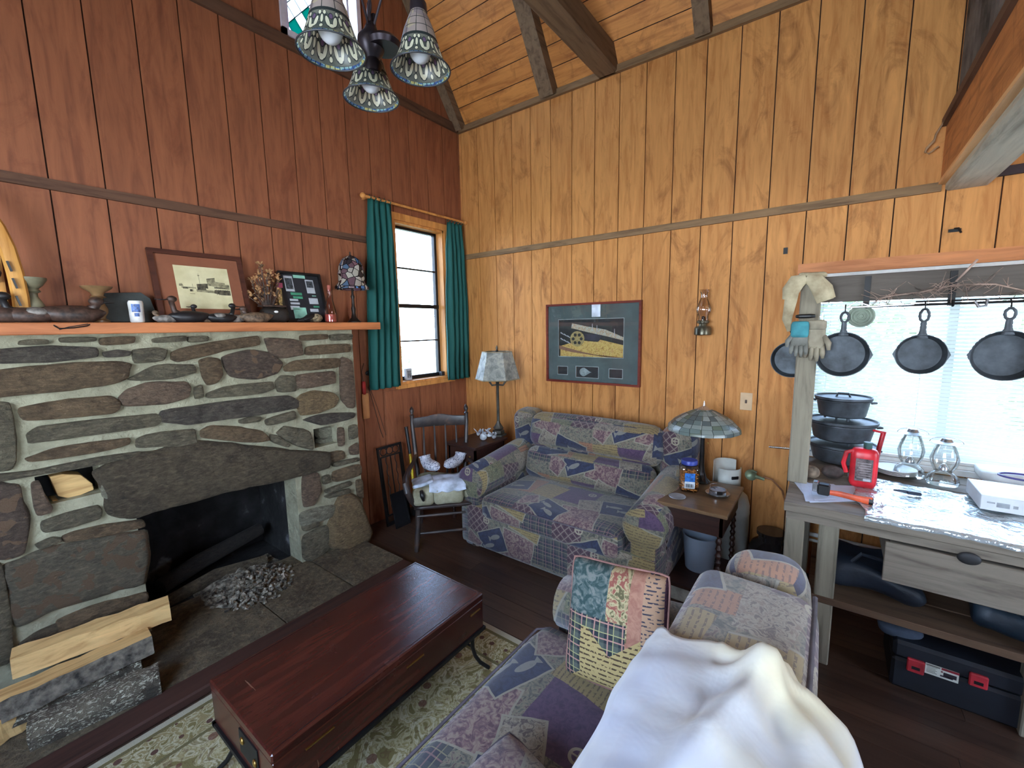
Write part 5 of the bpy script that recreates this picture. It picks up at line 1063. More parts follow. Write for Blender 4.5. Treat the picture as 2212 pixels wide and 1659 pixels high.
b = B(); b.lathe([(.048, .006), (.05, .035), (.046, .035), (.045, .012), (0, .012)], 32, c=tuple(p)); obj('bowl', b, M_tin, T, smooth=True); b = B(); b.lathe([(0, .026), (.045, .026)], 24, c=tuple(p), cap=False); obj('pale_contents', b, plain('pale_powder', (196, 208, 226), .6), T)
b = B(); b.tube([p+Vector((.045*math.cos(a), .045*math.sin(a), .05+.004*math.sin(a))) for a in [R(20+q*14) for q in range(12)]], .003, 6); obj('wire_handle', b, M_tin, T, smooth=True); b = B(); b.box(tuple(p+Vector((-.045, -.02, .026))), (.006, .032, .02), (0, 0, .4)); obj('clip', b, M_blk, T)
# leaded glass table lamp
pz = at('z', .65, 1514, 1040); lx, ly = pz.x, pz.y; zt = at('x', lx, 1516, 880).z; zr = at('x', lx, 1516, 925).z
T = thing('leaded_lamp', 'table lamp with a wide grey-green leaded glass dome shade', 'lamp', (lx, ly, .65)); b = B()
b.lathe([(.0, 0), (.055, 0), (.058, .006), (.05, .014), (.035, .03), (.022, .07), (.016, .13), (.015, .22), (.013, zr-.65-.02), (.018, zr-.65), (.01, zr-.62), (0, zr-.62)], 20, c=(lx, ly, .65)); obj('base', b, plain('polished_bronze', (70, 68, 68), .25, .8), T, smooth=True)
hs = zt-zr; b = B(); fl_ = lambda a, i, r_: r_*(1-.03*abs(math.cos(a*5)))
b.lathe([(.228, zr-.01), (.226, zr+.012), (.187, zr+hs*.38), (.137, zr+hs*.62), (.077, zr+hs*.84), (.03, zr+hs*.97)], 48, c=(lx, ly, 0), cap=False, fn=fl_)
LC = (0, 0, 0); o = obj('glass_shade', b, mosaic_mat('leaded_grey_glass', [(120, 134, 130), (146, 156, 150), (98, 110, 110), (160, 168, 162), (110, 120, 104)], 20, .022, .3, .12, (1, 2.2, 1)), T, smooth=True); lathe_uv(o, 48, 6)
b = B(); b.lathe([(.045, zr+hs*.93), (.03, zr+hs), (.008, zt+.012), (.006, zt+.02), (.002, zt+.045)], 16, c=(lx, ly, 0)); obj('finial_cap', b, M_tin, T, smooth=True)
# left table lamp
pz = at('z', .70, 1077, 940); lx, ly = pz.x, pz.y; ztop = at('x', lx, 1074, 760).z; zbot = at('x', lx, 1072, 818).z; zf = at('x', lx, 1075, 742).z
T = thing('bronze_lamp', 'tall bronze lamp with a tapered grey fabric shade on the dark side table', 'lamp', (lx, ly, .70)); M_brz = plain('bronze', (84, 80, 72), .45, .6, var=.2)
b = B(); b.lathe([(.0, 0), (.075, 0), (.075, .018), (.055, .022), (.055, .05), (.035, .055), (.05, .07), (.036, .09), (.018, .12), (.014, .14)], 6, c=(lx, ly, .70)); b.lathe([(.014, .13), (.013, zbot-.70-.06), (.02, zbot-.70-.05), (.014, zbot-.70-.04), (.022, zbot-.70-.02), (.008, zbot-.70)], 14, c=(lx, ly, .70)); obj('column', b, M_brz, T, smooth=True)
for s_ in (-1, 1):
    b = B(); b.tube([(lx, ly, zbot-.055), (lx-s_*.03, ly+s_*.04, zbot-.06), (lx-s_*.045, ly+s_*.055, zbot-.03), (lx-s_*.045, ly+s_*.055, zbot+.03)], [.007, .009, .010, .014], 8); obj('candle_arm', b, M_brz, T, smooth=True)
b = B(); b.tube([(lx, ly, zbot-.02), (lx, ly, zf-.02)], .004, 6); b.lathe([(.012, 0), (.014, .01), (.006, .02), (.011, .035), (.002, .06)], 10, c=(lx, ly, ztop)); obj('harp_finial', b, M_brz, T, smooth=True)
k = K('mica_shade', .7); v = k.co(); k.set('Base Color', k.ramp(k.noise(v, 13, 5, .7, 1), [(.35, (96, 100, 96)), (.5, (140, 142, 136)), (.65, (176, 172, 160))])); k.bump(k.noise(v, 25, 4), .5, .006)
b = B(); b.lathe([(.205, zbot), (.203, zbot+.006), (.137, ztop-.003), (.135, ztop)], 6, c=(lx, ly, 0), cap=False, fn=lambda a, i, r_: r_); obj('fabric_shade', b, k.mat, T, solid=.004)
b = B()
for zz_, rr in ((zbot, .206), (ztop, .137)): b.tube([(lx+rr*math.cos(2*math.pi*q/6), ly+rr*math.sin(2*math.pi*q/6), zz_) for q in range(7)], .005, 6, cap=False)
obj('shade_trim', b, plain('shade_braid', (150, 136, 110), .8), T)
# porcelain birds on the left table
pb = at('z', .70, 1050, 952); T = thing('porcelain_birds', 'porcelain cluster of pale gulls beside the bronze lamp', 'figurine', tuple(pb)); M_por = plain('pale_porcelain', (188, 192, 198), .3, var=.15, scale=20)
b = B(); b.ball((pb.x, pb.y+.03, .735), (.04, .03, .035), 12, 8); obj('bowl_base', b, M_por, T, smooth='all')
for q, (dx, dy, dz, rz_) in enumerate(((-.02, .07, .76, .4), (.0, .02, .765, 1.2), (.02, -.03, .75, -.5), (.03, -.07, .74, .2))):
    b = B(); M_ = Matrix.Translation((pb.x+dx, pb.y+dy, dz)) @ Matrix.Rotation(rz_, 4, 'Z'); b.ball((0, 0, 0), (.032, .016, .016), 10, 6, M=M_); b.ball((.03, 0, .016), (.011, .009, .01), 8, 6, M=M_); b.tube([M_ @ Vector((-.02, 0, 0)), M_ @ Vector((-.05, 0, .02))], [.012, .003], 6, flat=.4)
    for s_ in (-1, 1): b.tube([M_ @ Vector((0, s_*.01, .008)), M_ @ Vector((-.015, s_*.025, .035)), M_ @ Vector((-.04, s_*.03, .055))], [.014, .012, .003], 6, flat=.3)
    obj('bird', b, M_por, T, smooth='all')
b = B(); b.tube([(pb.x+.03, pb.y-.0, .78), (pb.x+.03, pb.y-.01, .80), (pb.x+.03, pb.y-.03, .81)], [.006, .008, .004], 6); obj('bird_neck', b, M_por, T)
# under the right table: frosted waste bucket, white crate; glass jug beside the tank
pb = (2.80, .60); b = B(); T = thing('plastic_bucket', 'frosted plastic bucket on the shelf under the brown side table', 'bucket', (pb[0], pb[1], .14)); b.lathe([(.0, .14), (.085, .14), (.105, .36), (.11, .37), (.103, .37), (.082, .15), (0, .15)], 24, c=(pb[0], pb[1], 0)); obj('bucket_body', b, translucent('frosted_plastic', (176, 186, 200), .4, .4), T, smooth=True)
b = B(); b.soft((2.76, .60, .065), (.42, .30, .10), r=.01, n=4); tag(obj('storage_box', b, plain('off_white_card', (176, 172, 160), .8)), 'off-white low box on the floor under the brown side table', 'box')
pj_ = (3.18, .245); T = thing('glass_jug', 'large dark glass jug on the floor between the tank and the workbench', 'jug', (pj_[0], pj_[1], 0)); k = K('smoky_glass', .08, 0, (36, 36, 38), spec=.8); k.set('Alpha', .75); b = B(); b.lathe([(0, .003), (.11, .003), (.13, .03), (.13, .19), (.11, .24), (.075, .27), (.072, .30), (.085, .305), (.085, .33), (0, .33)], 28, c=(pj_[0], pj_[1], 0)); obj('jug_body', b, k.mat, T, smooth=True)
# ------------------------------------------------------------------ curtains
k = K('green_curtain', .8, base=(24, 92, 86), spec=.3); k.set('Base Color', k.ramp(k.noise(k.co(), 5, 3), [(.3, (18, 78, 74)), (.7, (34, 108, 100))])); M_cur = translucent('green_curtain_cloth', (26, 96, 90), .22, .75)
def curtain(name, label, xa, xb, xa2, xb2, z0, z1, yy, pinch=.0):
    T = thing(name, label, 'curtain', ((xa+xb)/2, yy, z1), group='green curtains of the tall window')
    def f(u, v):
        z = z1-(z1-z0)*v; l = xa+(xa2-xa)*v; r_ = xb+(xb2-xb)*v; x = l+(r_-l)*u; amp = .026+.008*math.sin(v*3)
        ph = u*2*math.pi*4.5+.5*math.sin(v*4+u*6)
        return (x+.006*math.cos(ph*1.0)+.006*mnoise.noise(Vector((u*5, v*6, 3))), yy+amp*math.sin(ph)*(.55+.45*min(1, v*6))-.01*mnoise.noise(Vector((u*3, v*5, 0))), z)
    b = B(); b.grid(f, 90, 40); obj('cloth', b, M_cur, T, smooth='all', solid=.0025)
    for q in range(5):
        x_ = xa+(xb-xa)*(q+.5)/5; b = B(); b.tube([(x_, yy-.0, z1-.01), (x_, yy-.022, z1+.01), (x_, yy, z1+.032), (x_, yy+.022, z1+.01)], .004, 5); obj('tab', b, M_cur, T)
cy = Y1-.065
A1, A2, A3, A4 = at('y', cy, 793, 430), at('y', cy, 846, 445), at('y', cy, 802, 840), at('y', cy, 868, 832)
curtain('curtain', 'wider green curtain at the left of the tall window', A1.x, A2.x, A3.x-.02, A4.x, at('y', cy, 835, 838).z, at('y', cy, 820, 430).z-.02, cy)
A1, A2, A3, A4 = at('y', cy, 965, 480), at('y', cy, 999, 485), at('y', cy, 968, 820), at('y', cy, 1017, 815)
curtain('curtain', 'narrower green curtain at the right of the tall window', A1.x, A2.x, A3.x, A4.x, at('y', cy, 992, 818).z, at('y', cy, 985, 482).z-.01, cy)
ra, rb = at('y', cy, 786, 421), at('y', cy, 1003, 482); rz = (ra.z+rb.z)/2
T = thing('curtain_rod', 'thin wooden curtain rod with knobs above the tall window', 'rod', (2.8, cy, rz)); b = B(); b.tube([(ra.x, cy, rz), (rb.x, cy, rz)], .011, 10); obj('rod', b, M_jamb, T, smooth=True)
for x_ in (ra.x-.01, rb.x+.01): b = B(); b.ball((x_, cy, rz), (.024, .022, .022), 12, 8); obj('knob', b, M_jamb, T, smooth=True)
for x_ in (ra.x+.03, rb.x-.03): b = B(); b.b2((x_-.008, cy-.002, rz-.014), (x_+.008, Y1-.002, rz-.004)); obj('bracket', b, M_jamb, T)
# on the window sill
p = at('y', Y1+.05, 882, 820); T = thing('spice_tin', 'small grey printed tin standing on the window sill', 'tin', (p.x, p.y, 1.221)); b = B(); b.b2((p.x-.032, p.y-.02, 1.221), (p.x+.032, p.y+.02, 1.33), bev=.004); obj('tin_body', b, M_lab, T); b = B(); b.b2((p.x-.022, p.y-.0215, 1.245), (p.x+.022, p.y-.0195, 1.31)); obj('printed_label', b, plain('print_grey', (110, 112, 116), .6, var=.5, scale=80), T)
p = at('y', Y1+.05, 959, 815); b = B(); b.b2((p.x-.05, p.y-.02, 1.221), (p.x+.04, p.y+.02, 1.262), bev=.004); tag(obj('dark_box', b, plain('dark_plastic', (40, 42, 50), .5)), 'small dark box lying on the sill beside the right curtain', 'box')

# ------------------------------------------------------------------ fireplace corner tools
M_cord = plain('thin_cord', (58, 46, 42), .8)
p = at('y', Y1-.02, 790, 870); T = thing('hand_broom', 'small wooden paddle with a red grip hanging beside the fireplace', 'tool', (p.x, Y1-.02, 1.2)); z0_, z1_, z2_ = at('y', Y1-.02, 790, 905).z, at('y', Y1-.02, 790, 850).z, at('y', Y1-.02, 788, 826).z
b = B(); b.soft((p.x, Y1-.018, (z0_+z1_)/2), (.065, .018, z1_-z0_), r=.008, n=6); obj('paddle', b, wood('paddle_wood', (202, 142, 92), (170, 108, 64), 2, .6), T, smooth='all'); b = B(); b.soft((p.x-.008, Y1-.018, (z1_+z2_)/2), (.034, .022, z2_-z1_+.02), r=.01, n=5); obj('red_grip', b, plain('red_grip', (206, 50, 46), .5), T, smooth='all')
b = B(); b.tube([(p.x-.008, Y1-.018, z2_), (p.x-.015, Y1-.012, z2_+.09), (p.x+.01, Y1-.012, z2_+.16)], .0025, 5); b.tube([at('y', Y1-.015, *q) for q in ((795, 835), (806, 870), (822, 930), (828, 945))], .0025, 5); b.tube([at('y', Y1-.015, *q) for q in ((797, 832), (815, 880), (834, 940))], .002, 5); obj('cord', b, M_cord, T)
b = B(); q = at('y', Y1-.02, 797, 806); b.ball(tuple(q), (.035, .015, .022), 8, 6); obj('dark_clip', b, M_iron, T)
pa, pb = at('y', Y1, 830, 846), at('y', Y1, 893, 1000); b = B(); b.b2((pa.x, Y1-.008, pb.z), (pb.x+.02, Y1-.0005, pa.z), bev=.003); tag(obj('access_panel', b, M_ply_dim), 'square plywood access panel on the wall below the tall window', 'panel')
# ornate iron screen leaning on the wall
pa, pb = at('y', 3.06, 815, 965), at('y', 3.06, 866, 958); pc = at('y', 3.0, 818, 1148); hS = (pa.z+pb.z)/2; xc = (pa.x+pb.x)/2+.01; wS = (pb.x-pa.x)*1.04
Ms = Matrix.Translation((xc, 3.0, 0.0)) @ Matrix.Rotation(R(90)-math.atan2(.09, hS), 4, 'X'); T = thing('iron_grille', 'tall black ornate cast iron grille leaning between fireplace and armchair', 'grille', (xc, 3.0, 0)); w2 = wS/2
b = B()
for q in ((-w2, 0, -w2+.018, hS), (w2-.018, 0, w2, hS), (-w2, 0, w2, .03), (-w2, hS-.02, w2, hS), (-w2, hS*.86, w2, hS*.875), (-w2, hS*.12, w2, hS*.135)): rect(b, Ms, *q, 0, .015)
obj('frame', b, M_iron, T)
for q in range(5):
    u = -w2+.03+(wS-.06)*q/4; b = B()
    if q % 2: b.tube([Ms @ Vector((u+.006*math.sin(s_*1.6), hS*.13+(hS*.73)*s_/20, .007)) for s_ in range(21)], .004, 6)
    else: rect(b, Ms, u-.004, hS*.13, u+.004, hS*.86, .003, .011)
    obj('bar', b, M_iron, T)
for u in (-w2*.5, 0, w2*.5):
    b = B(); b.tube([Ms @ Vector((u+wS*.13*math.cos(a), hS*.93+wS*.12*math.sin(a), .007)) for a in [2*math.pi*s_/16 for s_ in range(17)]], .004, 6, cap=False); obj('ring', b, M_iron, T)
Ms2 = Matrix.Translation((2.26, 2.90, 0)) @ Matrix.Rotation(R(78), 4, 'X'); b = B()
for q in ((-.075, 0, -.06, .30), (.06, 0, .075, .30), (-.075, 0, .075, .015), (-.075, .285, .075, .30)): rect(b, Ms2, *q, 0, .015)
rect(b, Ms2, -.07, .01, .07, .29, .004, .008); tag(obj('ash_door', b, plain('black_sheet_metal', (20, 20, 24), .6, .3)), 'low black metal plate leaning in front of the iron grille', 'plate')
# maul with a yellow fibreglass handle
pa, pb, pc = at('y', 3.08, 877, 922), at('y', 3.04, 886, 980), at('y', 2.98, 893, 1045); pe = pc+(pc-pb)*1.35; pe.z = .02
T = thing('splitting_maul', 'maul with a dark head end and yellow handle leaning behind the armchair', 'tool', tuple(pe)); b = B(); b.tube([pa, pb], [.016, .015], 10); obj('dark_grip', b, M_blk, T, smooth=True); b = B(); b.tube([pb, pc, pe+Vector((0, .0, .06))], .012, 10); obj('yellow_handle', b, plain('yellow_fibreglass', (236, 200, 20), .4), T, smooth=True)
b = B(); b.box(tuple(pe+Vector((0, 0, .04))), (.05, .12, .06), bev=.006); obj('head', b, M_iron, T)

# ------------------------------------------------------------------ right wall: framed picture, oil lamp, switch
py0, py1 = at('x', X2, 1184, 740).y, at('x', X2, 1387, 740).y; pz0, pz1 = 1.202, 1.897
T = thing('cannon_picture', 'red-framed picture with grey mat of a cannon and small inset windows', 'picture', (X2-.015, (py0+py1)/2, (pz0+pz1)/2)); ycc = (py0+py1)/2; pw2 = (py0-py1)/2; phh = pz1-pz0
MP = Matrix(((0, 0, -1, X2-.004), (-1, 0, 0, ycc), (0, 1, 0, pz0), (0, 0, 0, 1)))    # local x to the right in view, y up, z out
b = B(); fw = .018
for q in ((-pw2, 0, pw2, fw), (-pw2, phh-fw, pw2, phh), (-pw2, fw, -pw2+fw, phh-fw), (pw2-fw, fw, pw2, phh-fw)): rect(b, MP, *q, 0, .032)
obj('frame', b, wood('red_frame_wood', (126, 56, 44), (92, 38, 32), 1, .35), T)
ho = [(-.72*pw2, .335*phh, .66*pw2, .80*phh), (-.74*pw2, .10*phh, -.52*pw2, .20*phh), (-.32*pw2, .075*phh, .16*pw2, .21*phh), (.39*pw2, .09*phh, .65*pw2, .195*phh)]
b = B()
for q in rects_minus((-pw2+fw, fw, pw2-fw, phh-fw), ho): rect(b, MP, *q, .008, .013)
obj('mat_board', b, plain('blue_grey_mat', (92, 108, 108), .8, var=.06, scale=5), T)
b = B()
for h_ in ho:
    for q in rects_minus((h_[0]-.005, h_[1]-.005, h_[2]+.005, h_[3]+.005), [h_]): rect(b, MP, *q, .013, .0138)
obj('bevel_edge', b, plain('mat_bevel', (176, 186, 184), .7), T)
def q5(pts, m, name, z=.0045, par=None):
    h_ = ho[0]; b = B(); b.prism([(h_[0]+u*(h_[2]-h_[0]), h_[1]+v_*(h_[3]-h_[1])) for u, v_ in pts], .0004, MP @ Matrix.Translation((0, 0, z))); return obj(name, b, m, par or T)
k = K('cannon_print', .7); v = k.co(); PR = q5([(0, 0), (1, 0), (1, 1), (0, 1)], plain('print_black', (34, 40, 42), .6), 'print', .004)
def print_mat(n_, cols, s_=40): k = K(n_, .6); f = k.noise(k.co(), s_, 4, .6, 1); k.set('Base Color', k.ramp(f, [(.3+.12*i, c) for i, c in enumerate(cols)])); return k.mat
q5([(.33, .44), (.62, .40), (.66, .46), (1, .32), (1, 0), (.02, 0), (.02, .28)], print_mat('gold_ground', [(150, 104, 52), (206, 166, 84), (226, 202, 120), (186, 120, 70)]), 'gold_ground', .0046, PR)
q5([(.0, .30), (.35, .14), (.7, .02), (1, -.0), (.8, 0), (.2, .12), (0, .2)], print_mat('trail_paint', [(120, 84, 66), (150, 108, 84)]), 'trail', .0054, PR)
q5([(.20, .77), (.215, .90), (.48, .80), (.74, .72), (1, .52), (1, .44), (.75, .55), (.46, .66)], print_mat('barrel_paint', [(150, 170, 168), (206, 214, 200), (176, 140, 100), (226, 226, 206)], 60), 'cannon_barrel', .0050, PR)
q5([(.40, .62), (.68, .58), (.64, .42), (.42, .46)], plain('carriage_ink', (50, 50, 66), .6), 'carriage', .0056, PR)
WH = print_mat('wheel_paint', [(130, 112, 70), (196, 180, 122), (160, 140, 90)], 70); q5([(.30+.115*math.cos(a), .48+.21*math.sin(a)) for a in [2*math.pi*s_/20 for s_ in range(20)]], WH, 'wheel', .0060, PR)
for s_ in range(6): a = s_*math.pi/3; c_, d_ = .30+.065*math.cos(a), .48+.12*math.sin(a); q5([(c_+.026*math.cos(e), d_+.045*math.sin(e)) for e in [2*math.pi*r_/8 for r_ in range(8)]], plain('wheel_gap', (44, 46, 44), .6), 'wheel_gap', .0066, PR)
for u_, v_ in ((.53, .80), (.60, .76), (.86, .66)): q5([(u_, v_-.1), (u_+.014, v_-.1), (u_+.010, v_+.08), (u_+.004, v_+.08)], M_lab, 'candle_spike', .0062, PR)
for s_ in range(7): u_, v_ = .02+(s_ % 4)*.055, .64-(s_ // 4)*.16-(s_ % 4)*.045; q5([(u_, v_), (u_+.055, v_-.05), (u_+.055, v_-.03), (u_+.01, v_+.03)], M_lab, 'white_dash', .0058, PR)
for h_ in ho[1:]: b = B(); rect(b, MP, *h_, .003, .0045); obj('inset_card', b, plain('inset_black', (44, 46, 50), .6), T)
h_ = ho[2]; cxp, cyp, hh_ = h_[0]+(h_[2]-h_[0])*.35, (h_[1]+h_[3])/2, (h_[3]-h_[1]); b = B(); pts = []
for s_ in range(28): a = 2*math.pi*s_/28; rr = hh_*.40; x_ = rr*1.1*math.cos(a); y_ = rr*math.sin(a)*(1 if x_ < 0 else max(.14, 1-(x_/(rr*1.1))**1.2)); pts.append((cxp+x_*(1.7 if x_ > 0 else 1), cyp+y_))
b.prism(pts, .006, MP @ Matrix.Translation((0, 0, .0048))); obj('white_flask', b, plain('bone_white', (166, 180, 180), .5, var=.1, scale=40), T)
b = B(); rect(b, MP, -pw2+fw, fw, pw2-fw, phh-fw, .018, .0195); obj('glazing', b, glass('picture_glass', (255, 255, 255), .01, .025), T)
b = B(); rect(b, MP, .02*pw2, .825*phh, .2*pw2, .975*phh, .0198, .0204); obj('paper_tag', b, plain('tag_paper', (206, 214, 226), .6), T)
# wall oil lamp
py_, zb_, zt_ = at('x', X2-.07, 1519, 700).y, at('x', X2-.07, 1519, 724).z, at('x', X2-.07, 1523, 625).z; xl = X2-.075
T = thing('oil_lamp', 'small wall oil lamp with a clear glass chimney above the leaded lamp', 'lamp', (xl, py_, zb_)); H_ = zt_-zb_; b = B(); b.lathe([(0, 0), (.05, 0), (.058, .006), (.058, H_*.15), (.05, H_*.19), (.03, H_*.20), (.026, H_*.25), (.040, H_*.27), (.042, H_*.31), (.034, H_*.33), (0, H_*.33)], 24, c=(xl, py_, zb_)); obj('font', b, plain('tarnished_tin', (116, 112, 96), .3, .8, var=.2), T, smooth=True)
b = B(); b.lathe([(.033, H_*.31), (.034, H_*.42), (.048, H_*.52), (.050, H_*.58), (.040, H_*.68), (.024, H_*.80), (.022, H_*.90), (.034, H_*1.0)], 28, c=(xl, py_, zb_), cap=False); obj('glass_chimney', b, glass('chimney_glass', (252, 246, 240), .02, .16), T, smooth=True)
b = B(); b.lathe([(.012, H_*.3), (.012, H_*.40), (.004, H_*.42)], 10, c=(xl, py_, zb_)); obj('burner', b, M_blk, T); b = B(); b.b2((xl+.05, py_-.015, zb_+.03), (X2-.001, py_+.015, zb_+.10)); obj('wall_bracket', b, M_tin, T)
p = at('x', X2, 1612, 867); T = thing('light_switch', 'ivory wall switch plate on the plank wall', 'switch', (X2-.004, p.y, p.z)); b = B(); b.b2((X2-.007, p.y-.038, p.z-.062), (X2-.0005, p.y+.038, p.z+.062), bev=.002); obj('plate', b, plain('ivory_plastic', (206, 172, 132), .5, var=.03), T); b = B(); b.b2((X2-.014, p.y-.006, p.z-.012), (X2-.006, p.y+.006, p.z+.012), bev=.002); obj('toggle', b, plain('brown_toggle', (70, 50, 40), .5), T)
for q in ((1491, 957), (1530, 957)): p_ = at('x', X2, *q); b = B(); b.ball((X2-.004, p_.y, p_.z), (.006, .008, .008), 8, 6); tag(obj('brass_screw', b, M_brass, smooth=True), ('left' if q[0] < 1500 else 'right')+' brass screw in the plank wall behind the leaded lamp', 'screw')
p = at('x', X2, 1697, 542); b = B(); b.b2((X2-.006, p.y-.012, p.z-.02), (X2-.0005, p.y+.012, p.z+.02)); tag(obj('dark_latch', b, M_iron), 'small dark metal latch plate on the wall above the gloves', 'latch')
p = at('x', X2, 2062, 498); b = B(); b.tube([(X2-.002, p.y, p.z+.01), (X2-.03, p.y-.01, p.z+.006), (X2-.04, p.y-.02, p.z-.02)], .005, 6); b.box((X2-.004, p.y, p.z), (.006, .05, .016)); tag(obj('wall_hook', b, M_iron), 'dark metal hook on the wall above the wide window', 'hook')
T = thing('rope_loop', 'frayed rope loop dangling by the loft beam', 'rope', tuple(at('x', X2-.03, 2010, 310))); b = B(); Pr = lambda x_, y_: at('x', X2-.04, x_, y_); b.tube([Pr(2052, 245), Pr(2040, 262), Pr(2022, 290), Pr(2018, 305), Pr(2005, 318), Pr(1998, 328), Pr(2006, 332), Pr(2022, 320), Pr(2028, 316)], .005, 6); b.tube([Pr(2018, 302), Pr(2001, 320), Pr(1999, 330)], .004, 6); obj('rope', b, plain('hemp', (176, 140, 104), .9), T)

# ------------------------------------------------------------------ chandelier with three leaded glass bells
k = K('bell_glass', .25); uv = k.co('UV'); x, y, _z = k.xyz(uv)   # u around, v 0 at the rim .. 1 at the neck
cu = ((x*9.0).fr()-.5)*1.0; fine = k.noise(uv, 16, 2, .5, .5); M_dk = (52, 58, 60)
bgd = k.ramp(k.vor(uv, 13, 'F1', 'Color'), [(.3, (84, 92, 88)), (.6, (120, 122, 112))])
def ell(cx, cy_, rx, ry, t=0.0):
    dx, dy = cu-cx, y-cy_; a_ = dx+dy*t; return ((a_/rx)*(a_/rx)+(dy/ry)*(dy/ry))
petals = [ell(-.19, .21, .10, .095, .7), ell(.19, .21, .10, .095, -.7), ell(0, .125, .12, .04), ell(0, .31, .10, .045), ell(-.5, .26, .075, .075), ell(.5, .26, .075, .075), ell(-.36, .37, .085, .035), ell(.36, .37, .085, .035), ell(-.5, .12, .08, .035), ell(.5, .12, .08, .035)]
mn_ = petals[0]
for e_ in petals[1:]: mn_ = mn_.mn(e_)
col = k.mix(mn_ < 1.75, bgd, M_dk); col = k.mix(mn_ < 1.0, col, (228, 228, 204)); col = k.mix(petals[3] < 1.0, col, (112, 92, 124))
ring = (y < .045); rb_ = ((x*40).fr() < .85); col = k.mix(ring, col, k.mix(rb_, (40, 44, 52), k.ramp(k.noise(uv, 18, 1), [(.4, (66, 96, 150)), (.5, (150, 196, 196)), (.6, (190, 180, 110))])))
uw = (y > .46); tile = k.mix(((x*10).fr() < .07).mx((((y-.46)*6.5).fr() < .08)), k.ramp(k.vor(uv, 6, 'F1', 'Color'), [(.3, (168, 154, 150)), (.5, (206, 192, 150)), (.75, (150, 138, 140))]), M_dk); col = k.mix(uw, col, tile); col = k.mix(((y-.44).abs() < .022), col, M_dk)
k.set('Base Color', col); out = [n for n in k.nt.nodes if n.type == 'OUTPUT_MATERIAL'][0]; t_ = k.n('BsdfTranslucent'); k.nt.links.new(col, t_.inputs[0]); mx_ = k.n('MixShader'); mx_.inputs[0].default_value = .6; k.nt.links.new(k.b.outputs[0], mx_.inputs[1]); k.nt.links.new(t_.outputs[0], mx_.inputs[2]); k.nt.links.new(mx_.outputs[0], out.inputs[0]); M_bell = k.mat
def atd(px, py, dep): return CAM+(RT*((px-W/2)/FPX)-UP*((py-H/2)/FPX)+_f)*dep
hub = atd(803, 100, 1.24); T = thing('chandelier', 'hanging bronze light with three leaded glass bell shades', 'chandelier', tuple(hub)); M_br2 = plain('dark_bronze', (58, 52, 58), .4, .7)
b = B(); b.lathe([(0, -.075), (.022, -.07), (.026, -.05), (.018, -.035), (.03, -.02), (.040, .0), (.038, .02), (.020, .04), (.012, .06), (0, .06)], 20, c=tuple(hub)); obj('hub', b, M_br2, T, smooth=True)
b = B(); b.lathe([(.045, -.01), (.050, .004), (.040, .016), (.0, .02)], 20, c=tuple(hub+Vector((.02, -.03, .0)))); obj('cup', b, M_br2, T, smooth=True)
b = B(); b.tube([hub+Vector((0, 0, .05)), hub+Vector((0, 0, 2.6))], .0035, 8); b.tube([hub+Vector((.012, 0, .03)), hub+Vector((.012, 0, .09))], .006, 8); obj('stem_rod', b, M_br2, T, smooth=True)
for (px, py, dep, rad, hs_) in ((717, 112, 1.07, .081, .150), (909, 152, 1.19, .081, .150), (803, 214, 1.29, .080, .148)):
    c = atd(px, py, dep); b = B()
    b.lathe([(rad, 0), (rad*.93, hs_*.05), (rad*.80, hs_*.16), (rad*.69, hs_*.32), (rad*.60, hs_*.48), (rad*.50, hs_*.66), (rad*.38, hs_*.82), (rad*.28, hs_*.94), (rad*.25, hs_)], 40, c=tuple(c), cap=False); o = obj('glass_shade', b, M_bell, T, smooth='all', fix=True)
    me = o.data; uvl = me.uv_layers.new(name='UVMap'); inv = c-hub
    for p in me.polygons:
        cs = [me.vertices[me.loops[l].vertex_index].co-inv for l in p.loop_indices]; an = [math.atan2(q.y, q.x) for q in cs]
        if max(an)-min(an) > math.pi: an = [a+2*math.pi if a < 0 else a for a in an]
        for l, a, q in zip(p.loop_indices, an, cs): uvl.data[l].uv = (a/(2*math.pi)+.5, q.z/hs_)
    b = B(); b.tube([c+Vector((rad*1.0*math.cos(a), rad*1.0*math.sin(a), 0)) for a in [2*math.pi*s_/32 for s_ in range(33)]], .0022, 6, cap=False); obj('shade_rim', b, M_lead, o, smooth='all')
    b = B(); b.lathe([(.024, hs_*.96), (.022, hs_*1.12), (.010, hs_*1.2), (.006, hs_*1.3), (0, hs_*1.3)], 14, c=tuple(c)); obj('socket_cap', b, M_br2, T, smooth=True)
    b = B(); b.ball(tuple(c+Vector((0, 0, hs_*.36))), (.031, .031, .036), 18, 12); b.lathe([(.013, hs_*.55), (.013, hs_*.9)], 10, c=tuple(c)); obj('bulb', b, plain('frosted_bulb', (226, 228, 232), .25, var=.02), T, smooth=True)
    d = (c-hub); d.z = 0; L = d.length; d.normalize(); top_ = c+Vector((0, 0, hs_*1.28)); a0 = hub+Vector((0, 0, .03))
    pts = [a0, a0+d*L*.25+Vector((0, 0, .08)), a0+d*L*.5+Vector((0, 0, top_.z-a0.z+.06)), top_+Vector((0, 0, .035))-d*.02, top_+Vector((0, 0, .02)), top_]
    b = B(); b.tube(pts, .0035, 8); s0 = top_+Vector((0, 0, .035))-d*.035; b.tube([s0+d*(.028*math.cos(a)*(1-a/9))+Vector((0, 0, .028*math.sin(a)*(1-a/9))) for a in [q*.45 for q in range(14)]], .003, 6); obj('scroll_arm', b, M_br2, T, smooth=True)
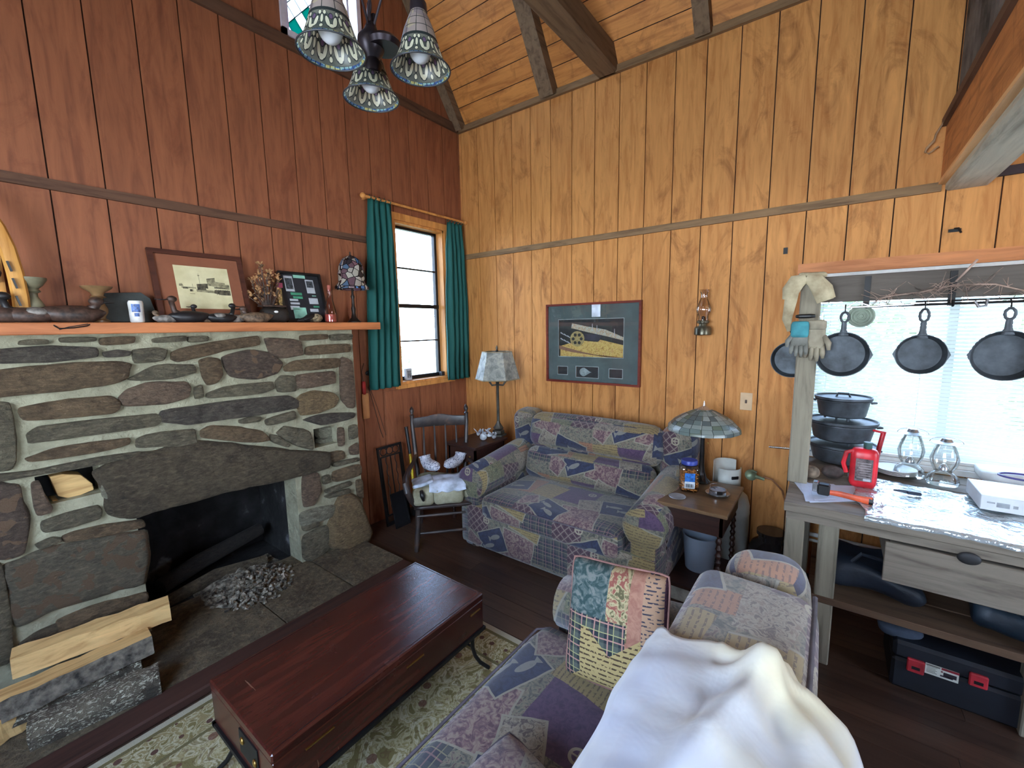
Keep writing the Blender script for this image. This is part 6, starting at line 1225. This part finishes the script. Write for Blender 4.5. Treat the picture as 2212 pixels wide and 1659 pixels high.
# ------------------------------------------------------------------ workbench under the wide window
DT = .83; dx0, dx1, dy0, dy1 = 2.40, 3.34, -1.65, .14
WB = thing('workbench', 'rough grey wooden workbench with drawer and shelf under the wide window', 'workbench', (2.87, -.75, 0))
M_gw = wood('grey_weathered_wood', (136, 126, 112), (92, 82, 72), 1, .8, 7, 11, bump=.5, vary=.25); M_gwz = wood('grey_weathered_post', (146, 138, 120), (100, 92, 80), 2, .8, 7, 11, bump=.5, vary=.2)
nb = 6
for q in range(nb): xa = dx0+(dx1-dx0)*q/nb; b = B(); b.b2((xa+.002, dy0, DT-.045), (xa+(dx1-dx0)/nb-.002, dy1, DT-.001*(q % 2)), bev=.004); obj('top_board', b, M_gw, WB)
p1_ = at('z', 0, 1765, 1430)
for (xa, ya, xw, yw) in ((2.425, .052, .07, .078), (2.475, -.085, .09, .08), (3.24, .04, .08, .08), (2.475, -.80, .09, .08), (3.24, -1.55, .08, .08), (2.425, -1.60, .08, .08)):
    b = B(); b.b2((xa, ya, 0), (xa+xw, ya+yw, DT-.045), bev=.005); obj('leg', b, M_gwz, WB)
b = B(); b.b2((2.42, dy0, DT-.085), (2.44, dy1-.01, DT-.046)); obj('front_rail', b, M_gw, WB)
fz0, fz1 = .555, .735
b = B(); b.b2((2.405, -1.15, fz0), (2.425, -.245, fz1), bev=.003); DR = obj('drawer', b, M_gw, WB)
b = B(); b.b2((2.425, -1.13, fz0+.01), (2.95, -.265, fz1-.01)); obj('drawer_box', b, M_gw, DR); pd = at('x', 2.405, 2093, 1206); b = B(); b.ball((2.402, pd.y, pd.z), (.012, .036, .026), 16, 10); obj('drawer_pull', b, plain('dark_pull', (52, 52, 54), .6, .3), DR, smooth='all')
for xa in (2.47, 2.68, 2.89):
    b = B(); b.b2((xa, dy0+.05, .325), (xa+.20, .02, .36), bev=.003); obj('lower_board', b, wood('lower_shelf_wood', (104, 80, 60), (70, 52, 42), 1, .8, 7, 11, bump=.4), WB)
pp = at('z', DT, 1722, 1040); px_, py_ = pp.x, pp.y
ptop = at('x', px_, 1742, 600).z; rail_z1 = ptop-.0; rz0 = at('x', px_, 1800, 652).z
b = B(); b.b2((px_-.03, py_-.045, DT), (px_+.03, py_+.045, ptop+.01), bev=.006); obj('upright_post', b, M_gwz, WB)
b = B(); b.b2((px_+.03, -1.6, rz0), (px_+.06, py_+.03, rail_z1), bev=.004); obj('rack_board', b, wood('dark_grey_board', (110, 102, 94), (74, 68, 64), 1, .85, 7, 11, bump=.5), WB)
b = B(); b.b2((px_-.03, -1.65, DT), (px_+.03, -1.56, ptop), bev=.006); obj('upright_post', b, M_gwz, WB)
b = B(); rdz = at('x', px_, 1993, 657).z; rdx = px_-.02; b.tube([(rdx, -.055, rdz-.004), (rdx, -1.55, rdz+.003)], .0055, 8); b.tube([(rdx+.03, -.3, rdz+.012), (rdx+.03, -1.55, rdz+.012)], .004, 8); obj('hanging_rod', b, M_iron, WB, smooth=True)
for yy in (-.12, -.42, -.9): b = B(); b.b2((px_+.02, yy-.012, rdz-.01), (px_+.031, yy+.012, rail_z1-.01)); b.tube([(px_+.02, yy, rdz+.01), (rdx, yy, rdz-.012), (rdx-.01, yy, rdz)], .005, 6); obj('strap_bracket', b, M_iron, WB)
# ---- cast iron skillets
M_cast = plain('cast_iron', (74, 80, 86), .55, .4, var=.2, bump=.3); M_cast2 = plain('cast_iron_rim', (112, 124, 132), .45, .5, var=.1)  # iron lifted to a paler blue-grey: window haze put into the colour
def skillet(label, px, py, rpx, hpy, xx=None, hang=True, lip=True, inner=True):
    xx = rdx if xx is None else xx; c = at('x', xx, px, py); r_ = abs(at('x', xx, px-rpx, py).y-at('x', xx, px+rpx, py).y)/2; T = thing('skillet', label, 'skillet', tuple(c), group='cast iron skillets hanging over the workbench')
    Mx = Matrix.Translation(c) @ Matrix.Rotation(R(-90), 4, 'Y'); b = B()
    lf = (lambda a, i, q: q*(1+(.085*math.exp(-((abs(a-math.pi/2)) % (2*math.pi))**2/.02)+.085*math.exp(-((a-1.5*math.pi))**2/.02) if i in (1, 2) else 0))) if lip else None
    b.lathe([(r_*.84, -.02), (r_*.99, .020), (r_*1.0, .026), (r_*.97, .026), (r_*.83, -.014), (0, -.014)], 48, M=Mx, fn=lf, cap=True); obj('pan', b, [M_cast], T, smooth=True)
    ht = at('x', xx, px+(2 if px < 2100 else 35), hpy).z; zc = c.z+r_*.98; L = ht-zc; b = B(); y_ = c.y
    b.tube([(xx-.012, y_, zc-.015), (xx-.014, y_, zc+L*.15), (xx-.015, y_, zc+L*.52)], [.022, .012, .011], 10, flat=.5, up=(1, 0, 0))
    b.tube([(xx-.015, y_+.0155*math.sin(a), zc+L*.74-L*.24*math.cos(a)) for a in [2*math.pi*q/18 for q in range(19)]], .0055, 8, cap=False); obj('handle', b, M_cast, T, smooth=True)
    if hang: b = B(); b.tube([(xx-.015, y_, ht-.008), (xx-.015, y_, ht+.02), (xx, y_, rdz+.008), (rdx+.006, y_, rdz-.004)], .003, 6); obj('hook', b, M_iron, T, smooth=True)
skillet('plain black skillet hanging first from the wooden post', 1818, 765, 60, 674, lip=True)
skillet('skillet with two pouring lips hanging in the middle of the rod', 1987, 765, 58, 667)
skillet('largest skillet hanging rightmost at the picture edge', 2168, 768, 80, 664)
skillet('skillet half hidden behind the gloves and the wooden post', 1710, 776, 46, 700, xx=px_+.10, hang=False, lip=False)
c = at('x', rdx, 1860, 683); T = thing('trivet', 'small round pale trivet hanging from the rod between skillets', 'trivet', tuple(c)); b = B(); Mx = Matrix.Translation(c) @ Matrix.Rotation(R(-90), 4, 'Y')
for rr in (.050, .038, .026, .013): b.tube([Mx @ Vector((rr*math.cos(a), rr*math.sin(a), 0)) for a in [2*math.pi*q/28 for q in range(29)]], .0045, 6, cap=False)
b.lathe([(.05, -.003), (.05, .0)], 24, M=Mx); obj('woven_disc', b, plain('grey_green_metal', (136, 148, 132), .7), T); b = B(); b.tube([c+Vector((0, 0, .05)), Vector((rdx, c.y, rdz))], .003, 6); obj('loop', b, M_iron, T)
T = thing('kitchen_tongs', 'long metal tongs and skewers lying along the hanging rod', 'tongs', (rdx, -.2, rdz)); b = B(); b.tube([at('x', rdx-.02, 1830, 664), at('x', rdx-.02, 1880, 662), at('x', rdx-.02, 1975, 657)], .005, 6); b.tube([at('x', rdx-.02, 1830, 664), at('x', rdx-.02, 1850, 652), at('x', rdx-.02, 1878, 660)], .004, 6); b.tube([at('x', rdx-.02, 2105, 650), at('x', rdx-.02, 2114, 662), at('x', rdx-.02, 2130, 660), at('x', rdx-.02, 2134, 645)], .006, 6); obj('metal_arms', b, M_tin, T, smooth=True)
# vine over the rack board
T = thing('dried_vine', 'dried twiggy vine strung along the rack board', 'vine', tuple(at('x', px_-.0, 2000, 640))); M_vine = plain('dry_vine', (150, 128, 116), .9, var=.3); rng = random.Random(11); main = [at('x', px_-.01, *q) for q in ((1895, 646), (1930, 638), (1985, 632), (2040, 620), (2085, 614), (2150, 614), (2212, 628), (2260, 640))]
b = B(); b.tube(main, .0035, 6); obj('stem', b, M_vine, T, smooth=True); b = B()
for q in range(110):
    i = rng.randrange(len(main)-1); p0 = main[i].lerp(main[i+1], rng.random()); d = Vector((rng.uniform(-.3, .3), rng.uniform(-1, 1), rng.uniform(-.7, .5))).normalized()*rng.uniform(.02, .09); b.tube([p0, p0+d*.5+Vector((0, 0, rng.uniform(-.01, .01))), p0+d], .0012, 4)
obj('twigs', b, M_vine, T, kind='stuff'); b = B(); b.tube([at('x', px_-.02, *q) for q in ((2065, 608), (2088, 585), (2112, 560))], .0045, 6); obj('stick', b, M_vine, T)
# rag and gloves on the post
T = thing('rag', 'tan rag draped over the top of the wooden post', 'cloth', (px_, py_, ptop)); k = K('tan_rag', .95); v = k.co(); k.set('Base Color', k.ramp(k.noise(v, 12, 4), [(.35, (150, 134, 106)), (.65, (196, 184, 152))])); k.bump(k.noise(v, 40, 3), .4, .006); M_rag = k.mat
fr = lambda x_, y_, d_=.05: at('x', px_-d_, x_, y_)
for pts_, rr_ in (([(1742, 600), (1760, 606), (1774, 626), (1783, 650)], [.02, .036, .040, .036]), ([(1744, 597), (1768, 602), (1786, 622), (1794, 645)], [.012, .022, .026, .022]), ([(1742, 600), (1722, 608), (1708, 628), (1702, 648)], [.02, .040, .040, .026]), ([(1716, 612), (1708, 650), (1700, 690), (1704, 716)], [.03, .028, .022, .008]), ([(1708, 625), (1702, 665), (1696, 700)], [.018, .014, .006])):
    b = B(); b.tube([fr(*q) for q in pts_], rr_, 12, flat=.42, up=(1, 0, 0)); obj('cloth_fold', b, M_rag, T, smooth=True)
b = B(); b.soft((px_, py_, ptop+.012), (.10, .12, .03), r=.014, n=8, wob=.01); obj('cloth', b, M_rag, T, smooth='all')
def glove(label, px, py, m, mcuff, flip=1, s=1.0, dx=0, fl=(1, 1, 1, 1)):
    c = at('x', px_-.06-dx, px, py); T = thing('work_glove', label, 'glove', tuple(c), group='work gloves hanging on the post'); b = B()
    b.soft((c.x, c.y, c.z-.035*s), (.03, .075*s, .10*s), r=.014, n=6)
    for q, L in enumerate((.052, .066, .062, .05)): yy = c.y+(-.028+q*.0187)*s; b.tube([(c.x, yy, c.z-.07*s), (c.x-.006, yy+(q-1.5)*.002, c.z-(.075+L*.6)*s), (c.x+.0, yy+(q-1.5)*.003, c.z-(.075+L)*s)], [.011*s, .0105*s, .006*s], 8)
    b.tube([(c.x, c.y+flip*.03*s, c.z-.03*s), (c.x-.012, c.y+flip*.05*s, c.z-.06*s), (c.x-.012, c.y+flip*.052*s, c.z-.09*s)], [.013*s, .012*s, .007*s], 8); obj('hand', b, m, T, smooth='all')
    b = B(); b.soft((c.x-.002, c.y, c.z+(.0 if mcuff is not m else .02)*s), (.038, .078*s, (.085 if mcuff is not m else .045)*s), r=.014, n=5); obj('cuff', b, mcuff, T, smooth='all'); return T
M_tq = plain('turquoise_cloth', (66, 140, 150), .85, bump=.3); M_gg = plain('grey_glove_cloth', (132, 132, 124), .9, bump=.4); M_tg = plain('tan_glove_cloth', (156, 146, 126), .9, bump=.4)
glove('turquoise backed grey work glove nearest on the post', 1728, 712, M_gg, M_tq, 1, 1.0, .03); glove('tan work glove hanging to the right on the post', 1762, 712, M_tg, M_tg, -1, 1.15)
c = at('x', px_-.085, 1740, 683); b = B(); b.soft(tuple(c), (.03, .085, .022), r=.01, n=4); tag(obj('glove_strap', b, M_blk, smooth='all'), 'black elastic strap holding the gloves to the post', 'strap')
# ---- three dutch ovens
po = at('z', DT, 1812, 1006); ox, oy = po.x+.06, po.y; zcur = DT
for lab_, r_, hb_, shift in (('lowest cast iron dutch oven of the stack on the workbench', .165, .115, -.02), ('middle dutch oven of the stack of three', .165, .125, 0.0), ('topmost and smallest dutch oven with a domed handle on its lid', .135, .125, .02)):
    T = thing('dutch_oven', lab_, 'pot', (ox, oy, zcur), group='stacked dutch ovens'); c = (ox, oy+shift*.3, zcur); f_ = .022; b = B()
    b.lathe([(0, f_), (r_*.78, f_), (r_*.86, f_+.008), (r_*.97, f_+hb_*.75), (r_*1.03, f_+hb_*.77), (r_*1.03, f_+hb_*.82), (r_*.95, f_+hb_*.82), (r_*.9, f_+hb_*.78), (0, f_+hb_*.78)], 40, c=c); obj('pot_body', b, M_cast, T, smooth=True)
    for a in (R(200), R(320), R(80)): b = B(); b.lathe([(.006, 0), (.011, f_+.012)], 8, c=(c[0]+r_*.62*math.cos(a), c[1]+r_*.62*math.sin(a), c[2])); obj('foot', b, M_cast, T)
    b = B(); b.lathe([(r_*1.02, f_+hb_*.83), (r_*1.06, f_+hb_*.86), (r_*1.06, f_+hb_*.97), (r_*1.02, f_+hb_*.97), (r_*1.0, f_+hb_*.89), (r_*.5, f_+hb_*.92), (0, f_+hb_*.94)], 40, c=c); ld = obj('lid', b, M_cast, T, smooth=True)
    b = B(); b.tube([(c[0], c[1]+.035, c[2]+f_+hb_*.90), (c[0], c[1]+.025, c[2]+f_+hb_*.90+.025), (c[0], c[1]-.025, c[2]+f_+hb_*.90+.025), (c[0], c[1]-.035, c[2]+f_+hb_*.90)], .006, 8); obj('lid_handle', b, M_cast, ld, smooth=True)
    for s_ in (-1, 1): b = B(); b.tube([(c[0]-.02, c[1]+s_*r_*.99, c[2]+f_+hb_*.72), (c[0]-.01, c[1]+s_*(r_+.022), c[2]+f_+hb_*.74), (c[0]+.015, c[1]+s_*(r_+.012), c[2]+f_+hb_*.72)], .006, 8); obj('ear', b, M_cast, T)
    zcur += f_+hb_*.97+.001
# ---- small things on the bench
M_cobble = plain('river_stone', (134, 118, 100), .8, var=.3, scale=14, bump=.3); M_cobd = plain('dark_river_stone', (84, 74, 70), .8, var=.35, scale=14, bump=.3)
for lab_, px, m_, r_ in (('pale brown egg-shaped stone beside the post', 1751, M_cobble, (.042, .042, .036)), ('dark brown stone next to the red bottle', 1797, M_cobd, (.046, .052, .036))):
    p = at('z', DT, px, 1032); b = B(); b.ball((p.x, p.y, DT+r_[2]-.001), r_, 18, 12); tag(obj('river_stone', b, m_, smooth='all'), lab_, 'stone', 'stones on the workbench')
p = at('z', DT, 1856, 1052); T = thing('red_bottle', 'red plastic bottle with looped handle and grey label', 'bottle', (p.x, p.y, DT)); M_red = plain('red_plastic', (214, 40, 52), .35); Hh = at('x', p.x, 1856, 953).z-DT
b = B(); b.soft((p.x, p.y-.01, DT+Hh*.44), (.07, .115, Hh*.86), r=.028, n=8); obj('bottle_body', b, M_red, T, smooth='all'); b = B(); b.lathe([(.018, Hh*.84), (.019, Hh*1.0), (0, Hh*1.0)], 14, c=(p.x, p.y-.02, DT)); obj('cap', b, plain('dark_green_cap', (52, 84, 80), .5), T, smooth=True)
b = B(); b.tube([(p.x-.01, p.y+.03, DT+Hh*.80), (p.x-.01, p.y+.065, DT+Hh*.74), (p.x-.01, p.y+.075, DT+Hh*.5), (p.x-.01, p.y+.06, DT+Hh*.3)], .011, 8); obj('loop_handle', b, M_red, T, smooth=True)
b = B(); b.b2((p.x-.0372, p.y-.045, DT+Hh*.18), (p.x-.0355, p.y+.025, DT+Hh*.66), bev=.0); L_ = obj('paper_label', b, plain('brown_grey_label', (104, 92, 92), .6, var=.3, scale=40), T); b = B()
for q in range(7): b.b2((p.x-.038, p.y-.038, DT+Hh*(.25+.052*q)), (p.x-.0371, p.y+.018-.006*(q % 3), DT+Hh*(.262+.052*q)))
obj('text_line', b, plain('text_pale', (160, 150, 150), .6), L_, kind='stuff'); b = B(); b.b2((p.x-.038, p.y-.04, DT+Hh*.19), (p.x-.037, p.y-.01, DT+Hh*.24)); obj('barcode_patch', b, M_lab, L_)
p = at('z', DT, 1893, 1018); b = B(); H2 = at('x', p.x, 1900, 930).z-DT; b.tube([(p.x, p.y+.01, DT+.03), (p.x, p.y, DT+H2*.5), (p.x, p.y-.015, DT+H2-.01), (p.x, p.y+.05, DT+H2)], [.014, .012, .014, .006], 8); b.ball((p.x, p.y, DT+.02), (.03, .035, .02), 12, 8); tag(obj('red_scoop', b, M_red, smooth='all'), 'red handled scoop standing behind the red bottle', 'scoop')
M_pap = plain('blueish_paper', (206, 216, 236), .7, var=.03)
for q, (pts) in enumerate((((1716, 1042), (1800, 1046), (1880, 1082), (1750, 1086)), ((1728, 1040), (1745, 1042), (1768, 1084), (1740, 1083)), ((1745, 1046), (1850, 1050), (1872, 1072), (1760, 1080)))):
    P = [at('z', DT+.001+q*.0015, *v_) for v_ in pts]; b = B(); b.prism([(v_.x, v_.y) for v_ in P], .001, Matrix.Translation((0, 0, DT+.001+q*.0015))); tag(obj('paper_sheet', b, M_pap), ('large pale paper under the orange hatchet', 'narrow curled paper strip beside the post', 'upper pale paper under the hatchet handle')[q], 'paper', 'papers on the workbench')
ha, hb_ = at('z', DT+.03, 1782, 1062), at('z', DT+.025, 1884, 1084); T = thing('hatchet', 'hatchet with black head and orange handle on the papers', 'tool', tuple(ha)); d = (hb_-ha).normalized(); M_or = plain('orange_rubber', (224, 92, 52), .5)
b = B(); b.tube([ha, ha.lerp(hb_, .35)+Vector((0, 0, .004)), ha.lerp(hb_, .7), hb_], [.010, .012, .012, .017], 8, flat=1.2); obj('handle', b, M_or, T, smooth=True); b = B(); b.box(tuple(ha-d*.005+Vector((0, 0, .012))), (.05, .045, .055), (0, 0, math.atan2(d.y, d.x)), bev=.006); obj('head', b, M_blk, T); b = B(); b.box(tuple(ha-d*.04+Vector((0, 0, .02))), (.022, .04, .05), (0, 0, math.atan2(d.y, d.x)), bev=.003); obj('steel_blade', b, M_tin, T); b = B(); b.tube([hb_-d*.012, hb_+d*.004], .0185, 8); obj('end_cap', b, M_blk, T)
# crinkled foil
fp = [at('z', DT, 1885, 1092), at('z', DT, 2290, 1190)]
def foil(u, v):
    x = 2.405+(.66-.10*math.sin(v*3))*u; y = -.165-1.35*v+.02*mnoise.noise(Vector((u*4, v*4, 9)))+(.05*u if v < .1 else 0); n_ = mnoise.noise(Vector((x*9, y*9, 0)))+.6*mnoise.noise(Vector((x*26, y*26, 4)))
    return (x-.012+(.012*mnoise.noise(Vector((y*20, 0, 0))) if u == 0 else 0), y, DT+.009+.008*n_+(-.02 if u == 0 else 0))
b = B(); b.grid(foil, 60, 110); k = K('clear_foil', .12, .55, (206, 218, 222)); k.bump(k.noise(k.co(), 18, 3, .6, 1.2), .5, .02); T = thing('foil_sheet', 'crinkled silvery plastic sheet covering the workbench top', 'sheet', (2.7, -.8, DT)); obj('film', b, k.mat, T, smooth='all', solid=.001)
# glass lanterns
M_clr = glass('lantern_glass', (250, 252, 250), .02, .10)
for lab_, px, yb_, yt_ in (('left clear glass lantern jar on the workbench before the blinds', 1962, 1028, 925), ('right clear glass lantern jar on the workbench before the blinds', 2034, 1046, 946)):
    p = at('z', DT+.012, px, yb_); Hh = at('x', p.x, px, yt_).z-DT-.012; T = thing('glass_lantern', lab_, 'lantern', (p.x, p.y, DT+.014), group='glass lanterns on the workbench'); z_ = DT+.014; b = B()
    b.lathe([(0, 0), (.06, 0), (.068, .01), (.06, .045), (.035, .07), (.05, .10), (.058, Hh*.55), (.045, Hh*.75), (.032, Hh*.88)], 28, c=(p.x, p.y, z_), cap=False); obj('glass_jar', b, M_clr, T, smooth=True)
    b = B(); b.lathe([(.036, Hh*.86), (.055, Hh*.89), (.03, Hh*.93), (.022, Hh*.99), (0, Hh)], 16, c=(p.x, p.y, z_)); obj('metal_cap', b, M_tin, T, smooth=True); b = B(); b.tube([(p.x+.06*math.cos(a)*0, p.y+.064*math.cos(a), z_+Hh*.9+.03*math.sin(a)) for a in [math.pi*q/10 for q in range(11)]], .0018, 5); obj('wire_bail', b, M_tin, T)
    b = B(); b.lathe([(.02, .075), (.02, .09), (.006, .11), (0, .11)], 12, c=(p.x, p.y, z_)); obj('burner', b, M_tin, T, smooth=True)
# white carton, knife, plates, tray
p = [at('z', DT+.02, 2116, 1098), at('z', DT+.02, 2240, 1135)]; T = thing('white_carton', 'flat white printed carton at the right end of the workbench', 'box', (p[0].x+.12, p[0].y-.15, DT+.014)); x_, y_ = p[0].x, p[0].y; b = B(); b.b2((x_, y_-.34, DT+.018), (x_+.26, y_, DT+.085), bev=.002); CB = obj('carton', b, plain('white_card', (222, 226, 230), .5, var=.03), T)
for ya, yb__, z0_, z1_ in ((-.05, -.09, .30, .62), (-.10, -.115, .35, .55), (-.14, -.20, .25, .6), (-.02, -.045, .5, .6)): b = B(); b.b2((x_-.0006, y_+yb__, DT+.018+.067*z0_), (x_+.001, y_+ya, DT+.018+.067*z1_)); obj('printed_mark', b, plain('grey_print', (164, 170, 176), .6), CB)
p = at('z', DT+.02, 1974, 1068); b = B(); b.box((p.x, p.y, DT+.026), (.02, .055, .016), (0, 0, .1), bev=.005); b.tube([(p.x, p.y+.027, DT+.026), (p.x+.008, p.y+.075, DT+.024)], [.004, .002], 6, flat=2); tag(obj('pocket_knife', b, plain('dark_blue_grip', (52, 60, 74), .4)), 'small dark folding knife on the silvery sheet', 'knife')
p = at('z', DT+.01, 1935, 1030); T = thing('plate_stack', 'stack of white plates behind the silvery sheet', 'plates', (p.x+.06, p.y, DT+.012))
for q in range(4): b = B(); b.lathe([(0, 0), (.06, 0), (.095, .012), (.093, .014), (.058, .004), (0, .004)], 28, c=(p.x+.06, p.y, DT+.012+q*.007)); obj('plate', b, M_white, T, smooth=True)
p = at('z', DT+.02, 2150, 1040); b = B(); b.soft((p.x+.05, p.y-.15, DT+.05), (.22, .42, .06), r=.02, n=5); tag(obj('white_bag', b, M_white, smooth='all'), 'white wrapped packet lying under the blinds at the right', 'packet')
p = at('z', DT+.05, 2180, 1042); b = B(); b.tube([(p.x+.06*math.cos(a), p.y-.05+.09*math.sin(a), DT+.085) for a in [2*math.pi*q/24 for q in range(25)]], .005, 6, cap=False); tag(obj('purple_ring', b, plain('purple_plastic', (70, 56, 120), .4)), 'purple-rimmed round dish on the white packet', 'dish')
# thin metal rod on the wall left of the post, pale heating pipe low on the wall
p = [at('x', X2-.02, 1661, 965), at('x', X2-.02, 1712, 968)]; b = B(); b.tube([p[0], p[1]+Vector((0, -.1, 0))], .007, 8); tag(obj('towel_bar', b, M_tin, smooth=True), 'short shiny metal bar on the wall left of the wooden post', 'bar')
b = B(); b.tube([(X2-.04, .1, .30), (X2-.04, -1.75, .30)], .014, 10); b.tube([(X2-.04, .1, .26), (X2-.04, -1.75, .26)], .010, 10); tag(obj('pipe_run', b, M_white, smooth=True), 'pale pipes running low along the wall under the workbench', 'pipe')
# ---- under the bench
SZ = .36; p = at('x', 2.58, 1870, 1240); T = thing('tool_bag', 'dark blue soft bag slumped on the lower shelf', 'bag', (2.68, p.y, SZ)); M_nv = plain('navy_nylon', (26, 34, 46), .6, bump=.4); b = B(); b.soft((2.70, p.y-.04, SZ+.085), (.30, .36, .16), r=.07, n=10, wob=.05); obj('bag_body', b, M_nv, T, smooth='all'); b = B(); b.tube([(2.6, p.y+.06, SZ+.15), (2.6, p.y+.02, SZ+.21), (2.62, p.y-.08, SZ+.19), (2.62, p.y-.12, SZ+.14)], .009, 8); obj('carry_strap', b, M_nv, T, smooth=True)
T = thing('blue_tarp', 'folded dark blue tarp filling the right of the lower shelf', 'tarp', (2.75, -.85, SZ)); b = B(); b.soft((2.78, -.88, SZ+.08), (.46, .66, .15), r=.06, n=14, wob=.06, seed=3); b.soft((2.72, -.95, SZ+.13), (.36, .5, .08), r=.035, n=10, wob=.05, seed=6); obj('folds', b, plain('dark_tarp', (28, 44, 58), .5, bump=.4), T, smooth='all')
ta = at('x', 2.5, 2000, 1440); T = thing('tool_case', 'black plastic tool case with red latches and a white product label on the floor', 'case', (2.65, -.52, 0)); M_cs = plain('black_case_plastic', (22, 26, 34), .5); ya, yb_ = at('x', 2.5, 1925, 1440).y, -.86
b = B(); b.b2((2.505, yb_, .003), (2.83, ya, .15), bev=.012); obj('case_base', b, M_cs, T); b = B(); b.b2((2.505, yb_, .153), (2.83, ya, .235), bev=.014); obj('case_lid', b, M_cs, T)
for (xa, y1_, xb, y2_) in ((1960, 1418, 1995, 1458), (2094, 1450, 2132, 1490)):
    q1, q2 = at('x', 2.5, xa, y1_), at('x', 2.5, xb, y2_); b = B(); b.b2((2.488, q2.y, q2.z), (2.506, q1.y, q1.z), bev=.005); lt = obj('latch', b, plain('red_latch', (168, 40, 50), .5), T); b = B(); cy_, cz_ = (q1.y+q2.y)/2, (q1.z+q2.z)/2-.006; b.b2((2.4865, cy_-.014, cz_-.007), (2.489, cy_+.014, cz_+.007)); obj('latch_mark', b, M_blk, lt)
q1, q2 = at('x', 2.5, 2000, 1432), at('x', 2.5, 2070, 1478); b = B(); zt_, zb_ = q1.z, q2.z; b.b2((2.5025, q2.y, zb_), (2.5055, q1.y, zt_)); LB_ = obj('product_label', b, plain('label_paper', (206, 208, 196), .5, var=.02), T); Yl, Wl, Hl = q1.y, q1.y-q2.y, zt_-zb_
def mk(u0, v0, u1, v1, m, n): b = B(); b.b2((2.5015, Yl-u1*Wl, zb_+v0*Hl), (2.5027, Yl-u0*Wl, zb_+v1*Hl)); obj(n, b, m, LB_)
mk(.48, .80, 1, 1, plain('label_red', (140, 36, 50), .5), 'red_band'); mk(.02, .82, .44, .96, plain('label_grey', (120, 116, 110), .5), 'title_bar')
for q in range(5): mk(.04, .72-q*.13, .36-.05*(q % 2), .77-q*.13, plain('label_text', (130, 134, 122), .5), 'text_line')
mk(.55, .25, .94, .62, plain('tool_silhouette', (44, 38, 48), .5), 'tool_picture'); mk(.46, .16, .84, .30, plain('tool_silhouette2', (60, 50, 60), .5), 'tool_picture'); mk(.47, .55, .53, .68, plain('seal_red', (120, 70, 70), .5), 'seal')
p = at('x', 2.55, 1950, 1360); T = thing('grey_rag', 'crumpled grey-blue rag on the tool case', 'cloth', (2.62, p.y, .236)); b = B(); b.soft((2.63, p.y, .262), (.16, .15, .05), r=.02, n=10, wob=.05, seed=2); obj('folded_cloth', b, plain('slate_cloth', (66, 76, 92), .9, bump=.4), T, smooth='all')
pa, pb = at('x', 2.56, 1985, 1352), at('x', 2.56, 2058, 1378); T = thing('red_pliers', 'red handled pliers lying on the tool case', 'tool', tuple(pa)); b = B(); b.tube([pa, pa.lerp(pb, .5)+Vector((0, 0, .006)), pb], [.010, .012, .009], 8); b.tube([pa+Vector((.02, 0, -.01)), pa.lerp(pb, .5)+Vector((.03, 0, -.01)), pb+Vector((.04, 0, -.004))], [.009, .010, .008], 8); obj('grips', b, plain('dull_red', (150, 50, 50), .5), T, smooth=True)
